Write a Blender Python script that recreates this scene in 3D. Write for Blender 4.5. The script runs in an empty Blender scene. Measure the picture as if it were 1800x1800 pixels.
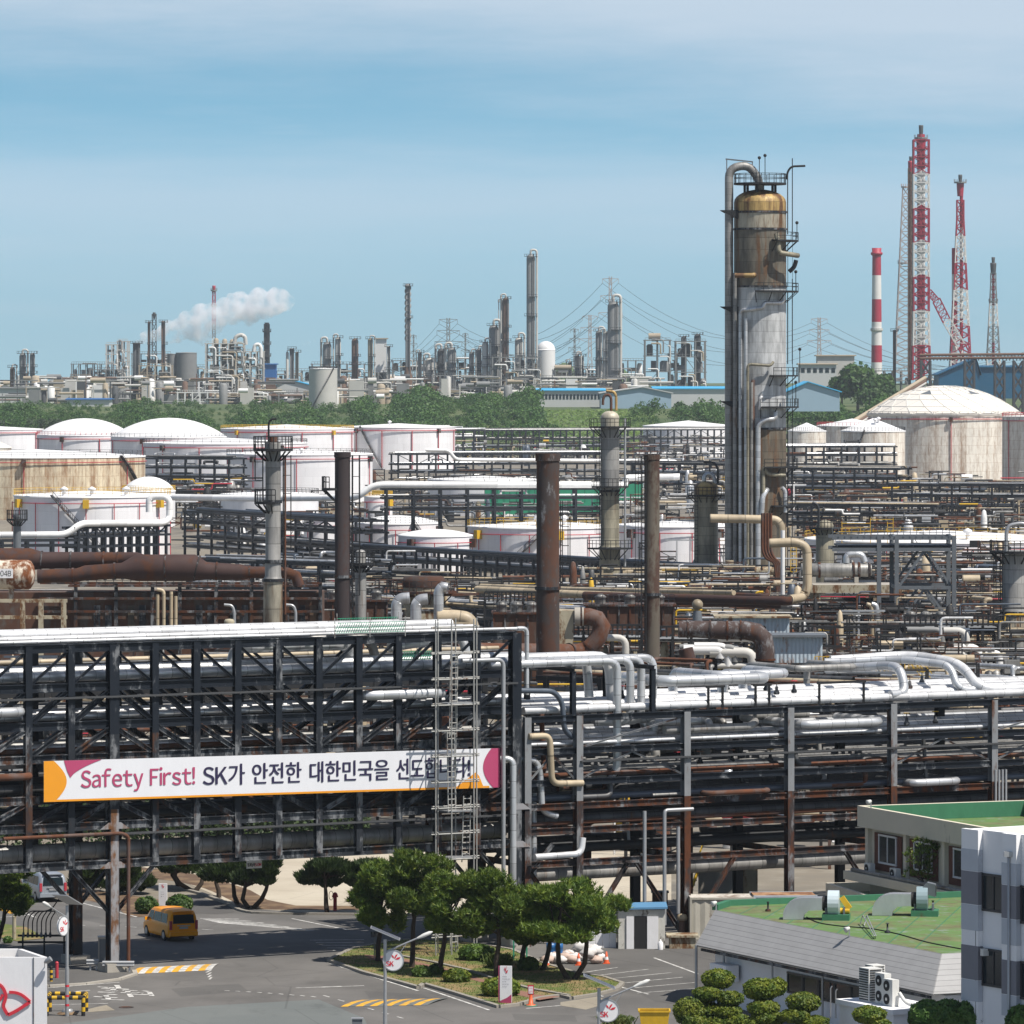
import bpy, math, random
from mathutils import Vector, Matrix
rnd=random.Random(11)
S=bpy.context.scene
COL=S.collection
V=Vector
F, CAMH, HY=9300.0, 35.0, 660.0
UP=V((0, 0, 1))
def P(px, py, d):
 return V(((px-900)*d/F, d, CAMH-(py-HY)*d/F))
def G(px, py, z=0.0):
 d=F*(CAMH-z)/(py-HY)
 return V(((px-900)*d/F, d, z))
def XD(px, d):return(px-900)*d/F
def ZD(py, d):return CAMH-(py-HY)*d/F
BASE={}
def _props(o, label=None, cat=None, group=None, kind=None):
 if label:o['label']=label
 if cat:o['category']=cat
 if group:o['group']=group
 if kind:o['kind']=kind
 return o
def thing(name, label, cat, loc, group=None, rz=0.0):
 o=bpy.data.objects.new(name, None);COL.objects.link(o)
 o.empty_display_size=.3
 o.location=V(loc);o.rotation_euler=(0, 0, rz)
 BASE[o.name]=V(loc)
 return _props(o, label, cat, group)
def dup(root, loc, rz=None, label=None, group=None, scale=None):
 r=root.copy();COL.objects.link(r);r.location=V(loc)
 if rz is not None:r.rotation_euler=(0, 0, rz)
 if label:r['label']=label
 if group:r['group']=group
 if scale:r.scale=scale if hasattr(scale, '__len__')else(scale, )*3
 for ch in list(root.children):
  c=ch.copy();COL.objects.link(c);c.parent=r
  for g in ch.children:
   q=g.copy();COL.objects.link(q);q.parent=c
 return r
class MB:
 """collects faces in world coordinates; build() links them as one mesh object"""
 def __init__(s):s.v=[];s.f=[];s.sm=[];s.uv=[];s.mi=[];s.cur=0
 def add(s, vs, fs, sm=False, uvs=None):
  b=len(s.v);s.v.extend([tuple(p)for p in vs])
  for k, f in enumerate(fs):
   s.f.append(tuple(b+i for i in f));s.sm.append(sm);s.mi.append(s.cur)
   s.uv.append(uvs[k]if uvs else None)
  return s
 def quad(s, *ps):return s.add(ps, [tuple(range(len(ps)))])
 def box(s, c, sz, rz=0.0):
  c=V(c);hx, hy, hz=sz[0]/2, sz[1]/2, sz[2]/2
  M=Matrix.Rotation(rz, 3, 'Z')
  vs=[c+M@V((x, y, z))for z in(-hz, hz)for x, y in((-hx, -hy), (hx, -hy), (hx, hy), (-hx, hy))]
  return s.add(vs, [(3, 2, 1, 0), (4, 5, 6, 7), (0, 1, 5, 4), (1, 2, 6, 5), (2, 3, 7, 6), (3, 0, 4, 7)])
 def base_box(s, c, sz, rz=0.0):
  return s.box(V(c)+V((0, 0, sz[2]/2)), sz, rz)
 def bar(s, p, q, w, h=None, side=None):
  p, q=V(p), V(q);h=h or w;t=(q-p)
  if t.length<1e-6:return s
  t.normalize()
  sd=V(side)if side is not None else(t.cross(UP)if abs(t.z)<.98 else V((1, 0, 0)))
  sd=(sd-t*sd.dot(t)).normalized();u=sd.cross(t).normalized()
  a, b=sd*w/2, u*h/2
  vs=[p-a-b, p+a-b, p+a+b, p-a+b, q-a-b, q+a-b, q+a+b, q-a+b]
  return s.add(vs, [(0, 1, 2, 3), (7, 6, 5, 4), (4, 5, 1, 0), (5, 6, 2, 1), (6, 7, 3, 2), (7, 4, 0, 3)])
 def ibar(s, p, q, w, h, side=None, t=.03):
  p, q=V(p), V(q);d=(q-p).normalized()
  sd=V(side)if side is not None else(d.cross(UP)if abs(d.z)<.98 else V((1, 0, 0)))
  sd=(sd-d*sd.dot(d)).normalized();u=sd.cross(d).normalized()
  o=u*(h/2-t/2)
  s.bar(p+o, q+o, w, t, sd);s.bar(p-o, q-o, w, t, sd);s.bar(p, q, t, h-2*t-.002, sd)
  return s
 def tube(s, pts, r, n=10, cap=True, fil=None, seg=5):
  pts=[V(p)for p in pts]
  if fil and len(pts)>2:
   out=[pts[0]]
   for i in range(1, len(pts)-1):
    a, b, c=pts[i-1], pts[i], pts[i+1]
    d1, d2=(a-b), (c-b)
    L=min(fil, d1.length*.49, d2.length*.49)
    if d1.length<1e-6 or d2.length<1e-6:continue
    d1.normalize();d2.normalize()
    if d1.dot(d2)<-.999:out.append(b);continue
    p0, p1=b+d1*L, b+d2*L
    for k in range(seg+1):
     t=k/seg
     out.append(p0*(1-t)**2+b*2*t*(1-t)+p1*t*t)
   out.append(pts[-1]);pts=out
  rs=r if hasattr(r, '__len__')else[r]*len(pts)
  rings=[];L=0.0;ls=[]
  ref=None
  for i, p in enumerate(pts):
   t=(pts[min(i+1, len(pts)-1)]-pts[max(i-1, 0)])
   if t.length<1e-9:t=UP.copy()
   t.normalize()
   if ref is None:
    ref=t.cross(UP)if abs(t.z)<.9 else t.cross(V((0, 1, 0)))
   ref=(ref-t*ref.dot(t));ref.normalize()
   b=t.cross(ref)
   if i:L+=(p-pts[i-1]).length
   ls.append(L)
   rings.append([p+(ref*math.cos(2*math.pi*k/n)+b*math.sin(2*math.pi*k/n))*rs[i]for k in range(n)])
  vs=[q for ring in rings for q in ring];fs=[];uv=[]
  for i in range(len(rings)-1):
   for k in range(n):
    k2=(k+1)%n
    fs.append((i*n+k, i*n+k2, (i+1)*n+k2, (i+1)*n+k))
    uv.append(((k/n, ls[i]), ((k+1)/n, ls[i]), ((k+1)/n, ls[i+1]), (k/n, ls[i+1])))
  s.add(vs, fs, True, uv)
  if cap:
   s.add(rings[0], [tuple(reversed(range(n)))]);s.add(rings[-1], [tuple(range(n))])
  return s
 def lathe(s, prof, c, n=24, sm=True, a0=0.0, a1=None):
  c=V(c);full=a1 is None;a1=a0+2*math.pi if full else a1
  m=n if full else n+1
  vs=[];ls=[];L=0.0
  for i, (r, z)in enumerate(prof):
   if i:L+=math.hypot(r-prof[i-1][0], z-prof[i-1][1])
   ls.append(L)
   for k in range(m):
    a=a0+(a1-a0)*k/n
    vs.append(c+V((r*math.cos(a), r*math.sin(a), z)))
  fs=[];uv=[]
  for i in range(len(prof)-1):
   for k in range(n):
    k2=(k+1)%m if full else k+1
    fs.append((i*m+k, i*m+k2, (i+1)*m+k2, (i+1)*m+k))
    uv.append(((k/n, ls[i]), ((k+1)/n, ls[i]), ((k+1)/n, ls[i+1]), (k/n, ls[i+1])))
  return s.add(vs, fs, sm, uv)
 def ball(s, c, r, n=12, m=7, jit=0.0, rg=None):
  c=V(c);r=r if hasattr(r, '__len__')else(r, r, r);vs=[]
  for i in range(m+1):
   ph=math.pi*i/m
   for k in range(n):
    th=2*math.pi*k/n
    j=1+(rg.uniform(-jit, jit)if rg else 0)
    vs.append(c+V((r[0]*math.sin(ph)*math.cos(th)*j, r[1]*math.sin(ph)*math.sin(th)*j, r[2]*math.cos(ph)*j)))
  fs=[(i*n+k, (i+1)*n+k, (i+1)*n+(k+1)%n, i*n+(k+1)%n)for i in range(m)for k in range(n)]
  return s.add(vs, fs, True)
 def prism(s, poly, z0, z1):
  n=len(poly)
  vs=[V((p[0], p[1], z0))for p in poly]+[V((p[0], p[1], z1))for p in poly]
  return s.add(vs, [tuple(reversed(range(n))), tuple(range(n, 2*n))]+[(i, (i+1)%n, n+(i+1)%n, n+i)for i in range(n)])
 def slab(s, pts, vec):
  n=len(pts);vec=V(vec)
  vs=[V(p)for p in pts]+[V(p)+vec for p in pts]
  return s.add(vs, [tuple(reversed(range(n))), tuple(range(n, 2*n))]+[(i, (i+1)%n, n+(i+1)%n, n+i)for i in range(n)])
 def build(s, name, mat, parent=None, label=None, cat=None, group=None, kind=None, base=None):
  if not s.v:return None
  if parent is not None:
   o0=BASE[parent.name]
  elif base is not None:o0=V(base)
  else:
   xs=[p[0]for p in s.v];ys=[p[1]for p in s.v];zs=[p[2]for p in s.v]
   o0=V(((min(xs)+max(xs))/2, (min(ys)+max(ys))/2, min(zs)))
  me=bpy.data.meshes.new(name)
  me.from_pydata([(p[0]-o0.x, p[1]-o0.y, p[2]-o0.z)for p in s.v], [], s.f)
  me.polygons.foreach_set('use_smooth', s.sm)
  if any(u is not None for u in s.uv):
   ul=me.uv_layers.new(name='UVMap');data=[]
   for f, u in zip(s.f, s.uv):
    if u is None:data.extend([0.0, 0.3]*len(f))
    else:
     for q in u:data.extend(q)
   ul.data.foreach_set('uv', data)
  for m in(mat if isinstance(mat, (list, tuple))else[mat]):me.materials.append(m)
  if isinstance(mat, (list, tuple)):me.polygons.foreach_set('material_index', s.mi)
  me.update()
  o=bpy.data.objects.new(name, me);COL.objects.link(o)
  if parent is not None:o.parent=parent;BASE[o.name]=o0
  else:o.location=o0;BASE[o.name]=o0
  return _props(o, label, cat, group, kind)
class NT:
 def __init__(s, name):
  s.m=bpy.data.materials.new(name);s.m.use_nodes=True
  s.t=s.m.node_tree;s.b=s.t.nodes['Principled BSDF'];s.out=s.t.nodes['Material Output']
  s._pos=None
 def n(s, typ, **kw):
  o=s.t.nodes.new(typ)
  for k, v in kw.items():
   if k in o.inputs:s.set(o.inputs[k], v)
   else:setattr(o, k, v)
  return o
 def set(s, inp, v):
  if hasattr(v, 'is_linked')or isinstance(v, bpy.types.NodeSocket):s.t.links.new(v, inp)
  else:inp.default_value=v
 def pos(s):
  if s._pos is None:s._pos=s.n('ShaderNodeNewGeometry').outputs['Position']
  return s._pos
 def math(s, op, a, b=0.0, c=0.0, clamp=False):
  o=s.n('ShaderNodeMath', operation=op, use_clamp=clamp)
  s.set(o.inputs[0], a);s.set(o.inputs[1], b);s.set(o.inputs[2], c);return o.outputs[0]
 def noise(s, scale, stretch=(1, 1, 1), detail=4, rough=.6, vec=None, w=0.0):
  mp=s.n('ShaderNodeMapping');s.set(mp.inputs['Vector'], vec or s.pos());mp.inputs['Scale'].default_value=stretch
  mp.inputs['Location'].default_value=(w, w*1.7, w*.3)
  o=s.n('ShaderNodeTexNoise');s.set(o.inputs['Vector'], mp.outputs[0])
  o.inputs['Scale'].default_value=scale;o.inputs['Detail'].default_value=detail;o.inputs['Roughness'].default_value=rough
  return o.outputs['Fac']
 def ramp(s, fac, lo, hi):
  o=s.n('ShaderNodeMapRange', interpolation_type='SMOOTHSTEP');s.set(o.inputs[0], fac)
  o.inputs[1].default_value=lo;o.inputs[2].default_value=hi;return o.outputs[0]
 def mix(s, fac, a, b, mode='MIX'):
  o=s.n('ShaderNodeMix', data_type='RGBA', blend_type=mode);s.set(o.inputs[0], fac)
  s.set(o.inputs[6], a if not isinstance(a, tuple)else(*a[:3], 1));s.set(o.inputs[7], b if not isinstance(b, tuple)else(*b[:3], 1))
  return o.outputs[2]
 def val(s, col, k):
  o=s.n('ShaderNodeHueSaturation');s.set(o.inputs['Value'], k);s.set(o.inputs['Color'], col if not isinstance(col, tuple)else(*col[:3], 1));return o.outputs[0]
 def uv(s):
  o=s.n('ShaderNodeSeparateXYZ');u=s.n('ShaderNodeUVMap');s.set(o.inputs[0], u.outputs[0]);return o.outputs
 def done(s, col, rough=.6, metal=0.0, bump=None, bs=.3, spec=None):
  s.set(s.b.inputs['Base Color'], (*col[:3], 1)if isinstance(col, tuple)else col)
  s.set(s.b.inputs['Roughness'], rough);s.set(s.b.inputs['Metallic'], metal)
  if spec is not None:s.b.inputs['Specular IOR Level'].default_value=spec
  if bump is not None:
   o=s.n('ShaderNodeBump', Strength=bs);o.inputs['Distance'].default_value=.05;s.set(o.inputs['Height'], bump);s.set(s.b.inputs['Normal'], o.outputs[0])
  return s.m
RUST=(.16, .06, .022);RUSTD=(.055, .025, .015)
def m_plain(name, col, rough=.55, metal=0.0, var=.18, scale=1.3):
 n=NT(name);k=n.math('MULTIPLY_ADD', n.noise(scale), var*2, 1-var)
 return n.done(n.val(col, k), rough, metal)
def m_rusty(name, col, amt=.5, scale=.7, rough=.6, rust=RUST, streak=.22, metal=0.0, var=.25, spec=None, chalk=0.0):
 """painted steel whose paint gives way to rust in patches and vertical runs; amt 0..1"""
 n=NT(name)
 a=n.noise(scale, (1, 1, streak), 6, .65);b=n.noise(scale*4.3, (1, 1, .6), 4, .6)
 f=n.math('ADD', n.math('MULTIPLY', a, .7), n.math('MULTIPLY', b, .3))
 th=.72-.42*amt
 rf=n.ramp(f, th-.05, th+.07)
 k=n.math('MULTIPLY_ADD', n.noise(scale*2.2, (1, 1, .5)), var*2, 1-var)
 rc=n.mix(n.noise(scale*3), RUSTD, rust)
 c=n.val(col, k)
 if chalk:c=n.mix(n.math('MULTIPLY', n.ramp(n.noise(1.1, (1, 1, .4), 6, .7, w=9), .58-.2*chalk, .72-.2*chalk), .75), c, (.24, .25, .26))
 c=n.mix(rf, c, rc)
 return n.done(c, n.math('MULTIPLY_ADD', rf, .3, rough, True), metal, b, .25, spec)
def m_clad(name, col, seam=1.0, metal=.55, rough=.38, grime=.25, panels=0, rust=0.0, dark=.45, sw=.05):
 """insulation cladding: sheet rings with dark laps, weathering; uv y = metres along"""
 n=NT(name);uv=n.uv()
 fr=n.math('FRACT', n.math('DIVIDE', uv[1], seam))
 line=n.math('LESS_THAN', fr, sw)
 if panels:
  row=n.math('FLOOR', n.math('DIVIDE', uv[1], seam))
  fu=n.math('FRACT', n.math('ADD', n.math('MULTIPLY', uv[0], panels), n.math('MULTIPLY', row, .5)))
  line=n.math('MAXIMUM', line, n.math('LESS_THAN', fu, .035))
 ring=n.n('ShaderNodeTexWhiteNoise', noise_dimensions='1D');n.set(ring.inputs['W'], n.math('FLOOR', n.math('DIVIDE', uv[1], seam)))
 k=n.math('MULTIPLY_ADD', ring.outputs[0], .3, .8)
 st=n.noise(.9, (1, 1, .18), 5, .65)
 k=n.math('MULTIPLY', k, n.math('MULTIPLY_ADD', n.ramp(st, .35, .7), -grime, 1.0))
 k=n.math('MULTIPLY', k, n.math('MULTIPLY_ADD', line, -dark, 1.0))
 c=n.val(col, k)
 if rust:
  rf=n.ramp(n.noise(.55, (1, 1, .12), 6, .7, w=3.1), .66-.3*rust, .8-.3*rust)
  c=n.mix(rf, c, n.mix(n.noise(2.5), RUSTD, (.2, .1, .035)))
 return n.done(c, rough, metal, n.math('SUBTRACT', 1.0, line), .4)
M={}
M['steel_navy']=m_rusty('painted_steel_dark', (.011, .015, .022), .08, .5, .5, spec=.25, chalk=.15)
M['steel_worn']=m_rusty('worn_steel', (.022, .026, .032), .38, .8, .6, rust=(.10, .045, .022), spec=.2, chalk=.5)
M['steel_far']=m_plain('far_dark_steel', (.009, .013, .02), .6)
M['steel_light']=m_rusty('worn_light_steel', (.20, .21, .22), .40, .7, .6, rust=(.12, .05, .025))
M['plate_rust']=m_rusty('peeling_plate', (.26, .26, .27), .55, .6, .7, rust=(.22, .10, .035))
M['steel_grey']=m_rusty('grey_steel', (.13, .145, .16), .22, .6, .5)
M['steel_rust']=m_rusty('rusted_steel', (.035, .03, .03), .5, .8, .8, rust=(.13, .045, .02), spec=.2, chalk=.4)
M['steel_black']=m_plain('black_steel', (.009, .01, .012), .7)
M['galv']=m_plain('galvanised_steel', (.42, .43, .44), .42, .5)
M['clad']=m_clad('aluminium_cladding', (.62, .635, .65), 1.0, .5, .36, .2, sw=.045)
M['clad_bright']=m_clad('bright_cladding', (.76, .765, .77), 1.5, .25, .36, .26, dark=.5, sw=.03)
M['clad_old']=m_clad('weathered_cladding', (.34, .335, .32), 1.0, .3, .5, .45, rust=.25)
M['clad_white']=m_clad('white_pipe_cladding', (.85, .85, .84), 6.0, .0, .4, .08, dark=.2, sw=.015)
M['clad_tan']=m_clad('tan_pipe_cladding', (.50, .41, .28), 2.5, .0, .5, .25, rust=.12)
M['clad_dim']=m_clad('dull_grey_cladding', (.12, .122, .125), 1.0, .35, .5, .45, rust=.22)
M['pipe_rust']=m_rusty('rusty_pipe_steel', (.10, .062, .05), .62, .5, .75, rust=(.17, .06, .026), streak=.6)
M['pipe_brown']=m_rusty('brown_oxide_steel', (.058, .034, .031), .42, .35, .75, rust=(.13, .055, .03), streak=.5, spec=.25)
M['pipe_dark']=m_rusty('dark_pipe_steel', (.02, .023, .027), .25, .6, .5)
M['pipe_blue']=m_rusty('blue_grey_pipe', (.075, .095, .125), .12, .6, .42)
M['yellow']=m_rusty('yellow_paint', (.62, .38, .02), .12, 1.2, .5)
M['red_paint']=m_rusty('red_paint', (.45, .035, .055), .08, 1.2, .5)
M['green_net']=m_plain('green_netting', (.03, .28, .16), .8)
M['black']=m_plain('black_rubber', (.012, .012, .013), .7)
M['white_paint']=m_rusty('white_paint', (.78, .78, .79), .02, .5, .45, var=.06)
M['concrete']=m_rusty('stained_concrete', (.36, .335, .29), .12, .5, .85, rust=(.14, .1, .06))
M['concrete_rust']=m_rusty('rust_stained_concrete', (.40, .36, .26), .48, .8, .8, rust=(.22, .1, .03))
cam=bpy.data.cameras.new('camera');co=bpy.data.objects.new('camera', cam);COL.objects.link(co)
co.location=(0, 0, CAMH);co.rotation_euler=(math.radians(90), 0, 0)
cam.sensor_width=36;cam.lens=36*F/1800;cam.shift_y=-(900-HY)/1800
cam.clip_start=1;cam.clip_end=60000
S.camera=co
SUN_EL, SUN_AZ=math.radians(58), math.radians(125)
sd=V((math.sin(SUN_AZ)*math.cos(SUN_EL), math.cos(SUN_AZ)*math.cos(SUN_EL), math.sin(SUN_EL)))
sl=bpy.data.lights.new('sun', 'SUN');sl.energy=5.0;sl.angle=math.radians(.5);sl.color=(1, .94, .86)
so=bpy.data.objects.new('sun', sl);COL.objects.link(so)
so.rotation_euler=sd.to_track_quat('Z', 'Y').to_euler();so.location=(0, 0, 400)
W=bpy.data.worlds.new('World');S.world=W;W.use_nodes=True
wt=W.node_tree;bg=wt.nodes['Background']
def wn(typ, **kw):
 o=wt.nodes.new(typ)
 for k, v in kw.items():setattr(o, k, v)
 return o
tc=wn('ShaderNodeTexCoord');
mp0=wn('ShaderNodeMapping');mp0.inputs['Scale'].default_value=(1, 1, 2.6);mp0.inputs['Location'].default_value=(0, 0, .14)
wt.links.new(tc.outputs['Generated'], mp0.inputs[0])
nrm=wn('ShaderNodeVectorMath', operation='NORMALIZE');wt.links.new(mp0.outputs[0], nrm.inputs[0])
sky=wn('ShaderNodeTexSky', sky_type='NISHITA');sky.sun_disc=False
sky.sun_elevation=SUN_EL;sky.sun_rotation=SUN_AZ;sky.air_density=1.0;sky.dust_density=.6;sky.ozone_density=1.6;sky.altitude=30
wt.links.new(nrm.outputs[0], sky.inputs['Vector'])
def wm(op, a, b=0.0, c=0.0, clamp=False):
 o=wn('ShaderNodeMath', operation=op, use_clamp=clamp)
 for k, v in enumerate((a, b, c)):
  if isinstance(v, (int, float)):o.inputs[k].default_value=v
  else:wt.links.new(v, o.inputs[k])
 return o.outputs[0]
def wr(v, a, b, lo=0.0, hi=1.0):
 o=wn('ShaderNodeMapRange', interpolation_type='SMOOTHSTEP');wt.links.new(v, o.inputs[0])
 for k, q in enumerate((a, b, lo, hi)):o.inputs[k+1].default_value=q
 return o.outputs[0]
def wnoise(scale, stretch, detail, rough, loc):
 mp=wn('ShaderNodeMapping');mp.inputs['Scale'].default_value=stretch;mp.inputs['Location'].default_value=loc
 wt.links.new(tc.outputs['Generated'], mp.inputs[0]);nz=wn('ShaderNodeTexNoise');nz.inputs['Scale'].default_value=scale;nz.inputs['Detail'].default_value=detail;nz.inputs['Roughness'].default_value=rough
 wt.links.new(mp.outputs[0], nz.inputs['Vector']);return nz.outputs['Fac']
def wmix(f, a, b, mode='MIX'):
 o=wn('ShaderNodeMix', data_type='RGBA', blend_type=mode);wt.links.new(f, o.inputs[0])
 for k, v in((6, a), (7, b)):
  if isinstance(v, tuple):o.inputs[k].default_value=(*v, 1)
  else:wt.links.new(v, o.inputs[k])
 return o.outputs[2]
sp_=wn('ShaderNodeSeparateXYZ');wt.links.new(tc.outputs['Generated'], sp_.inputs[0]);dz, dx_=sp_.outputs[2], sp_.outputs[0]
low=wr(dz, .06, .2, 1.0, 0.0)
base=wmix(low, sky.outputs[0], (1.44, 1.98, 1.76), 'MULTIPLY')
base=wmix(wr(dz, .0, .03, 1.0, 0.0), base, (.80, .82, .86), 'MULTIPLY')
n1=wnoise(1.0, (9, 9, 70), 10, .62, (1.9, .4, .3));n2=wnoise(1.0, (6, 6, 60), 10, .62, (7.7, 2.0, 1.3))
e1_=wm('ADD', wm('MULTIPLY_ADD', dx_, .045, dz), wm('MULTIPLY_ADD', n1, .036, -.018))
veil=wr(e1_, .044, .072, 0, .85)
e2_=wm('ADD', dz, wm('MULTIPLY_ADD', n2, .03, -.015))
band=wm('MULTIPLY', wr(e2_, .010, .034), wr(e2_, .034, .052, .55, 0));wisps=wm('MULTIPLY', wr(n2, .48, .75), .42)
amt=wm('MAXIMUM', wm('MAXIMUM', veil, band), wisps)
amt=wm('MULTIPLY', wm('MULTIPLY', amt, wr(dz, .0, .02, .35, 1.0)), wr(dz, .09, .17, 1, .12))
mx=wmix(amt, base, (7.1, 8.4, 9.8))
mx=wmix(wr(dz, .004, .042, .5, 0.0), mx, (4.6, 6.1, 7.1))
wt.links.new(mx, bg.inputs['Color']);bg.inputs['Strength'].default_value=.07
S.view_settings.view_transform='Standard';S.view_settings.look='None'
S.view_settings.exposure=.26;S.view_settings.gamma=1.0;S.view_settings.use_curve_mapping=False
S.render.engine='CYCLES'
S.cycles.use_denoising=True
S.cycles.max_bounces=10;S.cycles.diffuse_bounces=2;S.cycles.glossy_bounces=3;S.cycles.transparent_max_bounces=8
S.cycles.volume_bounces=8
S.cycles.sample_clamp_indirect=4
def hgt(x, y):
 t=max(0.0, min(1.0, (y-2330)/520));t=t*t*(3-2*t)
 return 18.0*t+max(0.0, min(1.0, (y-2900)/600))*1.5+max(0.0, min(1.0, (y-3800)/1600))*6
gn=NT('ground_gravel')
c=gn.mix(gn.ramp(gn.noise(.03), .4, .62), (.20, .175, .135), (.13, .12, .105))
c=gn.mix(gn.ramp(gn.noise(.25, detail=6), .45, .7), c, (.26, .235, .19))
far=gn.n('ShaderNodeSeparateXYZ');gn.set(far.inputs[0], gn.pos())
ff=gn.ramp(far.outputs[1], 2250, 2350)
c=gn.mix(ff, c, gn.mix(gn.ramp(gn.noise(.02), .35, .65), (.05, .085, .025), (.09, .115, .04)))
M['ground']=gn.done(c, .95)
g=MB()
ys=[60, 150, 250, 350, 500, 800, 1300, 1900, 2300]+[2350+40*i for i in range(1, 15)]+[3000, 3500, 4500, 5500, 6500]
xs=[-2500, -1200, -700, -400, -200, 0, 200, 400, 700, 1200, 2500]
vs=[(x, y, hgt(x, y))for y in ys for x in xs];nx=len(xs)
g.add(vs, [(j*nx+i, j*nx+i+1, (j+1)*nx+i+1, (j+1)*nx+i)for j in range(len(ys)-1)for i in range(nx-1)])
g.build('ground', M['ground'], kind='structure', base=(0, 0, 0))
hz=MB();hz.box((0, 3250, 95), (5400, 6700, 192))
hv=bpy.data.materials.new('haze_air');hv.use_nodes=True
ht=hv.node_tree;ht.nodes.remove(ht.nodes['Principled BSDF'])
pv=ht.nodes.new('ShaderNodeVolumePrincipled');pv.inputs['Color'].default_value=(.78, .88, 1, 1);pv.inputs['Density'].default_value=.000035;pv.inputs['Anisotropy'].default_value=0
ht.links.new(pv.outputs[0], ht.nodes['Material Output'].inputs['Volume'])
if 1:hz.build('haze', hv, kind='stuff')
def asphalt(name, a, b, patch=.05):
 n=NT(name)
 c=n.mix(n.ramp(n.noise(.12, detail=5), .35, .68), a, b)
 k=n.math('MULTIPLY_ADD', n.noise(9, detail=3), .24, .88)
 k=n.math('MULTIPLY', k, n.math('MULTIPLY_ADD', n.ramp(n.noise(.5, (1, .35, 1), 5, .7, w=5), .55, .75), -.22, 1))
 vor=n.n('ShaderNodeTexVoronoi', feature='DISTANCE_TO_EDGE');n.set(vor.inputs['Vector'], n.pos());vor.inputs['Scale'].default_value=.11
 crack=n.math('LESS_THAN', vor.outputs['Distance'], .0045)
 k=n.math('MULTIPLY', k, n.math('MULTIPLY_ADD', crack, -.22, 1))
 return n.done(n.val(c, k), .9, 0, n.noise(14), .15)
M['road']=asphalt('road_asphalt', (.098, .094, .088), (.148, .141, .132))
M['asphalt_new']=asphalt('patched_asphalt', (.125, .138, .134), (.15, .162, .156))
M['lot']=asphalt('parking_asphalt', (.085, .082, .078), (.115, .111, .104))
M['yard']=asphalt('pale_concrete', (.40, .35, .27), (.48, .43, .34))
M['yard_dull']=asphalt('dull_concrete', (.25, .22, .17), (.32, .285, .22))
pn=NT('worn_white_line');pf=pn.ramp(pn.noise(2.2, detail=6), .4, .6)
M['line_white']=pn.done(pn.mix(pf, (.62, .61, .58), (.36, .355, .34)), .8)
pn=NT('worn_yellow_line');pf=pn.ramp(pn.noise(2.0, detail=6), .42, .68)
M['line_yellow']=pn.done(pn.mix(pf, (.70, .36, .02), (.38, .25, .08)), .8)
pn=NT('dry_lawn');c=pn.mix(pn.ramp(pn.noise(.45, detail=6), .42, .62), (.10, .13, .025), (.235, .165, .075));k=pn.math('MULTIPLY_ADD', pn.noise(8), .6, .7)
M['lawn']=pn.done(pn.val(c, k), .95, 0, pn.noise(10), .5)
pn=NT('brown_soil');c=pn.mix(pn.ramp(pn.noise(.6, detail=6), .4, .65), (.10, .06, .035), (.20, .135, .075))
M['soil']=pn.done(c, .95)
pn=NT('red_brick_path');br=pn.n('ShaderNodeTexBrick');pn.set(br.inputs['Vector'], pn.pos());br.inputs['Scale'].default_value=4.0
br.inputs['Color1'].default_value=(.22, .10, .07, 1);br.inputs['Color2'].default_value=(.27, .135, .095, 1);br.inputs['Mortar'].default_value=(.17, .11, .085, 1)
M['brick_path']=pn.done(br.outputs[0], .9)
M['kerb']=m_rusty('kerb_concrete', (.27, .25, .215), .1, .7, .9, rust=(.12, .1, .07))
def gpoly(px, z):return[G(x, y, 0).xy.to_tuple()+(z, )for x, y in px]
def sheet(name, px, mat, z, kind='structure', thick=None):
 m=MB();p=gpoly(px, z)
 if thick:m.prism(p, z-thick, z)
 else:
  a=sum(p[i][0]*p[(i+1)%len(p)][1]-p[(i+1)%len(p)][0]*p[i][1]for i in range(len(p)))
  m.quad(*(p if a>0 else p[::-1]))
 return m.build(name, mat, kind=kind)
def smooth(px, n=4):
 out=[]
 for i in range(len(px)-1):
  p0, p1, p2, p3=px[max(i-1, 0)], px[i], px[i+1], px[min(i+2, len(px)-1)]
  for k in range(n):
   t=k/n
   out.append(tuple(.5*((2*p1[j])+(-p0[j]+p2[j])*t+(2*p0[j]-5*p1[j]+4*p2[j]-p3[j])*t*t+(-p0[j]+3*p1[j]-3*p2[j]+p3[j])*t**3)for j in(0, 1)))
 return out+[px[-1]]
def kerb(pts_px, name='kerb', w=.28, h=.14, z0=0.0, closed=False, mat=None):
 m=MB();P3=[G(x, y)for x, y in pts_px]
 if closed:P3.append(P3[0])
 for a, b in zip(P3, P3[1:]):
  m.bar(a+V((0, 0, z0+h/2)), b+V((0, 0, z0+h/2)), w, h)
 return m.build(name, mat or M['kerb'], kind='structure')
def stripe(m, a, b, w, z):
 p, q=G(*a), G(*b);t=(q-p).normalized();s=V((-t.y, t.x, 0))*w/2;dz=V((0, 0, z))
 m.quad(p-s+dz, q-s+dz, q+s+dz, p+s+dz)
m=MB();m.quad((-70, 215, .004), (90, 215, .004), (90, 352, .004), (-70, 352, .004));m.build('road', M['road'], kind='structure', base=(0, 0, 0))
sheet('concrete_yard', [(200, 1497), (1180, 1497), (1180, 1585), (900, 1608), (640, 1606), (560, 1605), (480, 1600), (420, 1596), (370, 1570), (300, 1540), (240, 1520)], M['yard'], .008)
kerb(smooth([(300, 1560), (352, 1572), (400, 1590), (428, 1603), (480, 1607), (650, 1609), (900, 1611)]))
sheet('soil_strip', smooth([(235, 1545), (300, 1548), (360, 1562), (408, 1584), (440, 1598), (650, 1600)])+[(650, 1593), (520, 1592), (470, 1582), (440, 1565), (380, 1545), (300, 1528), (235, 1525)], M['soil'], .012)
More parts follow.
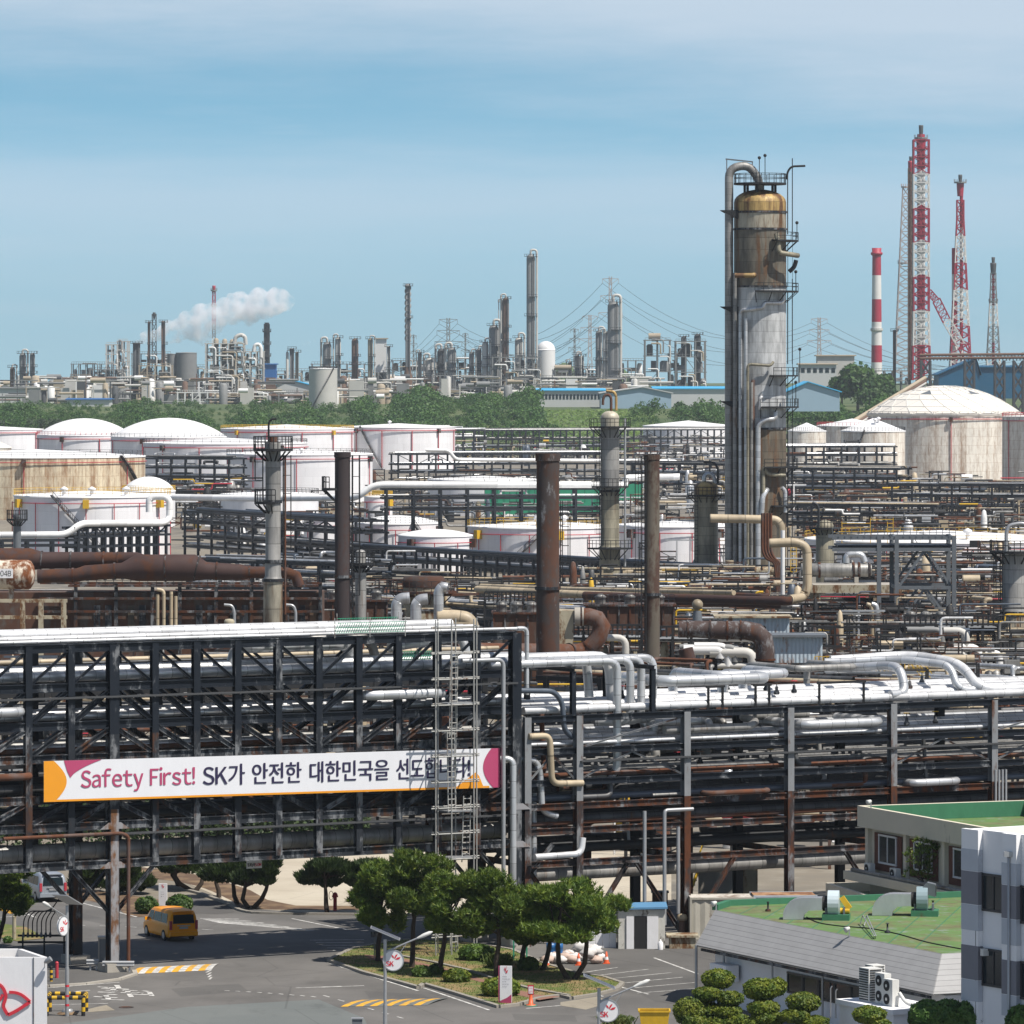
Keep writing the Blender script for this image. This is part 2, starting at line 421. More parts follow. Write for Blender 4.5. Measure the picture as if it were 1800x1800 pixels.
sheet('soil_bed', [(205, 1595), (225, 1612), (262, 1612), (300, 1606), (338, 1606), (320, 1588), (260, 1578), (215, 1572), (140, 1560), (60, 1548), (-30, 1545), (-30, 1560), (80, 1572), (150, 1582)], M['soil'], .012)
sheet('side_path', [(338, 1606), (392, 1606), (412, 1603), (398, 1590), (350, 1577), (325, 1585)], M['lot'], .012)
for q_ in([(300, 1738), (420, 1729), (436, 1742), (318, 1752)], [(470, 1668), (560, 1660), (572, 1668), (480, 1677)], [(640, 1742), (742, 1748), (760, 1757), (650, 1755)], [(120, 1600), (215, 1622), (205, 1630), (108, 1608)], [(900, 1782), (1010, 1785), (1015, 1796), (905, 1793)]):sheet('asphalt_repair', q_, M['lot'], .006)
sheet('pavement_patch', [(110, 1800), (330, 1770), (560, 1757), (640, 1790), (660, 1830), (90, 1830)], M['asphalt_new'], .008)
isl=[(578, 1690), (640, 1712), (700, 1728), (736, 1738), (745, 1732), (800, 1748), (877, 1772), (911, 1768), (948, 1757), (985, 1752), (1005, 1757), (1050, 1750), (1084, 1741), (1094, 1731), (1060, 1720), (1016, 1714), (958, 1697), (900, 1672), (800, 1655), (700, 1655), (620, 1670)]
sheet('lawn_island', isl, M['lawn'], .12, thick=.12)
kerb(isl+[isl[0]], h=.16, mat=M['kerb'])
m=MB();pa=[(640, 1678), (700, 1683), (760, 1697), (820, 1712), (880, 1732), (940, 1748), (985, 1752), (948, 1758), (905, 1748), (850, 1728), (800, 1714), (740, 1697), (690, 1690), (650, 1687)]
pp=[G(x, y, .12).xy.to_tuple()+(.128, )for x, y in pa];m.quad(*pp[::-1]);m.build('brick_path', M['brick_path'], kind='structure')
kerb([(686, 1681), (760, 1695), (820, 1709), (880, 1728), (940, 1744), (1000, 1754)], h=.2)
sheet('parking_lot', [(1016, 1716), (1060, 1722), (1096, 1732), (1150, 1760), (1300, 1780), (1300, 1660), (1085, 1663), (958, 1690), (958, 1697)], M['lot'], .008)
sheet('concrete_apron', [(985, 1762), (1005, 1759), (1050, 1752), (1075, 1762), (1030, 1775), (985, 1768)], M['yard_dull'], .012)
sheet('lawn_corner', [(1030, 1830), (1058, 1800), (1090, 1790), (1110, 1800), (1120, 1830)], M['lawn'], .05, thick=.05)
lc=[(-60, 1728), (86, 1735), (150, 1731), (210, 1723), (238, 1714), (236, 1708), (200, 1702), (100, 1690), (-60, 1690)]
sheet('corner_pavement', lc, M['lot'], .10, thick=.10)
kerb(lc[:6], h=.12, mat=M['concrete'])
sheet('verge', [(-40, 1640), (30, 1655), (80, 1650), (60, 1638), (45, 1630), (-40, 1618)], M['lawn'], .03)
mw=MB()
for a, b in(((513, 1615), (612, 1635)), ((560, 1736), (640, 1733)), ((520, 1737), (600, 1734)), ((84, 1737), (210, 1727)), ((84, 1748), (158, 1741)), ((84, 1767), (190, 1764)), ((580, 1694), (735, 1742)), ((745, 1737), (860, 1776)), ((925, 1773), (985, 1768)), ((958, 1701), (1140, 1748)), ((200, 1602), (240, 1612)), ((146, 1588), (200, 1602)), ((20, 1595), (62, 1613)), ((0, 1613), (60, 1608)), ((1150, 1684), (1226, 1712)), ((985, 1726), (1060, 1752))):
 stripe(mw, a, b, .16, .016)
for i, (a, b)in enumerate((((1010, 1712), (1085, 1701)), ((1035, 1717), (1140, 1704)), ((1060, 1722), (1180, 1710)), ((1080, 1730), (1200, 1718)), ((1100, 1738), (1226, 1727)), ((1120, 1746), (1226, 1738)))):
 stripe(mw, a, b, .12, .016)
for k in range(7):stripe(mw, (352+k*5, 1615+1.2*k), (420+22*k, 1616+3.4*k), .22, .016)
for k in range(6):stripe(mw, (545+10*k, 1653+4.5*k), (640, 1652+5*k), .18, .016)
for k in range(9):stripe(mw, (395+k*19, 1741.5+k*.9+.012*k*k*4), (403+k*19, 1742+k*1.0+.012*k*k*4), .14, .016)
for k in range(6):stripe(mw, (568+k*26, 1750+k*7.5), (579+k*26, 1753+k*7.5), .12, .016)
for k in range(6):stripe(mw, (130+45*k, 1626+k*1.6), (150+45*k, 1627+k*1.6), .12, .016)
for k in range(5):stripe(mw, (368-k*2, 1722-k*4+20*0), (372-k*.5, 1718-k*4), .12, .016)
for x, y, w in((172, 1735, 18), (178, 1738, 48), (186, 1741, 20), (215, 1741, 26), (172, 1744, 30), (212, 1745, 40), (232, 1748, 36), (188, 1748, 18), (180, 1753, 26), (165, 1752, 20), (178, 1757, 40), (240, 1745, 8), (250, 1742, 12)):
 stripe(mw, (x, y), (x+w, y+1.2), .26, .016)
for x, y in((205, 1732), (196, 1736), (222, 1740), (262, 1744), (186, 1750), (226, 1746)):stripe(mw, (x, y), (x+5, y+7), .3, .016)
mw.build('lane_markings', M['line_white'], kind='structure', base=(0, 0, 0))
m=MB();stripe(m, (0, 1590), (46, 1604), .2, .016);stripe(m, (-20, 1590), (30, 1606), .9, .014)
m.build('yellow_road_marking', M['line_yellow'], kind='structure', base=(0, 0, 0))
def speed_bump(a, b, depth_px, worn):
 """a low asphalt hump with yellow and white slanted blocks across the lane"""
 m=MB();p, q=G(*a), G(*b);t=(q-p).normalized();s=V((-t.y, t.x, 0));L=(q-p).length;w=3.0;N=12
 prof=[(-w/2, .006), (-w/4, .06), (0, .08), (w/4, .06), (w/2, .006)]
 for k in range(N):
  m.cur=k%2
  for(d0, z0), (d1, z1)in zip(prof, prof[1:]):
   f=lambda e, d, z:p+t*(L*e/N+d*.55)+s*d+V((0, 0, z+.012))
   m.quad(f(k, d0, z0), f(k+1, d0, z0), f(k+1, d1, z1), f(k, d1, z1))
 m.build('speed_bump', [M['line_yellow'], M['line_white']if not worn else M['asphalt_new']], kind='structure', base=(0, 0, 0))
speed_bump((238, 1707), (378, 1700), 10, False);speed_bump((618, 1764), (770, 1761), 10, True)
def pipe(pts, r, mat, label=None, group=None, fil=None, n=10, name='pipe', cat='pipe', parent=None):
 m=MB();m.tube(pts, r, n, True, fil if fil is not None else r*3)
 return m.build(name, mat, parent, label, None if parent is not None else cat, group)
class Rack:
 def __init__(s, name, label, o, u, width, us, cols, zs, cat='pipe rack', col=(.5, .5), beam=(.25, .4), post=None, mat=None, matlow=None, zlow=0, group=None, ext=(0, 0), ibeam=True, back=True, beammat=None, crossm=None, ground=0.0):
  s.o=V((o[0], o[1], 0));s.u=V((u[0], u[1], 0)).normalized();s.v=V((-s.u.y, s.u.x, 0));s.w=width;s.us=us;s.zs=zs;s.gz=ground
  s.mat=mat or M['steel_navy'];s.matlow=matlow or s.mat;s.zlow=zlow;s.ibeam=ibeam
  s.root=thing(name, label, cat, s.p(us[0], 0, ground), group)
  s.u0, s.u1=us[0]-ext[0], us[-1]+ext[1]
  zt=zs[0]
  vv=(0, width)if back else(0, )
  for v in vv:
   for k, uu in enumerate(us):
    isc=k in cols
    zb=ground if isc else zs[-1]
    w=col if isc else(post or col)
    zm=s.zlow-.2 if s.zlow and zb<s.zlow else zb
    if zm>zb:s.bar('column' if isc else 'post', s.p(uu, v, zb), s.p(uu, v, zm), w[0], w[1], s.u, zb)
    s.bar('column' if isc else 'post', s.p(uu, v, zm), s.p(uu, v, zt+.15), w[0], w[1], s.u, zm+.3)
   for z in zs:
    s.bar('beam', s.p(s.u0, v, z), s.p(s.u1, v, z), beam[0], beam[1], s.v, z, beammat if z>=s.zlow else None)
  for k, uu in enumerate(us):
   for z in zs:
    s.bar('cross_beam', s.p(uu, .02, z-.003), s.p(uu, width-.02, z-.003), beam[0]*.8, beam[1]*.9, s.u, z, crossm)
 def p(s, u, v, z):return s.o+s.u*u+s.v*v+V((0, 0, z))
 def bar(s, nm, p, q, w, h, side, z, mat=None):
  m=MB()
  if s.ibeam:m.ibar(p, q, w, h, side, min(.05, w*.16))
  else:m.bar(p, q, w, h, side)
  return m.build(nm, mat or(s.mat if z>=s.zlow else s.matlow), s.root)
 def diag(s, u0, z0, u1, z1, v=0, w=.2, h=.2):
  return s.bar('brace', s.p(u0, v+.01, z0), s.p(u1, v+.01, z1), w, h, s.v, min(z0, z1))
 def run(s, v, z, r, mat, label, group=None, u0=None, u1=None, loops=(), n=9, ends=True):
  """a pipe along the rack, its centre r + shoe above beam height z; loops = (u, length, rise, v shift)"""
  u0=s.u0 if u0 is None else u0;u1=s.u1 if u1 is None else u1
  zc=z+r+.28
  pts=[s.p(u0, v, zc)]
  for(a, L, rise, dv)in loops:
   pts+=[s.p(a, v, zc), s.p(a, v, zc+rise), s.p(a, v+dv, zc+rise), s.p(a+L, v+dv, zc+rise), s.p(a+L, v, zc+rise), s.p(a+L, v, zc)]
  pts.append(s.p(u1, v, zc))
  q=[pts[0]]
  for t in pts[1:]:
   if(t-q[-1]).length>.05:q.append(t)
  return pipe(q, r, mat, label, group, fil=r*3.2, n=n)
RO, RU=(0, 323.6), (.864, .503)
def Upx(px, v=0.0):
 q=(px-900)/F
 return(q*(323.6+.864*v)+.503*v)/(.864-.503*q)
u_l, u_r=Upx(198), Upx(905);du=(u_r-u_l)/10
LZ=[19.1, 16.8, 14.57, 12.67, 10.3, 8.67, 6.4]
us=[u_l+du*k for k in range(-5, 11)]
LR=Rack('pipe_rack', 'tall black steel pipe rack bridging the road and carrying the long white banner', RO, RU, 5.0, us, (0, 5, 15), LZ, col=(.62, .6), post=(.42, .4), beam=(.3, .5), mat=M['steel_navy'], matlow=M['steel_worn'], zlow=14.2)
for v in(0, 5.0):
 for k in range(-5, 10):
  a, b=u_l+du*k, u_l+du*(k+1)
  up_right=k<0 or k>=5
  for zt, zb, w in((19.1, 16.8, .15), (16.8, 14.57, .3), (14.57, 12.67, .3), (10.3, 8.67, .3)):
   if w<.2 and k%2 and v>0:continue
   if up_right:LR.diag(a+.25, zb+.25, b-.25, zt-.25, v, w, w)
   else:LR.diag(a+.25, zt-.25, b-.25, zb+.25, v, w, w)
 for uc in(u_l, u_r):
  for sg in(-1, 1):
   LR.diag(uc+sg*.25, 3.6, uc+sg*2.7, 6.2, v, .22, .22)
for uc in(u_l, u_r):
 for zz in(8.45, 6.15):
  m=MB();a=LR.p(uc, -.32, zz)
  m.slab([a-LR.u*.95, a+LR.u*.95, a+LR.u*.4+V((0, 0, .38)), a-LR.u*.4+V((0, 0, .38))], LR.v*.03);m.build('gusset', M['plate_rust'], LR.root)
 for v in(0, 5.0):
  m=MB();m.base_box(LR.p(uc, v, 0), (1.3, 1.3, .6), math.atan2(RU[1], RU[0]));m.build('footing', M['concrete'], LR.root)
m=MB();m.bar(LR.p(u_l, -.30, 0.7), LR.p(u_l, -.30, 9.6), .5, .03, LR.u);m.build('column_cover_plate', M['plate_rust'], LR.root, label='rusty peeling plate on the front column')
gA='bright pipes along the top of the banner rack'
LR.run(.6, 19.1, .10, M['clad_bright'], 'slim bright pipe on the top front edge of the banner rack, turning down at right', None, u1=u_r+.5)
LR.run(1.5, 19.15, .17, M['clad_bright'], 'bright clad pipe on top of the banner rack, second from the front edge', None, u1=u_r-2)
LR.run(2.6, 19.2, .30, M['clad_bright'], 'thick bright clad pipe on top of the banner rack, ending short of its right end', None, u1=u_r-3)
LR.run(3.9, 19.2, .30, M['clad_bright'], 'thick bright clad pipe along the rear top edge of the banner rack', None, u1=u_r-6)
pipe([LR.p(u_r+.5, .6, 19.48), LR.p(u_r+1.2, .6, 19.48), LR.p(u_r+1.2, .6, 15.4)], .14, M['clad'], 'slim clad pipe dropping from the top right end of the banner rack')
LR.run(1.2, 16.8, .32, M['clad'], 'silver clad pipe on the second deck of the banner rack, nearest the front')
LR.run(2.5, 16.8, .45, M['clad'], 'thick silver clad pipe in the middle of the second deck of the banner rack', u1=u_r+2)
LR.run(3.9, 16.8, .4, M['clad_bright'], 'bright clad pipe at the back of the second deck of the banner rack')
pipe([LR.p(Upx(440), 2.4, 17.6), LR.p(Upx(447), 2.4, 18.75), LR.p(Upx(470), 1.5, 18.75), LR.p(Upx(628), 1.5, 18.75), LR.p(Upx(650), 3.0, 18.7), LR.p(Upx(668), 3.4, 17.4)], .36, M['clad'], 'silver loop of thick clad pipe rising above the second deck of the banner rack', fil=1.1)
pipe([LR.p(Upx(560), 4.3, 18.2), LR.p(Upx(570), 4.3, 19.0), LR.p(Upx(700), 3.6, 19.0), LR.p(Upx(712), 3.6, 17.6)], .3, M['clad_old'], 'dull grey pipe loop behind the silver loop on the banner rack', fil=.9)
pipe([LR.p(Upx(730), 3.3, 18.4), LR.p(Upx(842), 3.3, 18.9), LR.p(Upx(858), 3.0, 18.7), LR.p(Upx(862), 2.7, 17.0)], .3, M['clad'], 'silver clad pipe bending down near the right end of the banner rack', fil=1.0)
LR.run(.9, 14.57, .2, M['clad'], 'thin silver pipe at the front of the third deck of the banner rack')
g3='weathered pipes on the third deck of the banner rack'
for v, r, mt in((1.7, .2, 'clad_bright'), (2.4, .14, 'clad_tan'), (3.0, .22, 'clad_bright'), (3.8, .25, 'clad'), (4.5, .14, 'clad_tan')):
 LR.run(v, 14.57, r, M[mt], 'weathered pipe among the run at the back of the third deck of the banner rack', g3)
pipe([LR.p(Upx(635), 3.0, 15.6), LR.p(Upx(640), -.2, 15.75), LR.p(Upx(780), -.2, 15.75), LR.p(Upx(785), 3, 15.6)], .33, M['clad'], 'silver horizontal pipe loop standing out of the banner rack left of the scaffold', fil=.9)
pipe([LR.p(Upx(-60), 3.0, 15.5), LR.p(Upx(-60), -.4, 15.5), LR.p(Upx(38), -.4, 15.5), LR.p(Upx(40), 3, 15.5)], .3, M['clad'], 'silver pipe loop standing out of the banner rack at the left picture edge', fil=.9)
g4='pipes on the fourth deck of the banner rack'
for v, r, mt in((.8, .16, 'pipe_rust'), (1.6, .25, 'clad'), (2.5, .3, 'clad_old'), (3.4, .25, 'clad_tan'), (4.3, .2, 'pipe_rust')):
 LR.run(v, 12.67, r, M[mt], 'dull pipe among the run just above the banner', g4)
g5='dark pipes behind the banner'
for v, r, mt in((1.0, .3, 'clad_dim'), (2.2, .4, 'pipe_dark'), (3.5, .4, 'clad_dim')):
 LR.run(v, 10.3, r, M[mt], 'dark pipe running behind the long banner', g5)
g6='dark pipes below the banner'
for v, r, mt in((.9, .25, 'pipe_dark'), (1.9, .3, 'clad_dim'), (3.2, .3, 'pipe_dark'), (4.2, .3, 'clad_dim')):
 LR.run(v, 8.67, r, M[mt], 'dark pipe on the deck just below the banner', g6)
LR.run(1.4, 6.35, .5, M['clad_old'], 'thick brown stained pipe along the lowest deck over the road')
for v, r in((2.8, .35), (4.0, .3)):
 LR.run(v, 6.4, r, M['pipe_dark'], 'dark pipe behind the thick brown pipe over the road', 'dark pipes on the lowest deck over the road')
pipe([LR.p(Upx(-50), -.5, 11.75), LR.p(Upx(50), -.5, 11.75), LR.p(Upx(53), 1.5, 11.75)], .22, M['pipe_rust'], 'short rusty pipe end sticking out left of the banner')
pipe([LR.p(Upx(0), -.45, 8.2), LR.p(Upx(208), -.45, 8.2), LR.p(Upx(220), -.45, 8.0), LR.p(Upx(220), -.45, .3)], .11, M['pipe_rust'], 'thin rusty drain pipe running down beside the front column of the banner rack', fil=.5)
rc=[Upx(x)for x in(925, 1016, 1205, 1387, 1568, 1745, 1925)]
RZ=[13.9, 11.9, 9.97, 8.5, 7.0, 5.0]
RR=Rack('pipe_rack', 'long lower pipe rack of rusty grey columns running right from the banner rack', RO, RU, 12.0, rc, range(7), RZ, col=(.46, .5), beam=(.26, .4), mat=M['steel_light'], matlow=M['steel_rust'], zlow=9.0, beammat=M['steel_navy'], ext=(0, 3))
for k, uu in enumerate(rc):
 RR.bar('column', RR.p(uu, 6, 0), RR.p(uu, 6, 13.8), .5, .5, RR.u, 0, M['steel_black'])
 if k in(1, 2, 4):
  for v in(0.0, ):
   for sg in(-1, 1):RR.diag(uu+sg*.3, .3 if sg>0 else.3, uu+sg*3.6, 4.8, v, .25, .25)
for a, b in((0, 1), (1, 2), (4, 5), (5, 6)):RR.diag(rc[a]+.3, 10.2, (rc[a]+rc[b])/2, 11.7, 0, .1, .1);RR.diag(rc[b]-.3, 10.2, (rc[a]+rc[b])/2, 11.7, 0, .1, .1)
for a, b in((1, 2), (5, 6)):RR.diag(rc[a]+.3, 12.1, rc[b]-.3, 13.7, 0, .1, .1)
for v, r, lab in((.6, .26, 'nearest'), (1.4, .26, 'second'), (2.2, .26, 'third'), (3.0, .26, 'farthest')):
 dx={.6:1085, 1.4:1108, 2.2:1127, 3.0:1148}[v]
 zb=10.2 if v==.6 else 13.4
 ue=Upx(dx, v)
 pts=[RR.p(u_r-1.5, v, 17.3), RR.p(ue, v, 17.3), RR.p(ue, v, zb)]
 if v>1:pts+=[RR.p(ue-1.6, v+1.5, zb)]
 else:pts+=[RR.p(ue-1.2, v+1, zb)]
 pipe(pts, r, M['clad'], {'nearest':'leftmost and longest of the four silver pipes turning down in a row', 'second':'second from left of the four silver pipes turning down in a row', 'third':'third from left of the four silver pipes turning down in a row', 'farthest':'rightmost of the four silver pipes turning down in a row'}[lab], fil=.75)
for k, (v, r, mt)in enumerate(((4.0, .35, 'clad_bright'), (5.2, .3, 'clad'))):
 pipe([RR.p(u_r-3, v, 17.4), RR.p(Upx(1070-40*k, v), v, 17.4), RR.p(Upx(1076-40*k, v), v, 14.6)], r, M[mt], ['bright thick pipe behind the four silver dropping pipes', 'silver pipe farthest back on the deck above the four dropping pipes'][k])
t=thing('pipe_support', 'dark steel bent holding the pipes that turn down in a row', 'pipe support', RR.p(Upx(1010), 0, 13.9))
for uu in(Upx(1010), Upx(1150)):
 for v in(0.2, 5.8):
  m=MB();m.ibar(RR.p(uu, v, 14.1), RR.p(uu, v, 16.75), .3, .3, RR.u);m.build('post', M['steel_navy'], t)
 m=MB();m.ibar(RR.p(uu, 0, 16.86), RR.p(uu, 6, 16.86), .25, .25, RR.u);m.build('cross_beam', M['steel_navy'], t)
top=[(.7, .24, 'clad_bright', (), 'bright clad pipe at the very front of the right rack top deck'), (1.5, .22, 'clad_bright', ((rc[4]+1.0, 0, 0, 0), ), 'bright clad pipe, second from the front of the right rack top deck'), (2.6, .3, 'clad_bright', (), None), (3.7, .26, 'clad', (), None), (4.8, .32, 'clad_bright', (), None), (6.0, .3, 'clad', (), None), (7.2, .34, 'clad_bright', (), None), (8.4, .3, 'clad', (), None), (9.7, .34, 'clad_bright', (), None), (11.0, .3, 'clad', (), None)]
gt='bright clad pipes across the top deck of the right rack'
for v, r, mt, lp, lab in top:
 RR.run(v, 13.9, r, M[mt], lab or 'bright clad pipe among the parallel run filling the right rack top deck', None if lab else gt, u0=u_r+1.0)
def zloop(pl, pr, va, vb, z0, z1, r, mat, label, fil=None):
 a, b=Upx(pl, va), Upx(pr, va)
 return pipe([RR.p(a, vb, z0), RR.p(a, vb, z1), RR.p(a, va, z1), RR.p(b, va, z1), RR.p(b, vb, z1), RR.p(b, vb, z0)], r, M[mat], label, fil=fil or r*3)
zloop(1168, 1352, 1.0, 6.5, 14.5, 15.9, .36, 'clad', 'large flat silver pipe loop on stilts above the right rack, left of the others')
zloop(1262, 1386, 3.2, 8.6, 14.5, 16.0, .3, 'clad', 'silver pipe loop behind the large flat loop on the right rack top deck')
zloop(1400, 1505, 4.4, 10.2, 14.5, 16.2, .22, 'clad_old', 'slim stained pipe loop in the middle of the right rack top deck')
pipe([RR.p(Upx(1455, 7), 7.2, 15.9), RR.p(Upx(1545, 4), 3.0, 16.3), RR.p(Upx(1575, 2), 1.5, 16.2), RR.p(Upx(1590, 1), .9, 14.6), RR.p(Upx(1560, 1), .7, 14.55)], .3, M['clad'], 'silver pipe curving forward and down, first of the swept pipes at right', fil=1.2)
pipe([RR.p(Upx(1455, 8), 8.4, 16.3), RR.p(Upx(1580, 6), 6, 16.5), RR.p(Upx(1672, 3), 3.0, 16.2), RR.p(Upx(1685, 2), 2.2, 14.6), RR.p(Upx(1800, 2), 2.0, 14.6)], .26, M['clad'], 'silver pipe sweeping right over the deck, middle of the swept pipes', fil=1.2)
pipe([RR.p(Upx(1470, 9), 9.7, 16.3), RR.p(Upx(1600, 8), 8, 16.6), RR.p(Upx(1690, 4), 4.0, 16.2), RR.p(Upx(1715, 2), 1.6, 14.6), RR.p(Upx(1850, 1.5), 1.5, 14.6)], .33, M['clad_bright'], 'bright pipe sweeping farthest right before dropping to the deck', fil=1.4)
for a, b in((1245, 1270), (1328, 1352), (1440, 1518)):
 t=thing('loop_stand', {1245:'short black stand under the left end of the large flat pipe loop', 1328:'short black stand under the right end of the large flat pipe loop', 1440:'wide black stand in the middle of the right rack top deck'}[a], 'pipe stand', RR.p(Upx(a), .5, 14.1))
 for x in(a, b):
  m=MB();m.bar(RR.p(Upx(x, .5), .5, 14.1), RR.p(Upx(x, .5), .5, 15.45), .16);m.build('post', M['steel_black'], t)
 m=MB();m.bar(RR.p(Upx(a, .5)-.15, .5, 15.5), RR.p(Upx(b, .5)+.15, .5, 15.5), .16, .14);m.build('beam', M['steel_black'], t)
zloop(1412, 1552, -.3, 5, 12.9, 12.95, .3, 'clad', 'silver pipe loop standing out below the right rack top deck', .9)
zloop(1604, 1688, -.3, 5, 8.9, 8.95, .24, 'clad', 'silver pipe loop standing out low on the right rack above the beige building', .7)
pipe([RR.p(Upx(1175), 0.5, 12.9), RR.p(Upx(1325), .5, 12.9), RR.p(Upx(1345), 1, 13.2), RR.p(Upx(1360), 4, 13.3), RR.p(Upx(1420, 4), 4, 13.3)], .25, M['clad_old'], 'stained pipe kinking upward under the right rack top deck', fil=.9)
zloop(1245, 1355, -.3, 3, 8.85, 8.9, .16, 'pipe_rust', 'rusty orange pipe loop standing out in the middle of the right rack', .6)
decks=[(11.9, 'second', [(.5, .13, 'clad'), (1.0, .16, 'clad'), (1.8, .18, 'clad_old'), (2.8, .26, 'clad'), (3.8, .2, 'clad_old'), (4.9, .28, 'clad'), (6.3, .2, 'clad_old'), (7.6, .3, 'clad'), (9, .25, 'clad_dim'), (10.5, .3, 'clad_dim')]), (9.97, 'third', [(.5, .14, 'pipe_rust'), (1.2, .2, 'clad_dim'), (2.2, .26, 'clad_old'), (3.4, .2, 'pipe_dark'), (4.6, .3, 'clad_dim'), (6.3, .3, 'clad_old'), (8, .35, 'clad_dim'), (10, .3, 'pipe_dark')]), (8.5, 'fourth', [(.6, .2, 'pipe_blue'), (1.5, .24, 'clad_dim'), (2.7, .2, 'pipe_dark'), (4.0, .3, 'clad_dim'), (6.5, .3, 'pipe_dark'), (9, .3, 'clad_dim')]), (7.0, 'fifth', [(.5, .13, 'pipe_rust'), (1.5, .3, 'clad_dim'), (3, .3, 'pipe_dark'), (5, .3, 'pipe_dark'), (8, .3, 'clad_dim')]), (5.0, 'lowest', [(1.6, .42, 'clad_tan'), (3.4, .3, 'pipe_dark'), (5.6, .3, 'pipe_dark'), (8.5, .3, 'clad_dim')])]
for z, nm, ps in decks:
 for k, (v, r, mt)in enumerate(ps):
  if z==5.0 and k==0:RR.run(v, z-1.5, r, M['clad_old'], 'thick tan stained pipe hanging under the lowest beam of the right rack');continue
  lp=((rc[1]+rnd.uniform(0, 16), rnd.uniform(3, 5), rnd.choice((.5, .7, -.45)), rnd.choice((.5, 0.8))), )if k in(3, 5, 6)else()
  RR.run(v, z, r, M[mt], 'weathered pipe among the run on the %s deck of the right rack'%nm, 'pipes on the %s deck of the right rack'%nm, loops=lp)
for k in range(26):
 uu, v, j=rnd.uniform(rc[1], rc[6]), rnd.uniform(.3, 5.5), rnd.choice((0, 1, 1, 2, 2, 3));r=rnd.uniform(.1, .24);z1, z0=RZ[j]+r+.3, RZ[min(5, j+rnd.choice((1, 2)))]+r+.3;L=rnd.uniform(1, 3)*rnd.choice((-1, 1))
 pipe([RR.p(uu, v, z1), RR.p(uu+L, v, z1), RR.p(uu+L, v-.4, z0), RR.p(uu+2*L, v-.4, z0)], r, M[rnd.choice(('clad', 'clad_old', 'clad_dim', 'pipe_dark', 'clad_tan', 'pipe_rust'))], 'short pipe dropping from one deck to a lower one inside the right rack', 'short pipes linking the decks of the right rack', fil=r*3)
for x, v, z0, z1, r, mt, lab in((925, -1.0, 17.6, 1.0, .13, 'galv', 'thin pale standpipe rising in front of the right end of the banner'), (902, -.6, 11.6, .2, .2, 'clad', 'silver standpipe with a hooked top right of the banner'), (928, .6, 9.2, .2, .2, 'clad', 'left of two silver standpipes below the right end of the banner'), (938, 1.0, 9.3, .2, .2, 'clad', 'right of two silver standpipes below the right end of the banner')):
 uu=Upx(x, v)
 pts=[RR.p(uu, v, z1), RR.p(uu, v, z0)]
 if x==902:pts+=[RR.p(uu-1.0, v+.5, z0), RR.p(uu-1.2, v+.6, z0-1.2)]
 if x==925:pts=[RR.p(Upx(885, v), v, z1), RR.p(Upx(885, v), v, 17.7), RR.p(Upx(812, v), v, 17.7)]
 pipe(pts, r, M[mt], lab, fil=.45)
pipe([RR.p(Upx(925), -.3, 12.9), RR.p(Upx(962), -.3, 12.9), RR.p(Upx(966), -.3, 9.95), RR.p(Upx(1020), -.3, 9.9)], .2, M['clad_tan'], 'tan pipe bending down in a Z beside the right end of the banner', fil=.5)
pipe([RR.p(Upx(918), .2, 11.5), RR.p(Upx(945), .2, 11.4), RR.p(Upx(953), .2, 10.6), RR.p(Upx(956), .2, 8.2), RR.p(Upx(982), .2, 7.9)], .2, M['clad'], 'silver pipe curving down in an S beside the right end of the banner', fil=.8)
pipe([RR.p(Upx(915), .1, 15.7), RR.p(Upx(975), .1, 15.6), RR.p(Upx(990), .1, 14.9), RR.p(Upx(993), .1, 13.2), RR.p(Upx(1010), .3, 12.7)], .17, M['pipe_blue'], 'dark glossy pipe curving down left of the four dropping pipes', fil=.8)
pipe([RR.p(Upx(928), -.8, 5.55), RR.p(Upx(1010), -.8, 5.6), RR.p(Upx(1013), -.8, 6.6)], .2, M['clad_bright'], 'short white pipe lying low in front of the right rack', fil=.5)
for x0, x1, v, zt, zb, lab in((1133, 1133, -1.4, 8.1, 2.2, 'left of the pair of thin pale standpipes in front of the right rack'), (1168, 1218, -1.6, 8.1, 1.0, 'pale standpipe with a long arm at its top in front of the right rack'), (1192, 1192, -1.0, 7.0, 1.6, 'short pale standpipe next to the long-armed one')):
 pts=[RR.p(Upx(x0, v), v, zb), RR.p(Upx(x0, v), v, zt)]
 if x1!=x0:pts.append(RR.p(Upx(x1, v), v, zt))
 pipe(pts, .12, M['galv'], lab, fil=.25)
for k, x in enumerate((1750, 1756, 1762, 1768)):
 pipe([RR.p(Upx(x, -.8), -.8, 6.0), RR.p(Upx(x, -.8), -.8, 9.6)], .08, M['galv'], 'thin upright conduit in a tight bundle above the beige building roof', 'bundle of conduits above the beige building', n=6)
bt=thing('banner', 'long white banner reading Safety First and Korean words hung across the rack over the road', 'banner', LR.p(Upx(77, -.75), -.75, 9.9))
ub0, ub1=Upx(77, -.75), Upx(879, -.75)
zb0, zb1=35-(1410-660)*(323.6+.503*ub0-.65)/F, 35-(1384-660)*(323.6+.503*ub1-.65)/F
zt0, zt1=35-(1338-660)*(323.6+.503*ub0-.65)/F, 35-(1315-660)*(323.6+.503*ub1-.65)/F
def BP(a, b, off=0.0):
 u=ub0+(ub1-ub0)*a
 z=(zb0+(zb1-zb0)*a)*(1-b)+(zt0+(zt1-zt0)*a)*b
 return LR.p(u, -.75-off+.012*math.sin(a*61)*(1-abs(b-.5)), z)
bn=NT('banner_vinyl');k=bn.math('MULTIPLY_ADD', bn.noise(1.2, (1, 1, .3)), .12, .94)
M['banner']=bn.done(bn.val((.72, .73, .76), k), .5, 0, bn.noise(.9, (1, 1, .25), 3), .45)
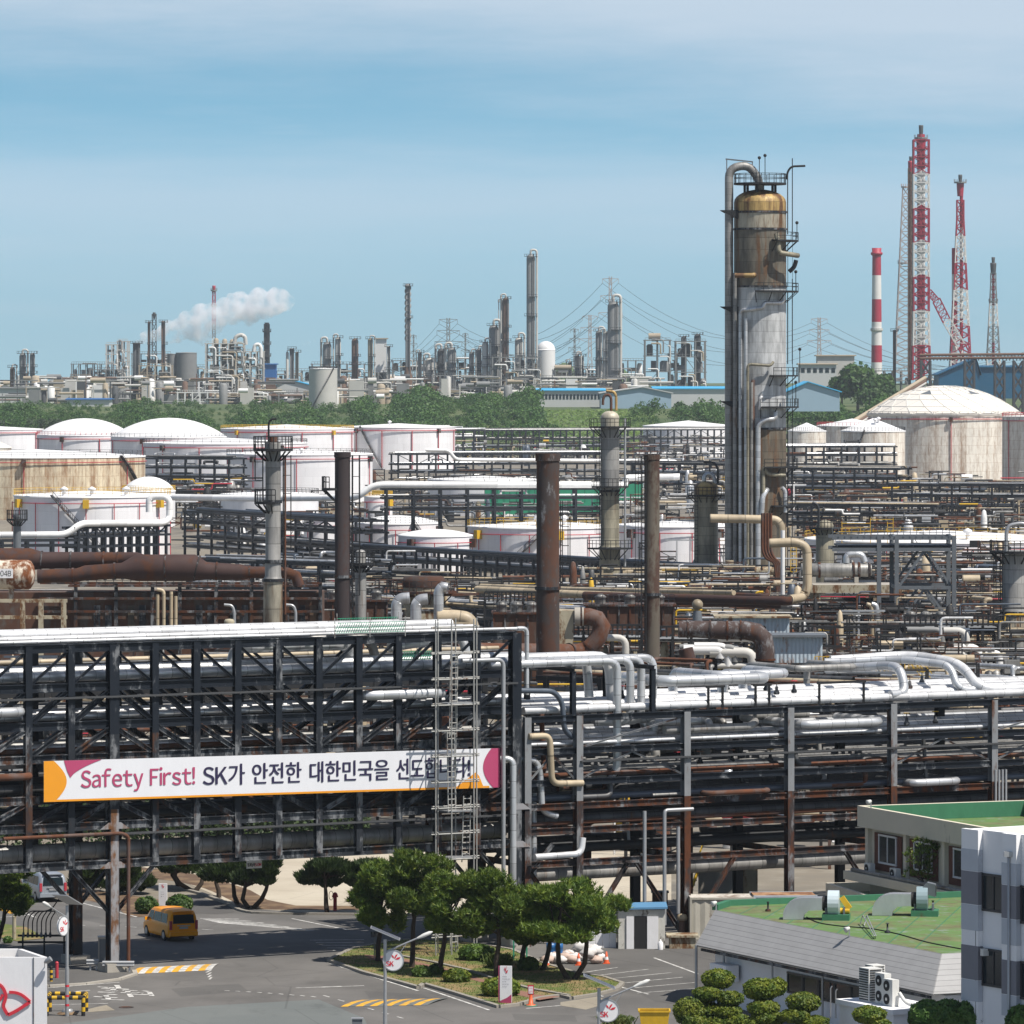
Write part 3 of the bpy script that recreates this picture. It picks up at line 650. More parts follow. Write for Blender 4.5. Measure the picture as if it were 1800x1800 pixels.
M['b_orange']=m_plain('banner_orange', (.75, .30, .012), .5, 0, .05);M['b_pink']=m_plain('banner_magenta', (.42, .055, .14), .5, 0, .05);M['b_ink']=m_plain('banner_ink', (.022, .016, .06), .5, 0, .05)
m=MB();N=80
for k in range(N):m.quad(BP(k/N, 0), BP((k+1)/N, 0), BP((k+1)/N, 1), BP(k/N, 1))
m.build('cloth', M['banner'], bt)
def bshape(name, pts, mat, off=.025):
 m=MB()
 for q in pts:m.quad(*[BP(a, b, off)for a, b in q])
 return m.build(name, mat, bt)
bshape('orange_edge', [[(k/40, 0), ((k+1)/40, 0), ((k+1)/40, .05), (k/40, .05)]for k in range(39)], M['b_orange'])
q=[]
for k in range(12):
 b0, b1=.05+.95*k/12, .05+.95*(k+1)/12;w=lambda b:.012+.036*math.sin(math.pi*min(1, max(0, (b*.9+.1)))*.92)
 q.append([(0, b0), (w(b0), b0), (w(b1), b1), (0, b1)])
bshape('orange_curve', q, M['b_orange'])
q=[]
for k in range(12):
 a0, a1=.042+.08*k/12, .042+.08*(k+1)/12
 f=lambda a:.52+.48*((a-.054)/.068)**.55 if a>.054 else 1-(a-.042)/.012*.48
 q.append([(a0, f(a0)), (a1, f(a1)), (a1, 1), (a0, 1)])
bshape('magenta_curve', q, M['b_pink'])
q=[]
for k in range(12):
 b0, b1=k/12, (k+1)/12;w=lambda b:.036*(math.sin(math.pi*(.12+.80*(1-b)))**.8)*.95+.005
 q.append([(1-w(b0), b0), (1, b0), (1, b1), (1-w(b1), b1)])
bshape('magenta_edge', q, M['b_pink'])
q=[]
for k in range(8):
 t0, t1=k/8, (k+1)/8
 q.append([(.9+.045*t0, .05), (.9+.045*t1, .05), (.9+.045*t1, .05+.36*t1), (.9+.045*t0, .05+.36*t0)])
q.append([(.945, .05), (.962, .02), (.952, .3), (.945, .41)])
bshape('orange_corner', q, M['b_orange'])
def text_mesh(body, spacing=1.0):
 c=bpy.data.curves.new('lettering', 'FONT');c.body=body;c.space_character=spacing
 o=bpy.data.objects.new('lettering', c);COL.objects.link(o)
 bpy.context.view_layer.update()
 me=bpy.data.meshes.new_from_object(o.evaluated_get(bpy.context.evaluated_depsgraph_get()))
 vs=[v.co.copy()for v in me.vertices];fs=[tuple(p.vertices)for p in me.polygons]
 bpy.data.objects.remove(o);bpy.data.curves.remove(c);bpy.data.meshes.remove(me)
 return vs, fs
def lettering(body, a0, a1, b0, b1, mapf, name, mat, parent, bold=.0, off=.03):
 """fit a line of text into the rectangle a0..a1 x b0..b1 of a surface given by mapf(a, b, off)"""
 vs, fs=[], [];pen=0.0;wide=all(ord(c)<128 for c in body)and len(body)<14
 if wide:
  for c in body:
   if c==' ':pen+=.34;continue
   v1, f1=text_mesh(chr(ord(c)+65248));a=min(v.x for v in v1);b_=len(vs)
   vs+=[V((v.x-a+pen, v.y, 0))for v in v1];fs+=[tuple(i+b_ for i in f)for f in f1];pen+=max(v.x for v in v1)-a+.085
 else:vs, fs=text_mesh(body)
 x0, x1=min(v.x for v in vs), max(v.x for v in vs);y0, y1=min(v.y for v in vs), max(v.y for v in vs)
 m=MB()
 for k, dx in enumerate((0, bold, -bold)if bold else(0, )):
  m.add([mapf(a0+(a1-a0)*(v.x-x0)/(x1-x0)+dx, b0+(b1-b0)*(v.y-y0)/(y1-y0), off+k*.004)for v in vs], fs)
 return m.build(name, mat, parent)
lettering('Safety First!', .078, .320, .20, .78, BP, 'lettering', M['b_pink'], bt, .0007)
lettering('SK', .338, .390, .30, .74, BP, 'lettering', M['b_ink'], bt, .0008)
lettering('가', .393, .428, .28, .80, BP, 'lettering', M['b_ink'], bt, .0008)
lettering('안전한', .445, .552, .29, .80, BP, 'lettering', M['b_ink'], bt, .0008)
lettering('대한민국을', .571, .747, .28, .80, BP, 'lettering', M['b_ink'], bt, .0008)
lettering('선도합니다!', .764, .930, .28, .81, BP, 'lettering', M['b_ink'], bt, .0008)
sc=thing('scaffold', 'tall narrow pipe scaffold with ladders standing in front of the banner', 'scaffold', LR.p(Upx(800), -2.2, 0))
M['scaf']=m_rusty('scaffold_tube', (.36, .36, .34), .35, 1.5, .5)
xs4=[(770, -1.2), (801, -1.2), (838, -1.2), (766, -2.5), (794, -2.5), (833, -2.5)]
for x, v in xs4:
 m=MB();m.tube([LR.p(Upx(x, v), v, 0), LR.p(Upx(x, v), v, 20.3)], .045, 5);m.build('standard', M['scaf'], sc)
for i in range(13):
 z=1.2+i*1.55
 m=MB()
 for v in(-1.2, -2.5):m.tube([LR.p(Upx(764, v)-.2, v+.05, z), LR.p(Upx(838, v)+.2, v+.05, z)], .045, 5)
 for x in(768, 836):m.tube([LR.p(Upx(x, -1.2), -1.0, z+.06), LR.p(Upx(x, -2.5), -2.7, z+.06)], .045, 5)
 m.build('ledger', M['scaf'], sc)
for i, (x, z0, z1, dx)in enumerate(((792, .3, 6.0, -4), (812, 5.6, 9.6, 3), (788, 8.6, 13.6, -2), (790, 13.2, 18.2, 2))):
 m=MB();v=-2.0
 for e in(0, .5):m.tube([LR.p(Upx(x, v)+e, v, z0), LR.p(Upx(x+dx, v)+e, v, z1)], .04, 5)
 n=int((z1-z0)/.32)
 for k in range(n):
  f=(k+.5)/n;a=Upx(x+dx*f, v);m.tube([LR.p(a, v, z0+(z1-z0)*f), LR.p(a+.5, v, z0+(z1-z0)*f)], .03, 4)
 m.build('ladder', M['scaf'], sc)
for z in(5.9, 8.7, 12.1, 15.2):
 m=MB();m.base_box(LR.p(Upx(803, -1.8), -1.85, z), (1.9, 1.1, .06), math.atan2(RU[1], RU[0]));m.build('platform', M['galv'], sc)
t=thing('safety_net', 'green safety netting on the bright top pipes of the banner rack', 'net', LR.p(Upx(650), 1, 19.5))
for a, b, v, z in((588, 712, -.1, 19.55), (592, 700, 4.4, 19.6), (705, 760, 2, 17.6)):
 m=MB();ua, ub=Upx(a, v), Upx(b, v);n=int((ub-ua)/.16)
 for k in range(n):m.bar(LR.p(ua+.16*k, v, z), LR.p(ua+.16*k+.3, v, z+.6), .05, .02)
 for q in(0, .3, .58):m.bar(LR.p(ua, v, z+q), LR.p(ub, v, z+q), .04, .03)
 m.build('net', M['green_net'], t)
 for x in(a, (a+b)/2, b):m=MB();m.bar(LR.p(Upx(x, v), v-.04, z-.3), LR.p(Upx(x, v), v-.04, z+.9), .05);m.build('post', M['scaf'], t)
M['tray']=m_plain('cable_tray_zinc', (.07, .072, .075), .6, .2)
for k, (v, z, a, b, lab)in enumerate(((-.25, 16.15, us[0], us[-1], 'dark cable tray along the front of the banner rack under its second deck'), (-.25, 8.1, us[0], us[-1], 'dark cable tray along the front of the banner rack below the banner'), (-.28, 11.2, rc[1], rc[6], 'dark cable tray along the front of the right rack'))):
 R_=LR if k<2 else RR;t=thing('cable_tray', lab, 'cable tray', R_.p(a, v, z));m=MB();m.bar(R_.p(a, v, z), R_.p(b, v, z), .3, .03)
 for q in(-.15, .15):m.bar(R_.p(a, v+q, z+.06), R_.p(b, v+q, z+.06), .02, .1)
 m.build('tray', M['tray'], t);m=MB();n=int((b-a)/1.4)
 for j in range(n):u_=a+(b-a)*(j+.5)/n;m.bar(R_.p(u_, v-.16, z-.03), R_.p(u_, .1, z-.03), .05)
 m.build('arms', M['steel_worn'], t);m=MB()
 for q in(-.08, 0, .07):m.tube([R_.p(a, v+q, z+.05), R_.p(b, v+q, z+.05)], .03, 5)
 m.build('cables', M['black'], t)
for k in range(16):
 j=rnd.choice((0, 0, 1, 2));u_, v=rnd.uniform(rc[1], rc[6]), (rnd.uniform(.4, 2.5)if j else rnd.uniform(.5, 9));p0=RR.p(u_, v, RZ[j]+(.85 if j==0 else.6));t=thing('gate_valve', 'small valve with a handwheel standing among the pipes of the right rack', 'valve', p0, 'valves on the right rack')
 m=MB();m.lathe([(.16, 0), (.2, .12), (.1, .3), (.1, .5), (.03, .52), (.03, .8)], p0, 8);m.build('bonnet', M['steel_worn'], t);m=MB();m.tube([p0+V((.2*math.cos(a), .2*math.sin(a), .78))for a in[2*math.pi*q/10 for q in range(11)]], .025, 5, False);m.bar(p0+V((-.2, 0, .78)), p0+V((.2, 0, .78)), .03);m.build('handwheel', M[rnd.choice(('red_paint', 'steel_rust', 'yellow'))], t)
def m_tank(name, col, grime=.18, rust=0.0, seam=2.4, panels=22, line=.22, rustcol=(.24, .105, .03), cover=(.55, .85)):
 n=NT(name);uv=n.uv()
 fr=n.math('FRACT', n.math('DIVIDE', uv[1], seam));ln=n.math('LESS_THAN', fr, .035)
 row=n.math('FLOOR', n.math('DIVIDE', uv[1], seam))
 fu=n.math('FRACT', n.math('ADD', n.math('MULTIPLY', uv[0], panels), n.math('MULTIPLY', row, .37)))
 ln=n.math('MAXIMUM', ln, n.math('LESS_THAN', fu, .03))
 st=n.ramp(n.noise(.5, (1, 1, .09), 6, .65), .38, .75)
 k=n.math('MULTIPLY', n.math('MULTIPLY_ADD', st, -grime, 1.0), n.math('MULTIPLY_ADD', ln, -line*.5, 1.0))
 wn_=n.n('ShaderNodeTexWhiteNoise', noise_dimensions='2D');cb=n.n('ShaderNodeCombineXYZ')
 n.set(cb.inputs[0], n.math('FLOOR', n.math('ADD', n.math('MULTIPLY', uv[0], panels), n.math('MULTIPLY', row, .37))));n.set(cb.inputs[1], row);n.set(wn_.inputs['Vector'], cb.outputs[0])
 k=n.math('MULTIPLY', k, n.math('MULTIPLY_ADD', wn_.outputs[0], .07, .96))
 c=n.val(col, k)
 if rust:
  a=n.noise(.42, (1, 1, .05), 7, .72, w=2.0);b=n.noise(1.6, (1, 1, .3), 5, .7, w=7)
  rf=n.ramp(n.math('ADD', n.math('MULTIPLY', a, .65), n.math('MULTIPLY', b, .35)), cover[0]-.22*rust, cover[1]-.24*rust)
  c=n.mix(n.math('MULTIPLY', rf, .9), c, n.mix(n.noise(1.1, (1, 1, .2)), rustcol, (.10, .045, .02)))
  c=n.mix(n.math('MULTIPLY', ln, .55*rust), c, rustcol)
 return n.done(c, .5, 0.0)
M['tank_white']=m_tank('tank_white', (.83, .83, .85), .12, 0, line=.16)
M['tank_roof']=m_plain('tank_roof_white', (.82, .82, .82), .5, 0, .06, .4)
M['tank_rusty']=m_tank('tank_rust_streaked', (.84, .74, .54), .3, .82, 2.6, 34, .3, rustcol=(.34, .14, .035))
M['tank_cream']=m_tank('tank_cream', (.86, .82, .73), .25, .62, 2.9, 24, .35, rustcol=(.36, .18, .07))
M['roof_cream']=m_plain('roof_cream', (.74, .70, .63), .6, 0, .08, .3)
M['roof_dirty']=m_rusty('roof_dirty_white', (.66, .64, .60), .2, .3, .6, rust=(.3, .18, .09))
def tank(label, px0, px1, d, yrim, roof='cone', rise=None, mat='tank_white', rail='yellow', red=True, stair=None, group=None, roofmat='tank_roof', gauge=(), name='storage_tank', red_n=9, base=0.0):
 R_=(px1-px0)*d/F/2;cx=XD((px0+px1)/2, d);H_=ZD(yrim, d)
 c=V((cx, d, base));t=thing(name, label, 'tank', c, group);H_-=base
 n=64
 m=MB();m.lathe([(R_, 0), (R_, H_)], c, n);m.build('shell', M[mat], t)
 rise=rise if rise is not None else R_*.06
 m=MB()
 if roof=='dome':
  Rs=(R_*R_+rise*rise)/(2*rise)
  prof=[(R_+.12, H_-.25), (R_+.12, H_+.02)]+[(R_*math.cos(k/10*math.pi/2), H_+.02+math.sqrt(max(0, Rs*Rs-(R_*math.cos(k/10*math.pi/2))**2))-(Rs-rise))for k in range(0, 10)]+[(.02, H_+rise)]
  m.lathe(prof, c, n)
 elif roof=='geo':
  Rs=(R_*R_+rise*rise)/(2*rise);rings=7;vs=[];
  z=lambda r:H_+.3+math.sqrt(max(0, Rs*Rs-r*r))-(Rs-rise)
  pts=[]
  for k in range(rings+1):
   r=R_*1.02*(1-k/rings);cnt=21
   pts.append([c+V((r*math.cos(2*math.pi*(j+.5*(k%2))/cnt), r*math.sin(2*math.pi*(j+.5*(k%2))/cnt), z(min(r, R_))))for j in range(cnt)])
  for k in range(rings):
   for j in range(21):
    a, b=pts[k][j], pts[k][(j+1)%21];j2=j+(k%2)
    e, f=pts[k+1][j2%21], pts[k+1][(j2-1)%21]
    m.quad(a, b, e);m.quad(f, a, e)
  m.lathe([(R_+.3, H_-.4), (R_*1.02, H_+.3)], c, n)
 elif roof=='float':
  m.lathe([(R_+.3, H_-.3), (R_+.3, H_), (R_-.3, H_), (R_-.35, H_-1.2), (.02, H_-1.0)], c, n)
 else:
  m.lathe([(R_+.15, H_-.25), (R_+.15, H_+.02), (R_, H_+.05), (.02, H_+rise)], c, n)
 m.build('roof', M[roofmat], t)
 if roof=='geo':
  m=MB()
  for k in range(rings-1):
   for j in range(21):
    m.bar(pts[k][j]+V((0, 0, .05)), pts[k][(j+1)%21]+V((0, 0, .05)), .16);j2=j+(k%2)
    m.bar(pts[k][j]+V((0, 0, .05)), pts[k+1][j2%21]+V((0, 0, .05)), .16);m.bar(pts[k][j]+V((0, 0, .05)), pts[k+1][(j2-1)%21]+V((0, 0, .05)), .16)
  m.build('roof_ribs', M['roof_dirty'], t)
  m=MB()
  for j, k in((13, 3), (17, 3), (2, 3)):
   a, b=pts[k][j], pts[k][(j+1)%21];e=pts[k+1][(j+(k%2))%21];ce=(a+b+e)/3;up=V((0, 0, .12))
   m.quad(ce+(a-ce)*.9+up, ce+(b-ce)*.9+up, ce+(e-ce)*.9+up)
  m.build('skylight', M['steel_grey'], t)
 if rail:
  m=MB();w=max(.05, .055*d/900);npost=56
  for k in range(npost):
   a, b=2*math.pi*k/npost, 2*math.pi*(k+1)/npost
   p, q=c+V((R_*math.cos(a), R_*math.sin(a), H_+.03)), c+V((R_*math.cos(b), R_*math.sin(b), H_+.03))
   m.bar(p, p+V((0, 0, 1.15)), w)
   for hz_ in(.6, 1.12):m.bar(p+V((0, 0, hz_)), q+V((0, 0, hz_)), w)
  m.build('railing', M[rail], t)
 if red:
  w=max(.09, .08*d/900)
  m=MB();ring=[c+V(((R_+.35)*math.cos(math.pi*(1+k/40)), (R_+.35)*math.sin(math.pi*(1+k/40)), H_-1.3))for k in range(41)]
  m.tube(ring, w, 6);m.build('fire_ring_pipe', M['red_paint'], t)
  for k in range(red_n):
   a=math.pi*(1+(k+.5)/red_n)
   p=c+V(((R_+.35)*math.cos(a), (R_+.35)*math.sin(a), 0))
   m=MB();m.tube([p, p+V((0, 0, H_-1.3))], w, 6);m.build('riser_pipe', M['red_paint'], t)
   if k%3==1:
    m=MB();o=V((math.cos(a), math.sin(a), 0));m.base_box(p+o*.2+V((0, 0, H_-2.2)), (1.1, 1.1, 1.6), a);m.build('foam_chamber', M['yellow']if rail=='yellow' else M['steel_rust'], t)
 if stair:
  a0, a1=stair;m=MB();N=30
  for k in range(N):
   f0, f1=k/N, (k+1)/N
   pa=[c+V(((R_+.6)*math.cos(a), (R_+.6)*math.sin(a), z))for a, z in((a0+(a1-a0)*f0, H_*f0+.3), (a0+(a1-a0)*f1, H_*f1+.3))]
   m.bar(pa[0], pa[1], .9, .18);m.bar(pa[0]+V((0, 0, 1.0)), pa[1]+V((0, 0, 1.0)), .07);m.bar(pa[0], pa[0]+V((0, 0, 1.0)), .07)
  m.build('spiral_stair', M['steel_worn'], t)
 for a, r, hh in gauge:
  p=c+V((R_*r*math.cos(a), R_*r*math.sin(a), H_+rise*(1-r)))
  m=MB();m.lathe([(.35, 0), (.35, hh*.6), (.75, hh*.6), (.75, hh*.8), (.02, hh)], p, 10);m.build('roof_vent', M['white_paint'], t)
 return t
pi=math.pi
tank('white tank with a yellow railed rim and red pipes in front of the rusty tank', 25, 300, 1000, 870, rail='yellow', stair=(pi*1.60, pi*1.36), gauge=((-1.9, .9, 1.8), (-1.5, .9, 1.8), (-1.0, .9, 1.8)))
tank('huge rust streaked yellowish storage tank at the left edge with a curved stair', -135, 255, 1310, 801, mat='tank_rusty', rail='steel_worn', red=True, red_n=3, stair=(pi*1.99, pi*1.80))
tank('white storage tank with a faint number and a railing, behind the tall slim grey column', 398, 655, 1475, 797, rail='steel_worn', red_n=5, gauge=((-1.5, .9, 1.6), ))
tank('low white tank behind the long white pipe, left of the slim grey column', 388, 560, 1160, 868, rail='steel_worn', red=False)
tank('white domed tank with a red stair over its roof, left of the two far domes', 65, 232, 1750, 764, 'dome', 5.4, rail='red_paint', red_n=4)
tank('white domed tank, right of the two far domes at left', 195, 398, 1715, 767, 'dome', 6.0, rail='steel_grey', red_n=4)
tank('wide white tank with red risers in front of the right hand dome', 252, 540, 1610, 778, rail='steel_worn', red_n=6)
tank('white tank cut by the left picture edge below the far green trees', -80, 76, 1940, 754, rail=None, red_n=3)
tank('cream cone roofed tank just showing at the left edge above the rusty tank', -70, 20, 1560, 786, 'cone', 3.5, mat='tank_cream', roofmat='roof_cream', rail=None, red=False)
tank('white tank in the far row with yellow rim rails, right of the two domes', 388, 622, 1960, 753, rail='yellow', red_n=6)
tank('pale far tank with a dark diagonal stair, left of the black pipe trestle', 600, 800, 1985, 750, rail=None, stair=(pi*1.42, pi*1.28), red_n=6, gauge=((-1.8, .6, 2), ))
tank('small white domed tank between the rusty tank and the pipe racks', 215, 308, 1225, 862, 'dome', 3.2, rail='yellow', red=False)
tank('white tank with a rounded roof between the two brown stacks', 622, 772, 1010, 918, 'dome', 1.3, rail='steel_worn', stair=(pi*1.8, pi*1.62), red_n=5)
tank('low white tank half hidden at the foot of the tank between the brown stacks', 700, 830, 950, 940, 'dome', 1.0, rail=None, red_n=5)
tank('small white tank right of the tall slim grey column', 534, 604, 1040, 912, rail=None, red_n=2)
tank('white tank with yellow rim rails and a diagonal stair, behind the widest brown stack', 822, 1092, 985, 924, rail='yellow', stair=(pi*1.36, pi*1.52), red_n=8, gauge=((-1.7, .7, 2), (-1.2, .7, 2)))
tank('white tank with red risers right of the tall pale column', 1080, 1290, 975, 922, rail='steel_worn', red_n=6)
tank('white tank half wrapped in green scaffold netting', 752, 948, 1330, 842, rail='steel_worn', red=False)
tank('tiny white tank with yellow steps behind the left brown stack', 640, 690, 1190, 872, rail='yellow', red_n=2)
tank('big cream tank with a faceted dome roof at the right, rust streaked', 1526, 1795, 1790, 729, 'geo', 9.6, mat='tank_cream', roofmat='roof_cream', rail='steel_worn', red=True, red_n=3)
tank('tall pale tank cut by the right picture edge beside the faceted dome tank', 1762, 1990, 1680, 732, mat='tank_cream', roofmat='roof_dirty', rail='red_paint', red_n=4)
tank('smaller white tank with a cone roof in front of the faceted dome tank', 1478, 1591, 1610, 757, 'cone', 3.8, mat='tank_cream', rail='steel_worn', red=False, gauge=((-1.5, .5, 2), (-1.2, .4, 2)), stair=(pi*1.2, pi*1.4))
tank('small white tank just right of the great tower', 1384, 1452, 1700, 757, 'cone', 2.6, mat='tank_cream', rail='steel_worn', red=False)
tank('pale tank behind the small cone roofed tank', 1436, 1560, 1900, 748, 'cone', 2.5, mat='tank_cream', rail='red_paint', red=False)
tank('white tank just left of the great tower below the far field', 1130, 1290, 2290, 748, 'cone', 2.2, mat='tank_white', rail=None, red=False)
tank('wide white tank with a yellow railed rim at right behind the grey steel tower', 1415, 1890, 905, 946, rail='yellow', red_n=10, gauge=((-1.4, .8, 2), (-1.8, .8, 1.6)))
t=thing('net_scaffold', 'scaffold hung with green netting against the right half of a white tank', 'scaffold', V((XD(905, 1310), 1310, 0)))
for k, (a, b, y0, y1)in enumerate(((852, 960, 848, 905), (945, 1072, 846, 905), (1060, 1130, 850, 880))):
 m=MB();dd=1312+6*k
 pts=[P(a+(b-a)*i/8, y0+2*(i%2), dd)for i in range(9)]+[P(a+(b-a)*(8-i)/8, y1-2*(i%2), dd)for i in range(9)]
 m.slab(pts, (0, .25, 0));m.build('net', M['green_net'], t)
for x in range(852, 1130, 22):
 m=MB();m.bar(P(x, 842, 1311), V((XD(x, 1311), 1311, 0)), .12);m.build('standard', M['steel_navy'], t)
m=MB();m.slab([P(832, 885, 1305), P(900, 882, 1305), P(1050, 884, 1305), P(1050, 889, 1305), P(880, 893, 1305)], (0, .3, 0));m.build('net', M['green_net'], t)
def mrack(label, px0, d0, px1, d1, rows, width=6, bay=6.0, ext=1.0, mat=None, truss=False, col=.4, name='pipe_rack', back=True):
 """rows: photo rows of the beam levels at the left end"""
 a=V((XD(px0, d0), d0, 0));b=V((XD(px1, d1), d1, 0));L=(b-a).length;u=(b-a).normalized()
 n=max(1, round(L/bay));us=[L*k/n for k in range(n+1)]
 zs=[ZD(y, d0)for y in rows]
 r=Rack(name, label, (a.x, a.y), (u.x, u.y), width, us, range(n+1), zs, col=(col, col), beam=(.25, .4), mat=mat or M['steel_far'], ibeam=False, ext=(ext, ext), back=back)
 if truss:
  for k in range(n):
   up=k%2
   r.diag(us[k]+.2, zs[1]+.2 if up else zs[0]-.2, us[k+1]-.2, zs[0]-.2 if up else zs[1]+.2, 0, .2, .2)
 return r
PM=['clad', 'clad_bright', 'clad_old', 'clad_dim', 'clad', 'pipe_dark', 'clad_old', 'pipe_blue']
FARP=MB();FMATS=['clad', 'clad_bright', 'clad_old', 'clad_dim', 'pipe_dark', 'pipe_blue', 'clad_white', 'clad_tan', 'pipe_rust']
def far_tube(pts, r, mat, n=6, fil=None):
 FARP.cur=FMATS.index(mat);FARP.tube(pts, r, n, False, fil or r*3, 3);FARP.cur=0
def fill(r, label, group, dens=1.0, mats=None, rmax=.3, loops=.25, levels=None):
 far=r.o.y>415
 mats=mats or PM
 for li, z in enumerate(r.zs):
  if levels is not None and li not in levels:continue
  v=.5
  while v<r.w-.3:
   rr=rnd.uniform(.1, rmax)
   if rnd.random()<dens:
    L=r.u1-r.u0;u0=r.u0+(rnd.uniform(0, .3)*L if rnd.random()<.35 else 0);u1=r.u1-(rnd.uniform(0, .3)*L if rnd.random()<.35 else 0)
    lp=()
    if rnd.random()<loops and u1-u0>16:
     lp=((rnd.uniform(u0+2, u1-9), rnd.uniform(3, 6), rnd.uniform(.5, 1.2), rnd.choice((.4, .9))), )
    mt=rnd.choice(mats)
    if far:
     zc=z+rr+.28;pts=[r.p(u0, v, zc)]
     for(a, L_, rise, dv)in lp:pts+=[r.p(a, v, zc), r.p(a, v, zc+rise), r.p(a, v+dv, zc+rise), r.p(a+L_, v+dv, zc+rise), r.p(a+L_, v, zc+rise), r.p(a+L_, v, zc)]
     far_tube(pts+[r.p(u1, v, zc)], rr, mt)
    else:r.run(v, z, rr, M[mt], label, group, u0, u1, lp, n=7)
   v+=rr*2+rnd.uniform(.15, .5)
ra=mrack('black trussed trestle carrying the stepped white pipe in front of the left white tank', 138, 900, 292, 915, [928, 944, 962], 3, 2.15, truss=True)
ra2=mrack('low black trestle at the far left under the white pipe', -40, 895, 138, 899, [951, 960], 3, 4)
pipe([P(-60, 941, 899), P(118, 940, 899.5), P(141, 920, 900), P(287, 919, 914), P(298, 912, 915), P(298, 880, 915), P(290, 873, 915), P(270, 873, 915), P(262, 878, 915), P(262, 900, 915)], .58, M['clad_white'], 'stepped thick white pipe that rises and hooks back before the left white tank', fil=1.6, n=12)
for v, z in((1.0, 5), (2.2, 5)):ra.run(v, ra.zs[1], .25, M['clad_bright'], 'slim white pipe on the trussed trestle below the stepped white pipe', 'slim pipes on the left trestle')
rb=mrack('dark pipe rack with many levels right of the hooked white pipe', 325, 1015, 598, 945, [899, 918, 943, 960], 9, 7.0, truss=True)
fill(rb, 'pipe among the run on the dark rack right of the hooked white pipe', 'pipes on the rack right of the hooked white pipe', .8, ['pipe_blue', 'clad_dim', 'clad', 'clad_bright', 'pipe_dark'])
pipe([P(300, 874, 1016), P(450, 876, 1000), P(592, 875, 985), P(627, 875, 980), P(652, 856, 980), P(668, 852, 980), P(1058, 852, 985), P(1100, 852, 990), P(1100, 840, 990), P(1195, 838, 990)], .62, M['clad_white'], 'very long thick white pipe stepping up behind the left brown stack', fil=1.6, n=12)
rsup=mrack('row of black posts carrying the very long thick white pipe', 680, 984, 1060, 988, [860, 876, 896], 4, 4.8)
fill(rsup, 'pipe on the black posts under the very long white pipe', 'pipes under the very long white pipe', .8, ['clad_white', 'pipe_dark', 'clad'])
rc3=mrack('long black pipe trestle descending rightward across the white tanks', 540, 965, 1330, 830, [957, 976, 1000], 6, 4.2)
rc3.run(.5, rc3.zs[0], .28, M['pipe_blue'], 'blue grey pipe on the front edge of the long descending trestle')
rc3.run(1.6, rc3.zs[0], .2, M['clad'], 'silver pipe on top of the long descending trestle')
fill(rc3, 'pipe among the run on the long descending trestle', 'pipes on the long descending trestle', .8, ['pipe_blue', 'clad_dim', 'clad', 'pipe_dark'], levels=(1, 2))
rc4=mrack('second black trestle behind the long descending one', 560, 990, 1250, 880, [966, 985], 5, 5.2)
fill(rc4, 'pipe on the second trestle behind the long descending one', 'pipes on the second descending trestle', .7, ['pipe_blue', 'clad_dim', 'clad', 'clad_white'])
rd=mrack('long far black pipe truss below the green field, left of the great tower', 852, 2200, 1372, 2240, [757, 773, 786, 800], 8, 5.9, truss=True, col=.6)
fill(rd, 'far pipe among those in the long black truss below the green field', 'pipes in the far black truss', .8, rmax=.45)
rd2=mrack('small black frame of pipes at the left end of the far truss', 776, 2150, 852, 2160, [757, 770, 788, 802], 8, 5, col=.6)
fill(rd2, 'pipe in the small black frame left of the far truss', 'pipes in the frame left of the far truss', .8, ['clad_bright', 'clad_white', 'clad'], rmax=.45)
re=mrack('black pipe rack right of the far pale tank, above the netted tank', 700, 1680, 1060, 1700, [799, 817, 831, 843], 8, 6.2, truss=True, col=.5)
fill(re, 'pipe on the black rack above the netted tank', 'pipes on the rack above the netted tank', .75, rmax=.4)
pipe([P(748, 791, 1670), P(790, 792, 1670), P(800, 808, 1670), P(1190, 811, 1690), P(1204, 826, 1690), P(1216, 828, 1690), P(1222, 815, 1690), P(1300, 815, 1690)], .62, M['clad_white'], 'thick white pipe with a step down, running behind the brown stacks to the great tower', fil=1.6, n=10)
rf=mrack('black pipe rack at left between the rusty tank and the numbered white tank', 250, 1400, 402, 1390, [806, 822, 838, 852, 866], 9, 4.5, col=.4)
fill(rf, 'pipe in the rack between the rusty tank and the numbered white tank', 'pipes between the rusty tank and the numbered tank', .8, rmax=.35)
rg=mrack('pipe rack left of the great tower, above the long white pipe', 1085, 1500, 1275, 1480, [815, 832, 850, 872, 892], 9, 5, col=.4)
fill(rg, 'pipe in the rack left of the great tower', 'pipes in the rack left of the great tower', .8, rmax=.35)
rh=mrack('black pipe rack right of the great tower below the cone roofed tank', 1386, 1560, 1572, 1570, [786, 801, 818, 836, 852], 10, 5.5, col=.5)
fill(rh, 'pipe in the rack below the cone roofed tank', 'pipes below the cone roofed tank', .85, ['clad_old', 'clad_dim', 'pipe_rust', 'clad', 'pipe_dark'], rmax=.4)
ri=mrack('long black rack below the faceted dome tank at right', 1568, 1235, 1850, 1225, [853, 872, 890, 906], 10, 4.8, col=.45)
fill(ri, 'pipe in the long black rack below the faceted dome tank', 'pipes below the faceted dome tank', .8, ['clad_old', 'clad_dim', 'pipe_dark', 'clad'], rmax=.3)
rj=mrack('dense pipe rack right of the great tower, middle distance', 1392, 1330, 1576, 1320, [824, 840, 858, 875, 892], 10, 5, col=.45)
fill(rj, 'pipe in the dense rack right of the great tower', 'pipes in the dense rack right of the great tower', .8, ['clad_old', 'clad_dim', 'pipe_rust', 'clad', 'clad_tan', 'pipe_dark'], rmax=.35)
rk=mrack('pipe rack just in front of the dense one, right of the great tower', 1384, 1100, 1640, 1090, [888, 905, 922], 8, 5, col=.4)
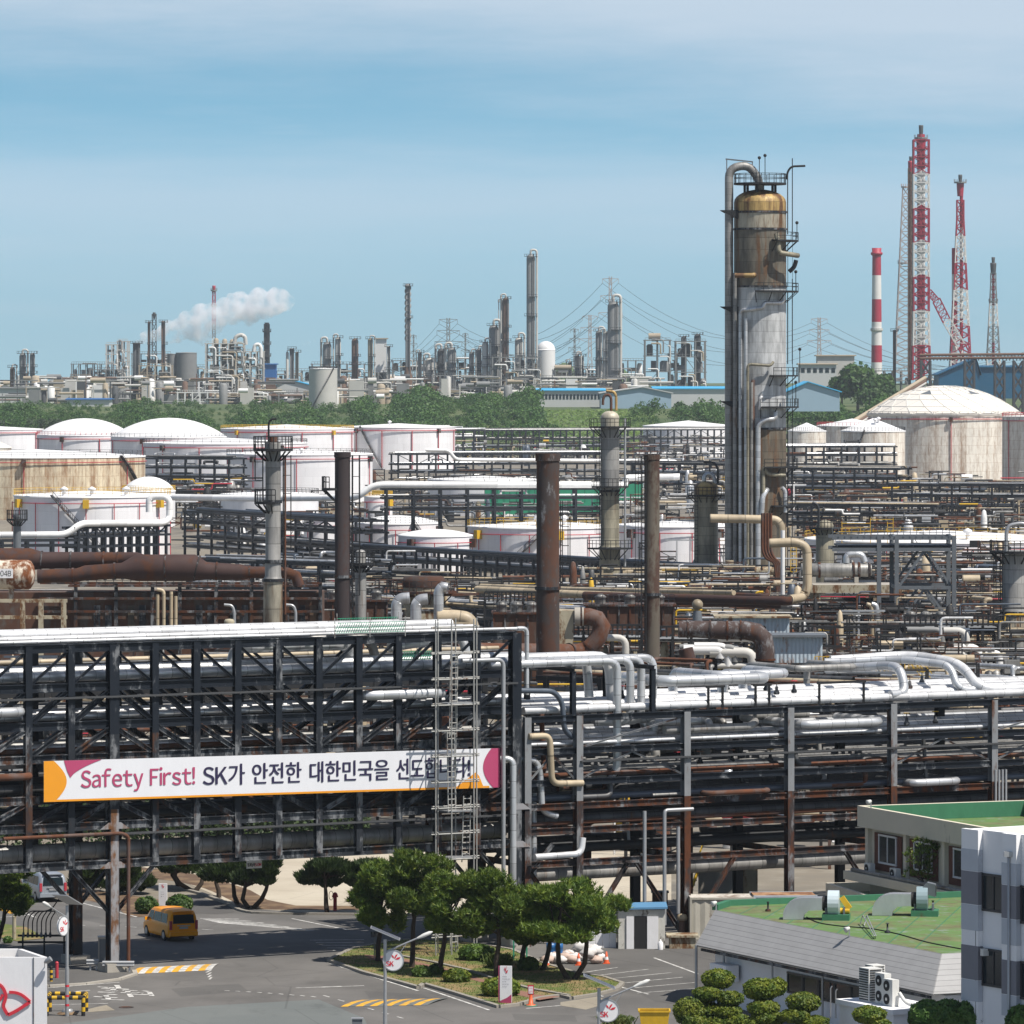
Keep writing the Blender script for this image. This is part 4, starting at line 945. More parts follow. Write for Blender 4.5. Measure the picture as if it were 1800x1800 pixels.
fill(rk, 'pipe in the rack in front of the dense one', 'pipes in front of the dense rack', .8, ['clad_old', 'clad_tan', 'pipe_rust', 'clad', 'pipe_dark'], rmax=.3)
rl=mrack('pipe rack under the wide yellow railed tank at right', 1500, 800, 1830, 760, [1000, 1028, 1056], 10, 6, col=.4)
fill(rl, 'pipe in the rack under the wide yellow railed tank', 'pipes under the wide yellow railed tank', .8, ['clad', 'clad_bright', 'pipe_blue', 'clad_old', 'pipe_dark'], rmax=.32)
rm=mrack('pipe rack at right between the grey steel tower and the right column', 1560, 640, 1840, 600, [1075, 1104, 1130], 9, 5.5, col=.4)
fill(rm, 'pipe in the rack between the grey steel tower and the right column', 'pipes left of the right column', .75, ['clad', 'clad_old', 'pipe_rust', 'pipe_dark', 'clad_tan'], rmax=.3)
rn=mrack('pipe rack behind the brown stacks and the round elbow pipes', 560, 640, 1010, 600, [1058, 1080, 1110], 10, 6, col=.4)
fill(rn, 'pipe in the rack behind the round elbow pipes', 'pipes behind the round elbow pipes', .8, ['clad', 'clad_old', 'clad_tan', 'pipe_dark', 'clad_bright'], rmax=.3)
ro=mrack('dark process rack behind the lower right rack, full of small pipes', 960, 450, 1560, 430, [1192, 1225, 1270, 1330], 8, 6, col=.4, mat=M['steel_black'])
fill(ro, 'pipe in the dark process rack behind the lower right rack', 'pipes in the dark rack behind the right rack', .8, ['clad_old', 'clad_dim', 'pipe_rust', 'pipe_dark', 'clad_tan'], rmax=.26)
rp=mrack('dark process rack behind the banner rack', -40, 430, 880, 455, [1180, 1225, 1290, 1350], 8, 6.5, col=.4, mat=M['steel_black'])
fill(rp, 'pipe in the dark process rack behind the banner rack', 'pipes in the dark rack behind the banner rack', .7, ['clad_old', 'clad_dim', 'pipe_rust', 'pipe_dark', 'clad_tan'], rmax=.26)
rq=mrack('low pipe rack behind the yellow railing at right', 1420, 520, 1830, 500, [1190, 1215, 1240], 8, 6, col=.4)
fill(rq, 'pipe in the low rack behind the yellow railing', 'pipes behind the yellow railing', .75, ['clad_old', 'clad_tan', 'pipe_rust', 'pipe_dark', 'clad'], rmax=.26)
rs=mrack('pipe rack at left in front of the white tanks, over the rusty ducts', 330, 760, 620, 740, [985, 1005, 1030], 8, 6, col=.4)
fill(rs, 'pipe in the rack over the rusty ducts', 'pipes over the rusty ducts', .8, ['clad', 'clad_dim', 'pipe_blue', 'pipe_dark', 'clad_bright'], rmax=.28)
rt=mrack('black rack of close pipes standing just behind the banner rack', -40, 398, 890, 408, [1200, 1262, 1325, 1385, 1440], 7, 6.0, col=.4, mat=M['steel_black'])
fill(rt, 'pipe in the black rack just behind the banner rack', 'pipes in the black rack just behind the banner rack', .85, ['clad_old', 'clad_dim', 'pipe_rust', 'pipe_dark', 'clad_dim', 'clad_tan'], rmax=.34, loops=.1)
M['stack_rust']=m_rusty('rusted_stack', (.045, .034, .031), .55, .45, .85, rust=(.085, .038, .024), chalk=.12, streak=.3)
M['stack_brown']=m_rusty('brown_stack', (.032, .023, .024), .35, .5, .8, rust=(.05, .026, .022), streak=.3)
M['stack_olive']=m_rusty('olive_stack', (.10, .085, .065), .5, .5, .8, rust=(.06, .036, .028), streak=.25)
M['tw_top']=m_clad('tower_top_cladding', (.56, .38, .14), 2.2, .1, .55, .5, 26, .8)
M['tw_band']=m_clad('tower_band_cladding', (.46, .42, .33), 2.4, .2, .5, .5, 26, .7)
M['tw_dark']=m_clad('tower_dark_cladding', (.20, .18, .14), 1.9, .15, .6, .6, 26, .55)
M['tw_light']=m_clad('tower_light_cladding', (.58, .59, .59), 1.7, .2, .45, .5, 26, .14, dark=.3)
M['tw_low']=m_clad('tower_low_cladding', (.17, .14, .10), 1.9, .1, .65, .5, 26, .6)
M['col_grey']=m_clad('column_grey_cladding', (.34, .335, .32), 1.6, .2, .5, .4, 10, .12)
M['col_olive']=m_clad('column_olive_cladding', (.30, .275, .20), 1.5, .1, .55, .5, 10, .3)
M['col_cream']=m_clad('column_cream_cladding', (.52, .48, .38), 1.8, .1, .5, .3, 10, .2)
def platform(parent, c, r, z, a0, a1, w, mat='steel_black', rail='steel_black', hgt_=1.2, thick=.25):
 n=max(3, int(abs(a1-a0)/.22));c=V((c[0], c[1], 0))
 f=lambda a, rr, zz:c+V((rr*math.cos(a), rr*math.sin(a), zz))
 m=MB()
 for k in range(n):
  a, b=a0+(a1-a0)*k/n, a0+(a1-a0)*(k+1)/n
  m.slab([f(a, r+.03, z), f(a, r+w, z), f(b, r+w, z), f(b, r+.03, z)], (0, 0, thick))
  if k%2==0:m.bar(f(a, r+.05, z-w*.8), f(a, r+w*.9, z-.02), .12)
 o=m.build('platform', M[mat], parent)
 m=MB();rw=.09
 for k in range(n+1):
  a=a0+(a1-a0)*k/n;m.bar(f(a, r+w-.06, z+thick), f(a, r+w-.06, z+thick+hgt_), rw)
 for k in range(n):
  a, b=a0+(a1-a0)*k/n, a0+(a1-a0)*(k+1)/n
  for q in(.55, 1.0):m.bar(f(a, r+w-.06, z+thick+hgt_*q), f(b, r+w-.06, z+thick+hgt_*q), rw)
 BASE[o.name]=BASE[parent.name]
 m.build('railing', M[rail], o)
 return o
def ladder(parent, p, z0, z1, out, w=.5, cage=True, mat='steel_black', t=.07):
 """p foot point (x,y), out unit direction away from the wall"""
 out=V((out[0], out[1], 0)).normalized();sd=V((-out.y, out.x, 0));p=V((p[0], p[1], 0));m=MB()
 for s_ in(-1, 1):m.bar(p+sd*s_*w/2+V((0, 0, z0)), p+sd*s_*w/2+V((0, 0, z1)), t)
 z=z0+.3
 while z<z1:m.bar(p-sd*w/2+V((0, 0, z)), p+sd*w/2+V((0, 0, z)), t*.7);z+=.6
 if cage:
  for q in(-.45, 0, .45):m.bar(p+sd*q+out*.75+V((0, 0, z0+2)), p+sd*q+out*.75+V((0, 0, z1)), t*.6)
  z=z0+2
  while z<z1:
   ring=[p+sd*(.42*math.cos(a))+out*(.75*math.sin(a))+V((0, 0, z))for a in[math.pi*k/5 for k in range(6)]]
   for a, b in zip(ring, ring[1:]):m.bar(a, b, t*.6)
   z+=1.8
 return m.build('ladder', M[mat], parent)
def column(name, label, cat, px, d, wpx, ytop, secs, plats=(), lad=None, top='dome', base=0.0, flare=None, pipes=(), group=None, topmat=None, ladmat='steel_black', n=28):
 """secs: (photo row of the section's top, material[, width factor]) from the top down; plats: (row, a0, a1, width)"""
 r=wpx*d/F/2;c=V((XD(px, d), d, base));t=thing(name, label, cat, c, group)
 zt=ZD(ytop, d)
 zs=[ZD(s[0], d)for s in secs]+[base]
 for k, s in enumerate(secs):
  rr=r*(s[2]if len(s)>2 else 1)
  r2=r*(secs[k+1][2]if k+1<len(secs)and len(secs[k+1])>2 else(s[2]if len(s)>2 else 1))if k+1<len(secs)else rr
  prof=[(r2, zs[k+1]), (rr, zs[k+1]+min(1.5, abs(r2-rr)*2)), (rr, zs[k])]if abs(r2-rr)>.01 else[(rr, zs[k+1]), (rr, zs[k])]
  m=MB();m.lathe(prof, (c.x, c.y, 0), n);m.build('shell', M[s[1]], t)
  if k:
   m=MB();m.lathe([(rr+.02, zs[k]-.25), (rr+.14, zs[k]-.25), (rr+.14, zs[k]+.05), (rr+.02, zs[k]+.05)], (c.x, c.y, 0), n, False);m.build('ring_stiffener', M['steel_worn'], t)
 if top=='dome':
  m=MB();m.lathe([(r*math.cos(a), zs[0]+(zt-zs[0])*math.sin(a))for a in[math.pi/2*k/7 for k in range(8)]][:-1]+[(.03, zt)], (c.x, c.y, 0), n);m.build('head', M[topmat or secs[0][1]], t)
 elif top=='open':
  m=MB();m.lathe([(r*1.0, zt-r*.7), (r*1.1, zt-r*.65), (r*1.1, zt), (r*.88, zt), (r*.88, zt-3), (.02, zt-3.01)], (c.x, c.y, 0), n, False);m.build('rim', M[topmat or secs[0][1]], t)
 for(y, a0, a1, w)in plats:platform(t, c, r, ZD(y, d), a0, a1, w)
 for L in(lad or()):
  a, y0, y1=L[0], L[1], L[2];o=(math.cos(a), math.sin(a))
  ladder(t, (c.x+(r+.25)*o[0], c.y+(r+.25)*o[1]), max(base, ZD(y1, d)), ZD(y0, d), o, .7, True, ladmat, .09)
 for pts, rr, mt in pipes:
  m=MB();m.tube([c.xy.to_3d()+V((a, -b, ZD(y, d)))for a, b, y in pts], rr, 10, True, rr*3);m.build('pipe', M[mt], t)
 return t, c, r
D=845;k_=D/F
tw, tc_, tr=column('column_tower', 'biggest column tower, with an orange stained top and many side pipes', 'column tower', 1336, D, 92, 333, [(356, 'tw_top'), (372, 'tw_band'), (402, 'tw_dark'), (503, 'tw_light'), (752, 'tw_low')], [(425, -1.15, .5, 2.0), (514, -1.75, .5, 2.0), (662, -1.25, .4, 1.9), (717, -1.6, .4, 2.0), (822, -1.5, .4, 1.9), (890, -1.2, .4, 1.6)], [(.05, 412, 300), (-.05, 505, 425), (.05, 640, 512), (-.02, 715, 660), (.04, 1000, 718)], topmat='tw_top')
X0=lambda px:(px-1336)*k_
m=MB();zt=ZD(325, D);m.lathe([(.3, zt), (4.2, zt), (4.2, zt+.3), (.3, zt+.3)], (tc_.x, tc_.y, 0), 20, False);o=m.build('top_platform', M['steel_black'], tw);BASE[o.name]=BASE[tw.name]
m=MB()
for k in range(20):
 a, b=2*pi*k/20, 2*pi*(k+1)/20;f=lambda a, z:tc_.xy.to_3d()+V((4.1*math.cos(a), 4.1*math.sin(a), z))
 m.bar(f(a, zt+.3), f(a, zt+1.8), .1)
 for q in(1.1, 1.75):m.bar(f(a, zt+q), f(b, zt+q), .1)
m.build('railing', M['steel_black'], o)
for a in range(6):
 m=MB();q=tc_.xy.to_3d()+V((2.6*math.cos(a*pi/3+.3), 2.6*math.sin(a*pi/3+.3), 0));m.bar(q+V((0, 0, zt-2.4)), q+V((0, 0, zt-.01)), .4);m.build('post', M['steel_black'], tw)
def tpipe(pts, r, mt, fil=None):
 m=MB();m.tube([tc_.xy.to_3d()+V((X0(px), -b, ZD(y, D)))for px, b, y in pts], r, 12, True, fil or r*3);return m.build('pipe', M[mt], tw)
tpipe([(1281, 1.2, 1004), (1281, 1.2, 296), (1316, .8, 290), (1334, .4, 316), (1334, .4, 336)], .68, 'clad_old', 2.4)
tpipe([(1291, 2.2, 1000), (1291, 2.2, 480)], .36, 'clad_old');tpipe([(1300, 3.2, 1002), (1300, 3.2, 545), (1316, 4.3, 545), (1340, 4.6, 541), (1341, 4.6, 533), (1376, 3.5, 533), (1376, 3.5, 515)], .3, 'clad')
tpipe([(1309, 4.3, 1000), (1309, 4.3, 560)], .26, 'clad');tpipe([(1319, 4.6, 1000), (1319, 4.6, 672)], .3, 'clad_old');tpipe([(1321, 4.5, 760), (1321, 4.5, 672), (1322, 4.4, 668)], .28, 'pipe_rust')
tpipe([(1330, 4.9, 1002), (1330, 4.9, 745), (1345, 5.0, 736), (1360, 4.6, 736), (1361, 4.5, 722)], .42, 'clad');tpipe([(1312, 5.0, 1000), (1312, 5.0, 640), (1352, 5.0, 643), (1357, 4.7, 636)], .22, 'col_olive')
tpipe([(1339, 5.2, 900), (1339, 5.2, 816), (1345, 5.2, 833), (1378, 4.2, 835)], .3, 'col_olive')
tpipe([(1362, 4.3, 412), (1366, 4.6, 428), (1366, 5.0, 446), (1385, 4.6, 448), (1401, 3.0, 450)], .4, 'col_olive', 1.2)
tpipe([(1398, 2.6, 458), (1395, 2.4, 470), (1386, 2.2, 478)], .35, 'pipe_dark');tpipe([(1290, 4.0, 485), (1321, 4.3, 485), (1325, 3.9, 484)], .38, 'tw_top')
tpipe([(1334, 4.6, 720), (1334, 4.7, 700), (1337, 4.5, 697)], .26, 'clad_bright');tpipe([(1376, 3.2, 720), (1376, 3.2, 700)], .26, 'clad_bright')
tpipe([(1336, 5.4, 905), (1338, 5.4, 872), (1344, 5.0, 862), (1346, 4.4, 860)], .4, 'clad');tpipe([(1378, 3.4, 900), (1378, 3.4, 862), (1372, 3.6, 856)], .34, 'clad')
tpipe([(1383, 1.0, 316), (1383, 1.0, 304), (1390, 1, 293), (1415, 1, 292)], .17, 'steel_black', 1.0)
for px, y0, y1 in((1334, 320, 278), (1344, 320, 274), (1400, 420, 392), (1398, 512, 478), (1405, 655, 614), (1398, 712, 672)):
 m=MB();q=tc_.xy.to_3d()+V((X0(px), -1.5, 0));m.bar(q+V((0, 0, ZD(y0, D))), q+V((0, 0, ZD(y1, D))), .12);m.ball(q+V((0, 0, ZD(y1, D))), .28, 6, 4);m.build('lamp_mast', M['steel_black'], tw)
for y, dx in((370, 0), (539, 0), (705, 0)):
 for q in(0, 2.2):
  m=MB();m.slab([tc_.xy.to_3d()+V((X0(1265), -q, ZD(y, D))), tc_.xy.to_3d()+V((X0(1300), -q, ZD(y, D))), tc_.xy.to_3d()+V((X0(1296), -q, ZD(y+16, D))), tc_.xy.to_3d()+V((X0(1272), -q, ZD(y+4, D)))], (0, .18, 0));m.build('bracket', M['steel_black'], tw)
m=MB()
for q in((1277, 280), (1322, 284)):m.bar(tc_.xy.to_3d()+V((X0(q[0]), -1, ZD(300, D))), tc_.xy.to_3d()+V((X0(q[0]), -1, ZD(q[1], D))), .16)
m.bar(tc_.xy.to_3d()+V((X0(1275), -1, ZD(280, D))), tc_.xy.to_3d()+V((X0(1323), -1, ZD(285, D))), .22);m.build('lifting_beam', M['steel_grey'], tw)
m=MB();m.lathe([(5.4, 0), (5.4, 3), (4.5, 3.2)], (tc_.x, tc_.y, 0), 24);m.build('skirt', M['concrete_rust'], tw)
column('column_tower', 'tall pale slim column with dome top and gooseneck vent, left of the great tower', 'column tower', 1072, 838, 33, 722, [(735, 'col_cream'), (750, 'col_grey'), (862, 'col_olive'), (962, 'col_olive', 1.12)], [(752, -2.9, -.25, 1.9), (857, -2.8, -.3, 1.6), (965, -2.9, -.2, 2.2)], [(-2.6, 752, 960)], pipes=[([(2.4, 0, 1020), (2.4, 0, 735)], .18, 'galv'), ([(.2, .2, 722), (.2, .2, 700), (-.1, .2, 694), (-.8, .2, 694), (-1.1, .2, 702), (-1.1, .2, 712)], .22, 'pipe_rust'), ([(1.0, 0, 722), (1.0, 0, 696), (.7, 0, 689), (-.6, 0, 687)], .22, 'tw_top')], topmat='col_cream')
column('column_tower', 'short olive column with a conical skirt band, just left of the great tower', 'column tower', 1241, 850, 42, 846, [(856, 'tw_top'), (870, 'col_olive'), (990, 'tw_top', 1.18), (1003, 'col_olive', 1.35)], [(872, -2.9, -.2, 1.2)], [(-2.4, 870, 990)], pipes=[([(-.3, 0, 846), (-.3, 0, 838), (.3, 0, 832), (1.2, 0, 836), (1.5, 0, 850)], .35, 'clad'), ([(1.9, 0, 850), (1.9, 0, 822), (1.3, 0, 813), (-.4, 0, 812)], .2, 'pipe_dark')])
column('column_tower', 'tall slim grey column at left with a railed crown platform and curved vent pipe', 'column tower', 480, 520, 27, 776, [(779, 'col_grey'), (880, 'col_grey'), (985, 'col_grey', 1.05), (1018, 'tw_band', 1.25)], [(793, -3.1, .1, 1.2), (886, -3.0, -1.4, 1.1)], [(pi, 780, 880), (.1, 800, 1000)], top='dome', pipes=[([(.0, 0, 778), (.0, 0, 768)], .42, 'pipe_rust'), ([(-.42, .3, 780), (-.42, .3, 744), (-.2, .3, 737), (.35, .3, 736)], .10, 'steel_black'), ([(1.2, .2, 1080), (1.2, .2, 800)], .1, 'pipe_rust')], topmat='col_grey')
column('column_tower', 'grey clad column with railed top platform cut by the right picture edge', 'column tower', 1786, 603, 47, 966, [(970, 'col_grey'), (1075, 'tw_band', 1.12), (1110, 'col_grey', 1.3)], [(972, -3.6, -.1, 1.5), (1105, -3.3, -.8, 1.2)], [(-2.9, 972, 1105)], pipes=[([(-1.2, 1, 975), (-1.2, 1, 935), (-.9, 1, 923), (.5, 1, 919), (1.4, 1, 923)], .22, 'galv')])
column('chimney_stack', 'widest rusty brown stack, in the middle of the picture', 'stack', 963, 500, 40, 797, [(803, 'stack_rust'), (1032, 'stack_rust', 1.02)], [], [(.25, 880, 1030)], top='open')
column('chimney_stack', 'dark purplish brown stack, left one of the brown stacks', 'stack', 602, 560, 27, 795, [(800, 'stack_brown'), (1012, 'stack_brown', 1.02)], [(862, pi-.5, pi+.9, 1.4)], [(-.1, 800, 1080)], top='open')
column('chimney_stack', 'slim olive brown stack with a caged ladder, right one of the brown stacks', 'stack', 1146, 545, 27, 799, [(803, 'stack_olive'), (1043, 'stack_olive', 1.02)], [], [(-2.5, 803, 1180)], top='open')
column('column_tower', 'short grey column with railed top beside the left brown stack', 'column tower', 634, 585, 18, 966, [(972, 'col_grey'), (995, 'col_grey', 1.1)], [(993, -3.0, 0, 1.0)], None, top='dome')
column('column_tower', 'stub grey vent stack with railed top behind the left rusty duct', 'stack', 30, 720, 14, 905, [(910, 'steel_grey')], [(915, -3.2, 0, .9)], None, top='open')
M['duct_mottled']=m_rusty('mottled_duct', (.055, .033, .028), .35, .6, .8, rust=(.13, .055, .03), streak=.8, chalk=.42)
hb=thing('heater_unit', 'long rust brown furnace building with panelled walls under the rusty ducts at left', 'furnace', P(320, 1120, 575).xy.to_3d())
M['heater']=m_rusty('rust_brown_panels', (.085, .07, .06), .62, .35, .85, rust=(.11, .05, .03), streak=.35)
def hx(px):return XD(px, 575)
z_t, z_b=ZD(1040, 575), 0
m=MB();m.box(((hx(-30)+hx(566))/2, 579, 5.7), (hx(566)-hx(-30), 7, 11.4));m.build('wall', M['heater'], hb)
for x in(133, 204, 268, 316, 380, 442, 505, 563):
 m=MB();m.ibar((hx(x), 575.1, 0), (hx(x), 575.1, ZD(1025, 575)), .38, .3, (1, 0, 0));m.build('column', M['steel_worn'], hb)
for z in(ZD(1052, 575), ZD(1075, 575), ZD(1025, 575)):
 m=MB();m.bar((hx(70), 575.0, z), (hx(566), 575.0, z), .3, .25);m.build('beam', M['steel_rust'], hb)
for k, x in enumerate(range(150, 560, 20)):
 if k%3:
  m=MB();m.box((hx(x), 575.4, ZD(1090, 575)), (.7, .12, 3.2));m.build('panel', M['steel_worn']if k%4 else M['tw_low'], hb)
m=MB();m.box((hx(340), 577, ZD(1030, 575)), (hx(560)-hx(120), 4.5, .2));m.build('deck', M['steel_rust'], hb)
m=MB()
for k in range(30):
 x=hx(125)+(hx(560)-hx(125))*k/29;m.bar((x, 574.9, ZD(1028, 575)), (x, 574.9, ZD(1012, 575)), .06)
for q in(1012, 1020):m.bar((hx(125), 574.9, ZD(q, 575)), (hx(560), 574.9, ZD(q, 575)), .06)
m.build('railing', M['steel_worn'], hb)
for lab, a, b, y, d_, mt in(('rust brown furnace block behind the middle stack foot, with ribbed walls', 1030, 1185, 1066, 578, 'heater'), ('dark rusty furnace block left of the widest stack, with ribbed walls', 868, 948, 1080, 560, 'heater'), ('rust stained pale furnace block right of the stained concrete frame', 1590, 1668, 1096, 590, 'concrete_rust'), ('brown furnace block behind the silver elbow pipes', 566, 680, 1058, 600, 'heater')):
 x0, x1, z1=XD(a, d_), XD(b, d_), ZD(y, d_);t=thing('furnace_block', lab, 'furnace', V(((x0+x1)/2, d_, 0)));m=MB();m.box(((x0+x1)/2, d_+2.5, z1/2), (x1-x0, 5, z1));m.build('wall', M[mt], t);n=max(3, int((x1-x0)/1.1))
 for k in range(n+1):m=MB();m.bar((x0+(x1-x0)*k/n, d_-.08, 0), (x0+(x1-x0)*k/n, d_-.08, z1+.2), .16, .14);m.build('rib', M['steel_rust'], t)
 m=MB();m.box(((x0+x1)/2, d_+2.5, z1+.12), (x1-x0+.5, 5.6, .2));m.build('roof', M['steel_rust'], t);m=MB()
 for k in range(n*2+1):xx=x0+(x1-x0)*k/(n*2);m.bar((xx, d_-.25, z1+.2), (xx, d_-.25, z1+1.3), .06)
 for q in(.8, 1.3):m.bar((x0, d_-.25, z1+q), (x1, d_-.25, z1+q), .06)
 m.build('railing', M['steel_worn'], t)
 for k in range(3):xx=x0+(x1-x0)*(k+.5)/3;m=MB();m.lathe([(.55, z1+.22), (.55, z1+.9), (.7, z1+.95), (.3, z1+1.3), (.02, z1+1.32)], (xx, d_+1.5, 0), 12);m.build('vent', M['clad_old'], t)
def duct(name, label, pts, mat, n=14, bands=(), cat='duct', fil=None):
 """pts: (px, row, d, radius m)"""
 c=[P(a, b, d)for a, b, d, r in pts];t=thing(name, label, cat, c[0])
 m=MB();m.tube(c, [r for*_, r in pts], n);m.build('shell', M[mat], t)
 for i, f in bands:
  p, q=c[i], c[i+1];r=pts[i][3]+(pts[i+1][3]-pts[i][3])*f;ce=p+(q-p)*f;tt=(q-p).normalized()
  m=MB();m.tube([ce-tt*.09, ce+tt*.09], r+.09, n);m.build('flange', M['steel_rust'], t)
 return t
duct('flue_duct', 'rusty flue duct with a big bulge, running to the slim grey column', [(66, 1013, 566, .74), (135, 1011, 566, .74), (150, 1007, 566, .82), (215, 1003, 566, .86), (240, 998, 566, 1.45), (342, 998, 566, 1.45), (362, 1003, 566, .95), (425, 1006, 566, .85), (440, 1006, 566, .65), (505, 1007, 566, .62), (520, 1012, 566, .62), (526, 1030, 566, .6)], 'pipe_brown', 14, ((0, .9), (2, .8), (4, .5), (5, .2), (6, .3), (7, .9)))
duct('flue_duct', 'second rusty flue duct behind the bulging one at the left edge', [(-20, 983, 580, 1.25), (52, 983, 580, 1.25), (75, 985, 580, .95), (240, 984, 580, .85), (260, 990, 578, .8)], 'pipe_brown', 14, ((1, .9), (2, .3), (2, .65), (2, .8)))
t=thing('pressure_drum', 'horizontal white drum with rust streaks and a number plate at the left picture edge', 'drum', P(0, 1040, 545))
M['drum']=m_rusty('white_drum_rust', (.62, .56, .46), .55, .5, .7, rust=(.28, .09, .025), streak=.25)
r=26*545/F;c=P(-60, 1010, 545);e=P(50, 1010, 545)
m=MB();m.tube([c, e, e+V((.25, 0, 0)), e+V((.55, 0, 0)), e+V((.7, 0, 0))], [r, r, r*.93, r*.6, .05], 20);m.build('shell', M['drum'], t)
m=MB();m.box(P(4, 1008, 544.9-r)+V((0, -.05, 0)), (2.2, .06, .95));m.build('number_plate', M['white_paint'], t)
def flatmap(o, ux, uz, n):
 return lambda a, b, off:V(o)+V(ux)*a+V(uz)*b+V(n)*off
lettering('0004B', .08, .92, .2, .8, flatmap(P(4, 1008, 544.9-r)+V((-1.1, -.09, -.47)), (2.2, 0, 0), (0, 0, .95), (0, -.3, 0)), 'lettering', M['black'], t)
for x in(20, -20):
 m=MB();m.bar(P(x, 1034, 545), P(x, 1060, 545), .5);m.build('saddle', M['drum'], t)
t=thing('concrete_trestle', 'stained concrete frame under the white drum at the left edge', 'frame', P(50, 1110, 545).xy.to_3d())
for x in(-8, 40, 72, 112):
 m=MB();m.bar((XD(x, 543), 543, 0), (XD(x, 543), 543, ZD(1054, 543)), .5);m.build('column', M['concrete_rust'], t)
for y in(1056, 1085):
 m=MB();m.bar(P(-30, y, 543), P(118, y, 543), .45, .35);m.build('beam', M['concrete_rust'], t)
for k, (x, zt_)in enumerate(((277, 1045), (288, 1038), (301, 1040), (309, 1048))):
 pts=[P(x, 1130, 560), P(x, zt_, 560)]
 if k==1:pts.append(P(x-12, zt_-2, 560))
 pipe(pts, .18, M['clad_tan'], ['leftmost', 'second', 'third', 'rightmost'][k]+' of four upright cream pipes against the furnace wall', fil=.5)
for k, (x, y)in enumerate(((403, 1097), (477, 1095))):
 t=thing('vent_fan', ['left', 'right'][k]+' small orange capped ventilator behind the top pipes of the banner rack', 'ventilator', P(x, 1105, 535))
 m=MB();m.lathe([(.35, 0), (.35, .5)], P(x, 1105, 535), 12);m.build('body', M['clad'], t)
 m=MB();m.lathe([(.5, 0), (.55, .25), (.4, .45), (.05, .5)], P(x, 1105, 535)+V((0, 0, .5)), 12);m.build('cap', M['concrete_rust'], t)
for k, x in enumerate((412, 520)):
 pipe([P(x, 1120, 540), P(x, 1075, 540), P(x-4, 1064, 540), P(x-18, 1063, 540)], .14, M['galv'], ['grey gooseneck pipe left of the slim grey column foot', 'grey gooseneck pipe right of the slim grey column foot'][k], fil=.8)
t=thing('reactor_drum', 'white and rusty upright drum with a brown railed top behind the silver elbows', 'drum', P(742, 1110, 620).xy.to_3d())
cc=V((XD(745, 620), 620, 0))
m=MB();m.lathe([(2.4, 0), (2.4, ZD(1032, 620))], cc, 20);m.build('shell', M['concrete_rust'], t)
m=MB();m.lathe([(2.5, ZD(1032, 620)), (2.6, ZD(1022, 620)), (2.3, ZD(1013, 620)), (.03, ZD(1012, 620))], cc, 20);m.build('cap', M['stack_rust'], t)
platform(t, cc, 2.45, ZD(1042, 620), -3.1, 0, 1.6, 'steel_rust', 'steel_rust')
m=MB();m.bar(P(712, 1048, 618), P(842, 1044, 618), .3, .3);m.build('beam', M['pipe_rust'], t)
for lab, pts, r, mt in(('left silver elbow pipe of the three beside the rusty drum', [(697, 1120), (697, 1062), (704, 1052), (720, 1051)], .62, 'clad'), ('middle silver elbow pipe of the three beside the rusty drum', [(731, 1120), (731, 1064), (738, 1054), (752, 1053)], .62, 'clad'), ('tallest silver elbow pipe beside the rusty drum', [(771, 1095), (771, 1040), (777, 1031), (786, 1033)], .55, 'clad'), ('fat tan elbow duct behind the bright top pipes of the banner rack', [(768, 1085), (800, 1085), (822, 1088), (830, 1102), (830, 1120)], .85, 'clad_tan')):
 pipe([P(x, y, 585)for x, y in pts], r, M[mt], lab, fil=1.6, n=14)
t=thing('box_duct', 'white boxy duct housing under the tan elbow duct', 'duct', P(760, 1130, 590));m=MB();m.box(P(765, 1088, 592), (3.4, 2, 2.4));m.build('body', M['concrete_rust'], t);m=MB();m.box(P(765, 1072, 592), (3.8, 2.2, .2));m.build('cover', M['steel_worn'], t)
pipe([P(838, 1036, 640), P(1000, 1044, 625), P(1060, 1046, 622), P(1160, 1050, 615)], .45, M['clad_tan'], 'long tan pipe passing behind the widest brown stack', n=12)
pipe([P(845, 1030, 655), P(1010, 1036, 640), P(1290, 1042, 610)], .3, M['clad_tan'], 'thinner tan pipe above the long tan one', n=10)
for k, (y, r, lab)in enumerate(((1049, .5, 'thick brown oxide pipe running right from the tan one'), (1056, .4, 'brown oxide pipe just below the thick brown one'), (1041, .35, 'brown pipe behind the thick brown one'))):
 pipe([P(1028+60*k, y-2, 612+8*k), P(1380-20*k, y+8, 590+8*k), P(1392-20*k, y+7, 590+8*k)], r, M['pipe_brown'], lab, n=12)
pipe([P(1352, 955, 620), P(1400, 953, 620), P(1418, 962, 620), P(1419, 985, 620), P(1419, 1034, 620), P(1412, 1050, 620), P(1388, 1054, 618)], .55, M['clad_tan'], 'big cream pipe looping down in a C at the foot of the great tower', fil=1.4, n=14)
pipe([P(1248, 911, 760), P(1345, 913, 760), P(1366, 914, 760), P(1373, 925, 760), P(1373, 948, 760)], .62, M['clad_tan'], 'horizontal tan pipe with ribbed elbow crossing the foot of the great tower', fil=1.3, n=14)
pipe([P(1376, 932, 700), P(1376, 1050, 700)], .28, M['clad_white'], 'thin white upright pipe under the ribbed elbow')
pipe([P(1090, 1030, 800), P(1092, 1012, 800), P(1100, 1006, 800), P(1262, 1010, 800), P(1277, 1008, 800), P(1282, 995, 800), P(1282, 985, 800)], .65, M['clad_tan'], 'tan pipe along the foot of the short olive column, bending up into the tower riser', fil=1.4, n=12)
for k in range(4):
 pipe([P(1340+5*k, 902, 735), P(1340+5*k, 968, 735), P(1346+5*k, 982, 735), P(1362+3*k, 988, 735), P(1366+3*k, 1040, 735)], .2, M['pipe_rust'], 'slim rusty upright pipe in the bundle of four in front of the great tower', 'bundle of slim rusty pipes', fil=.7)
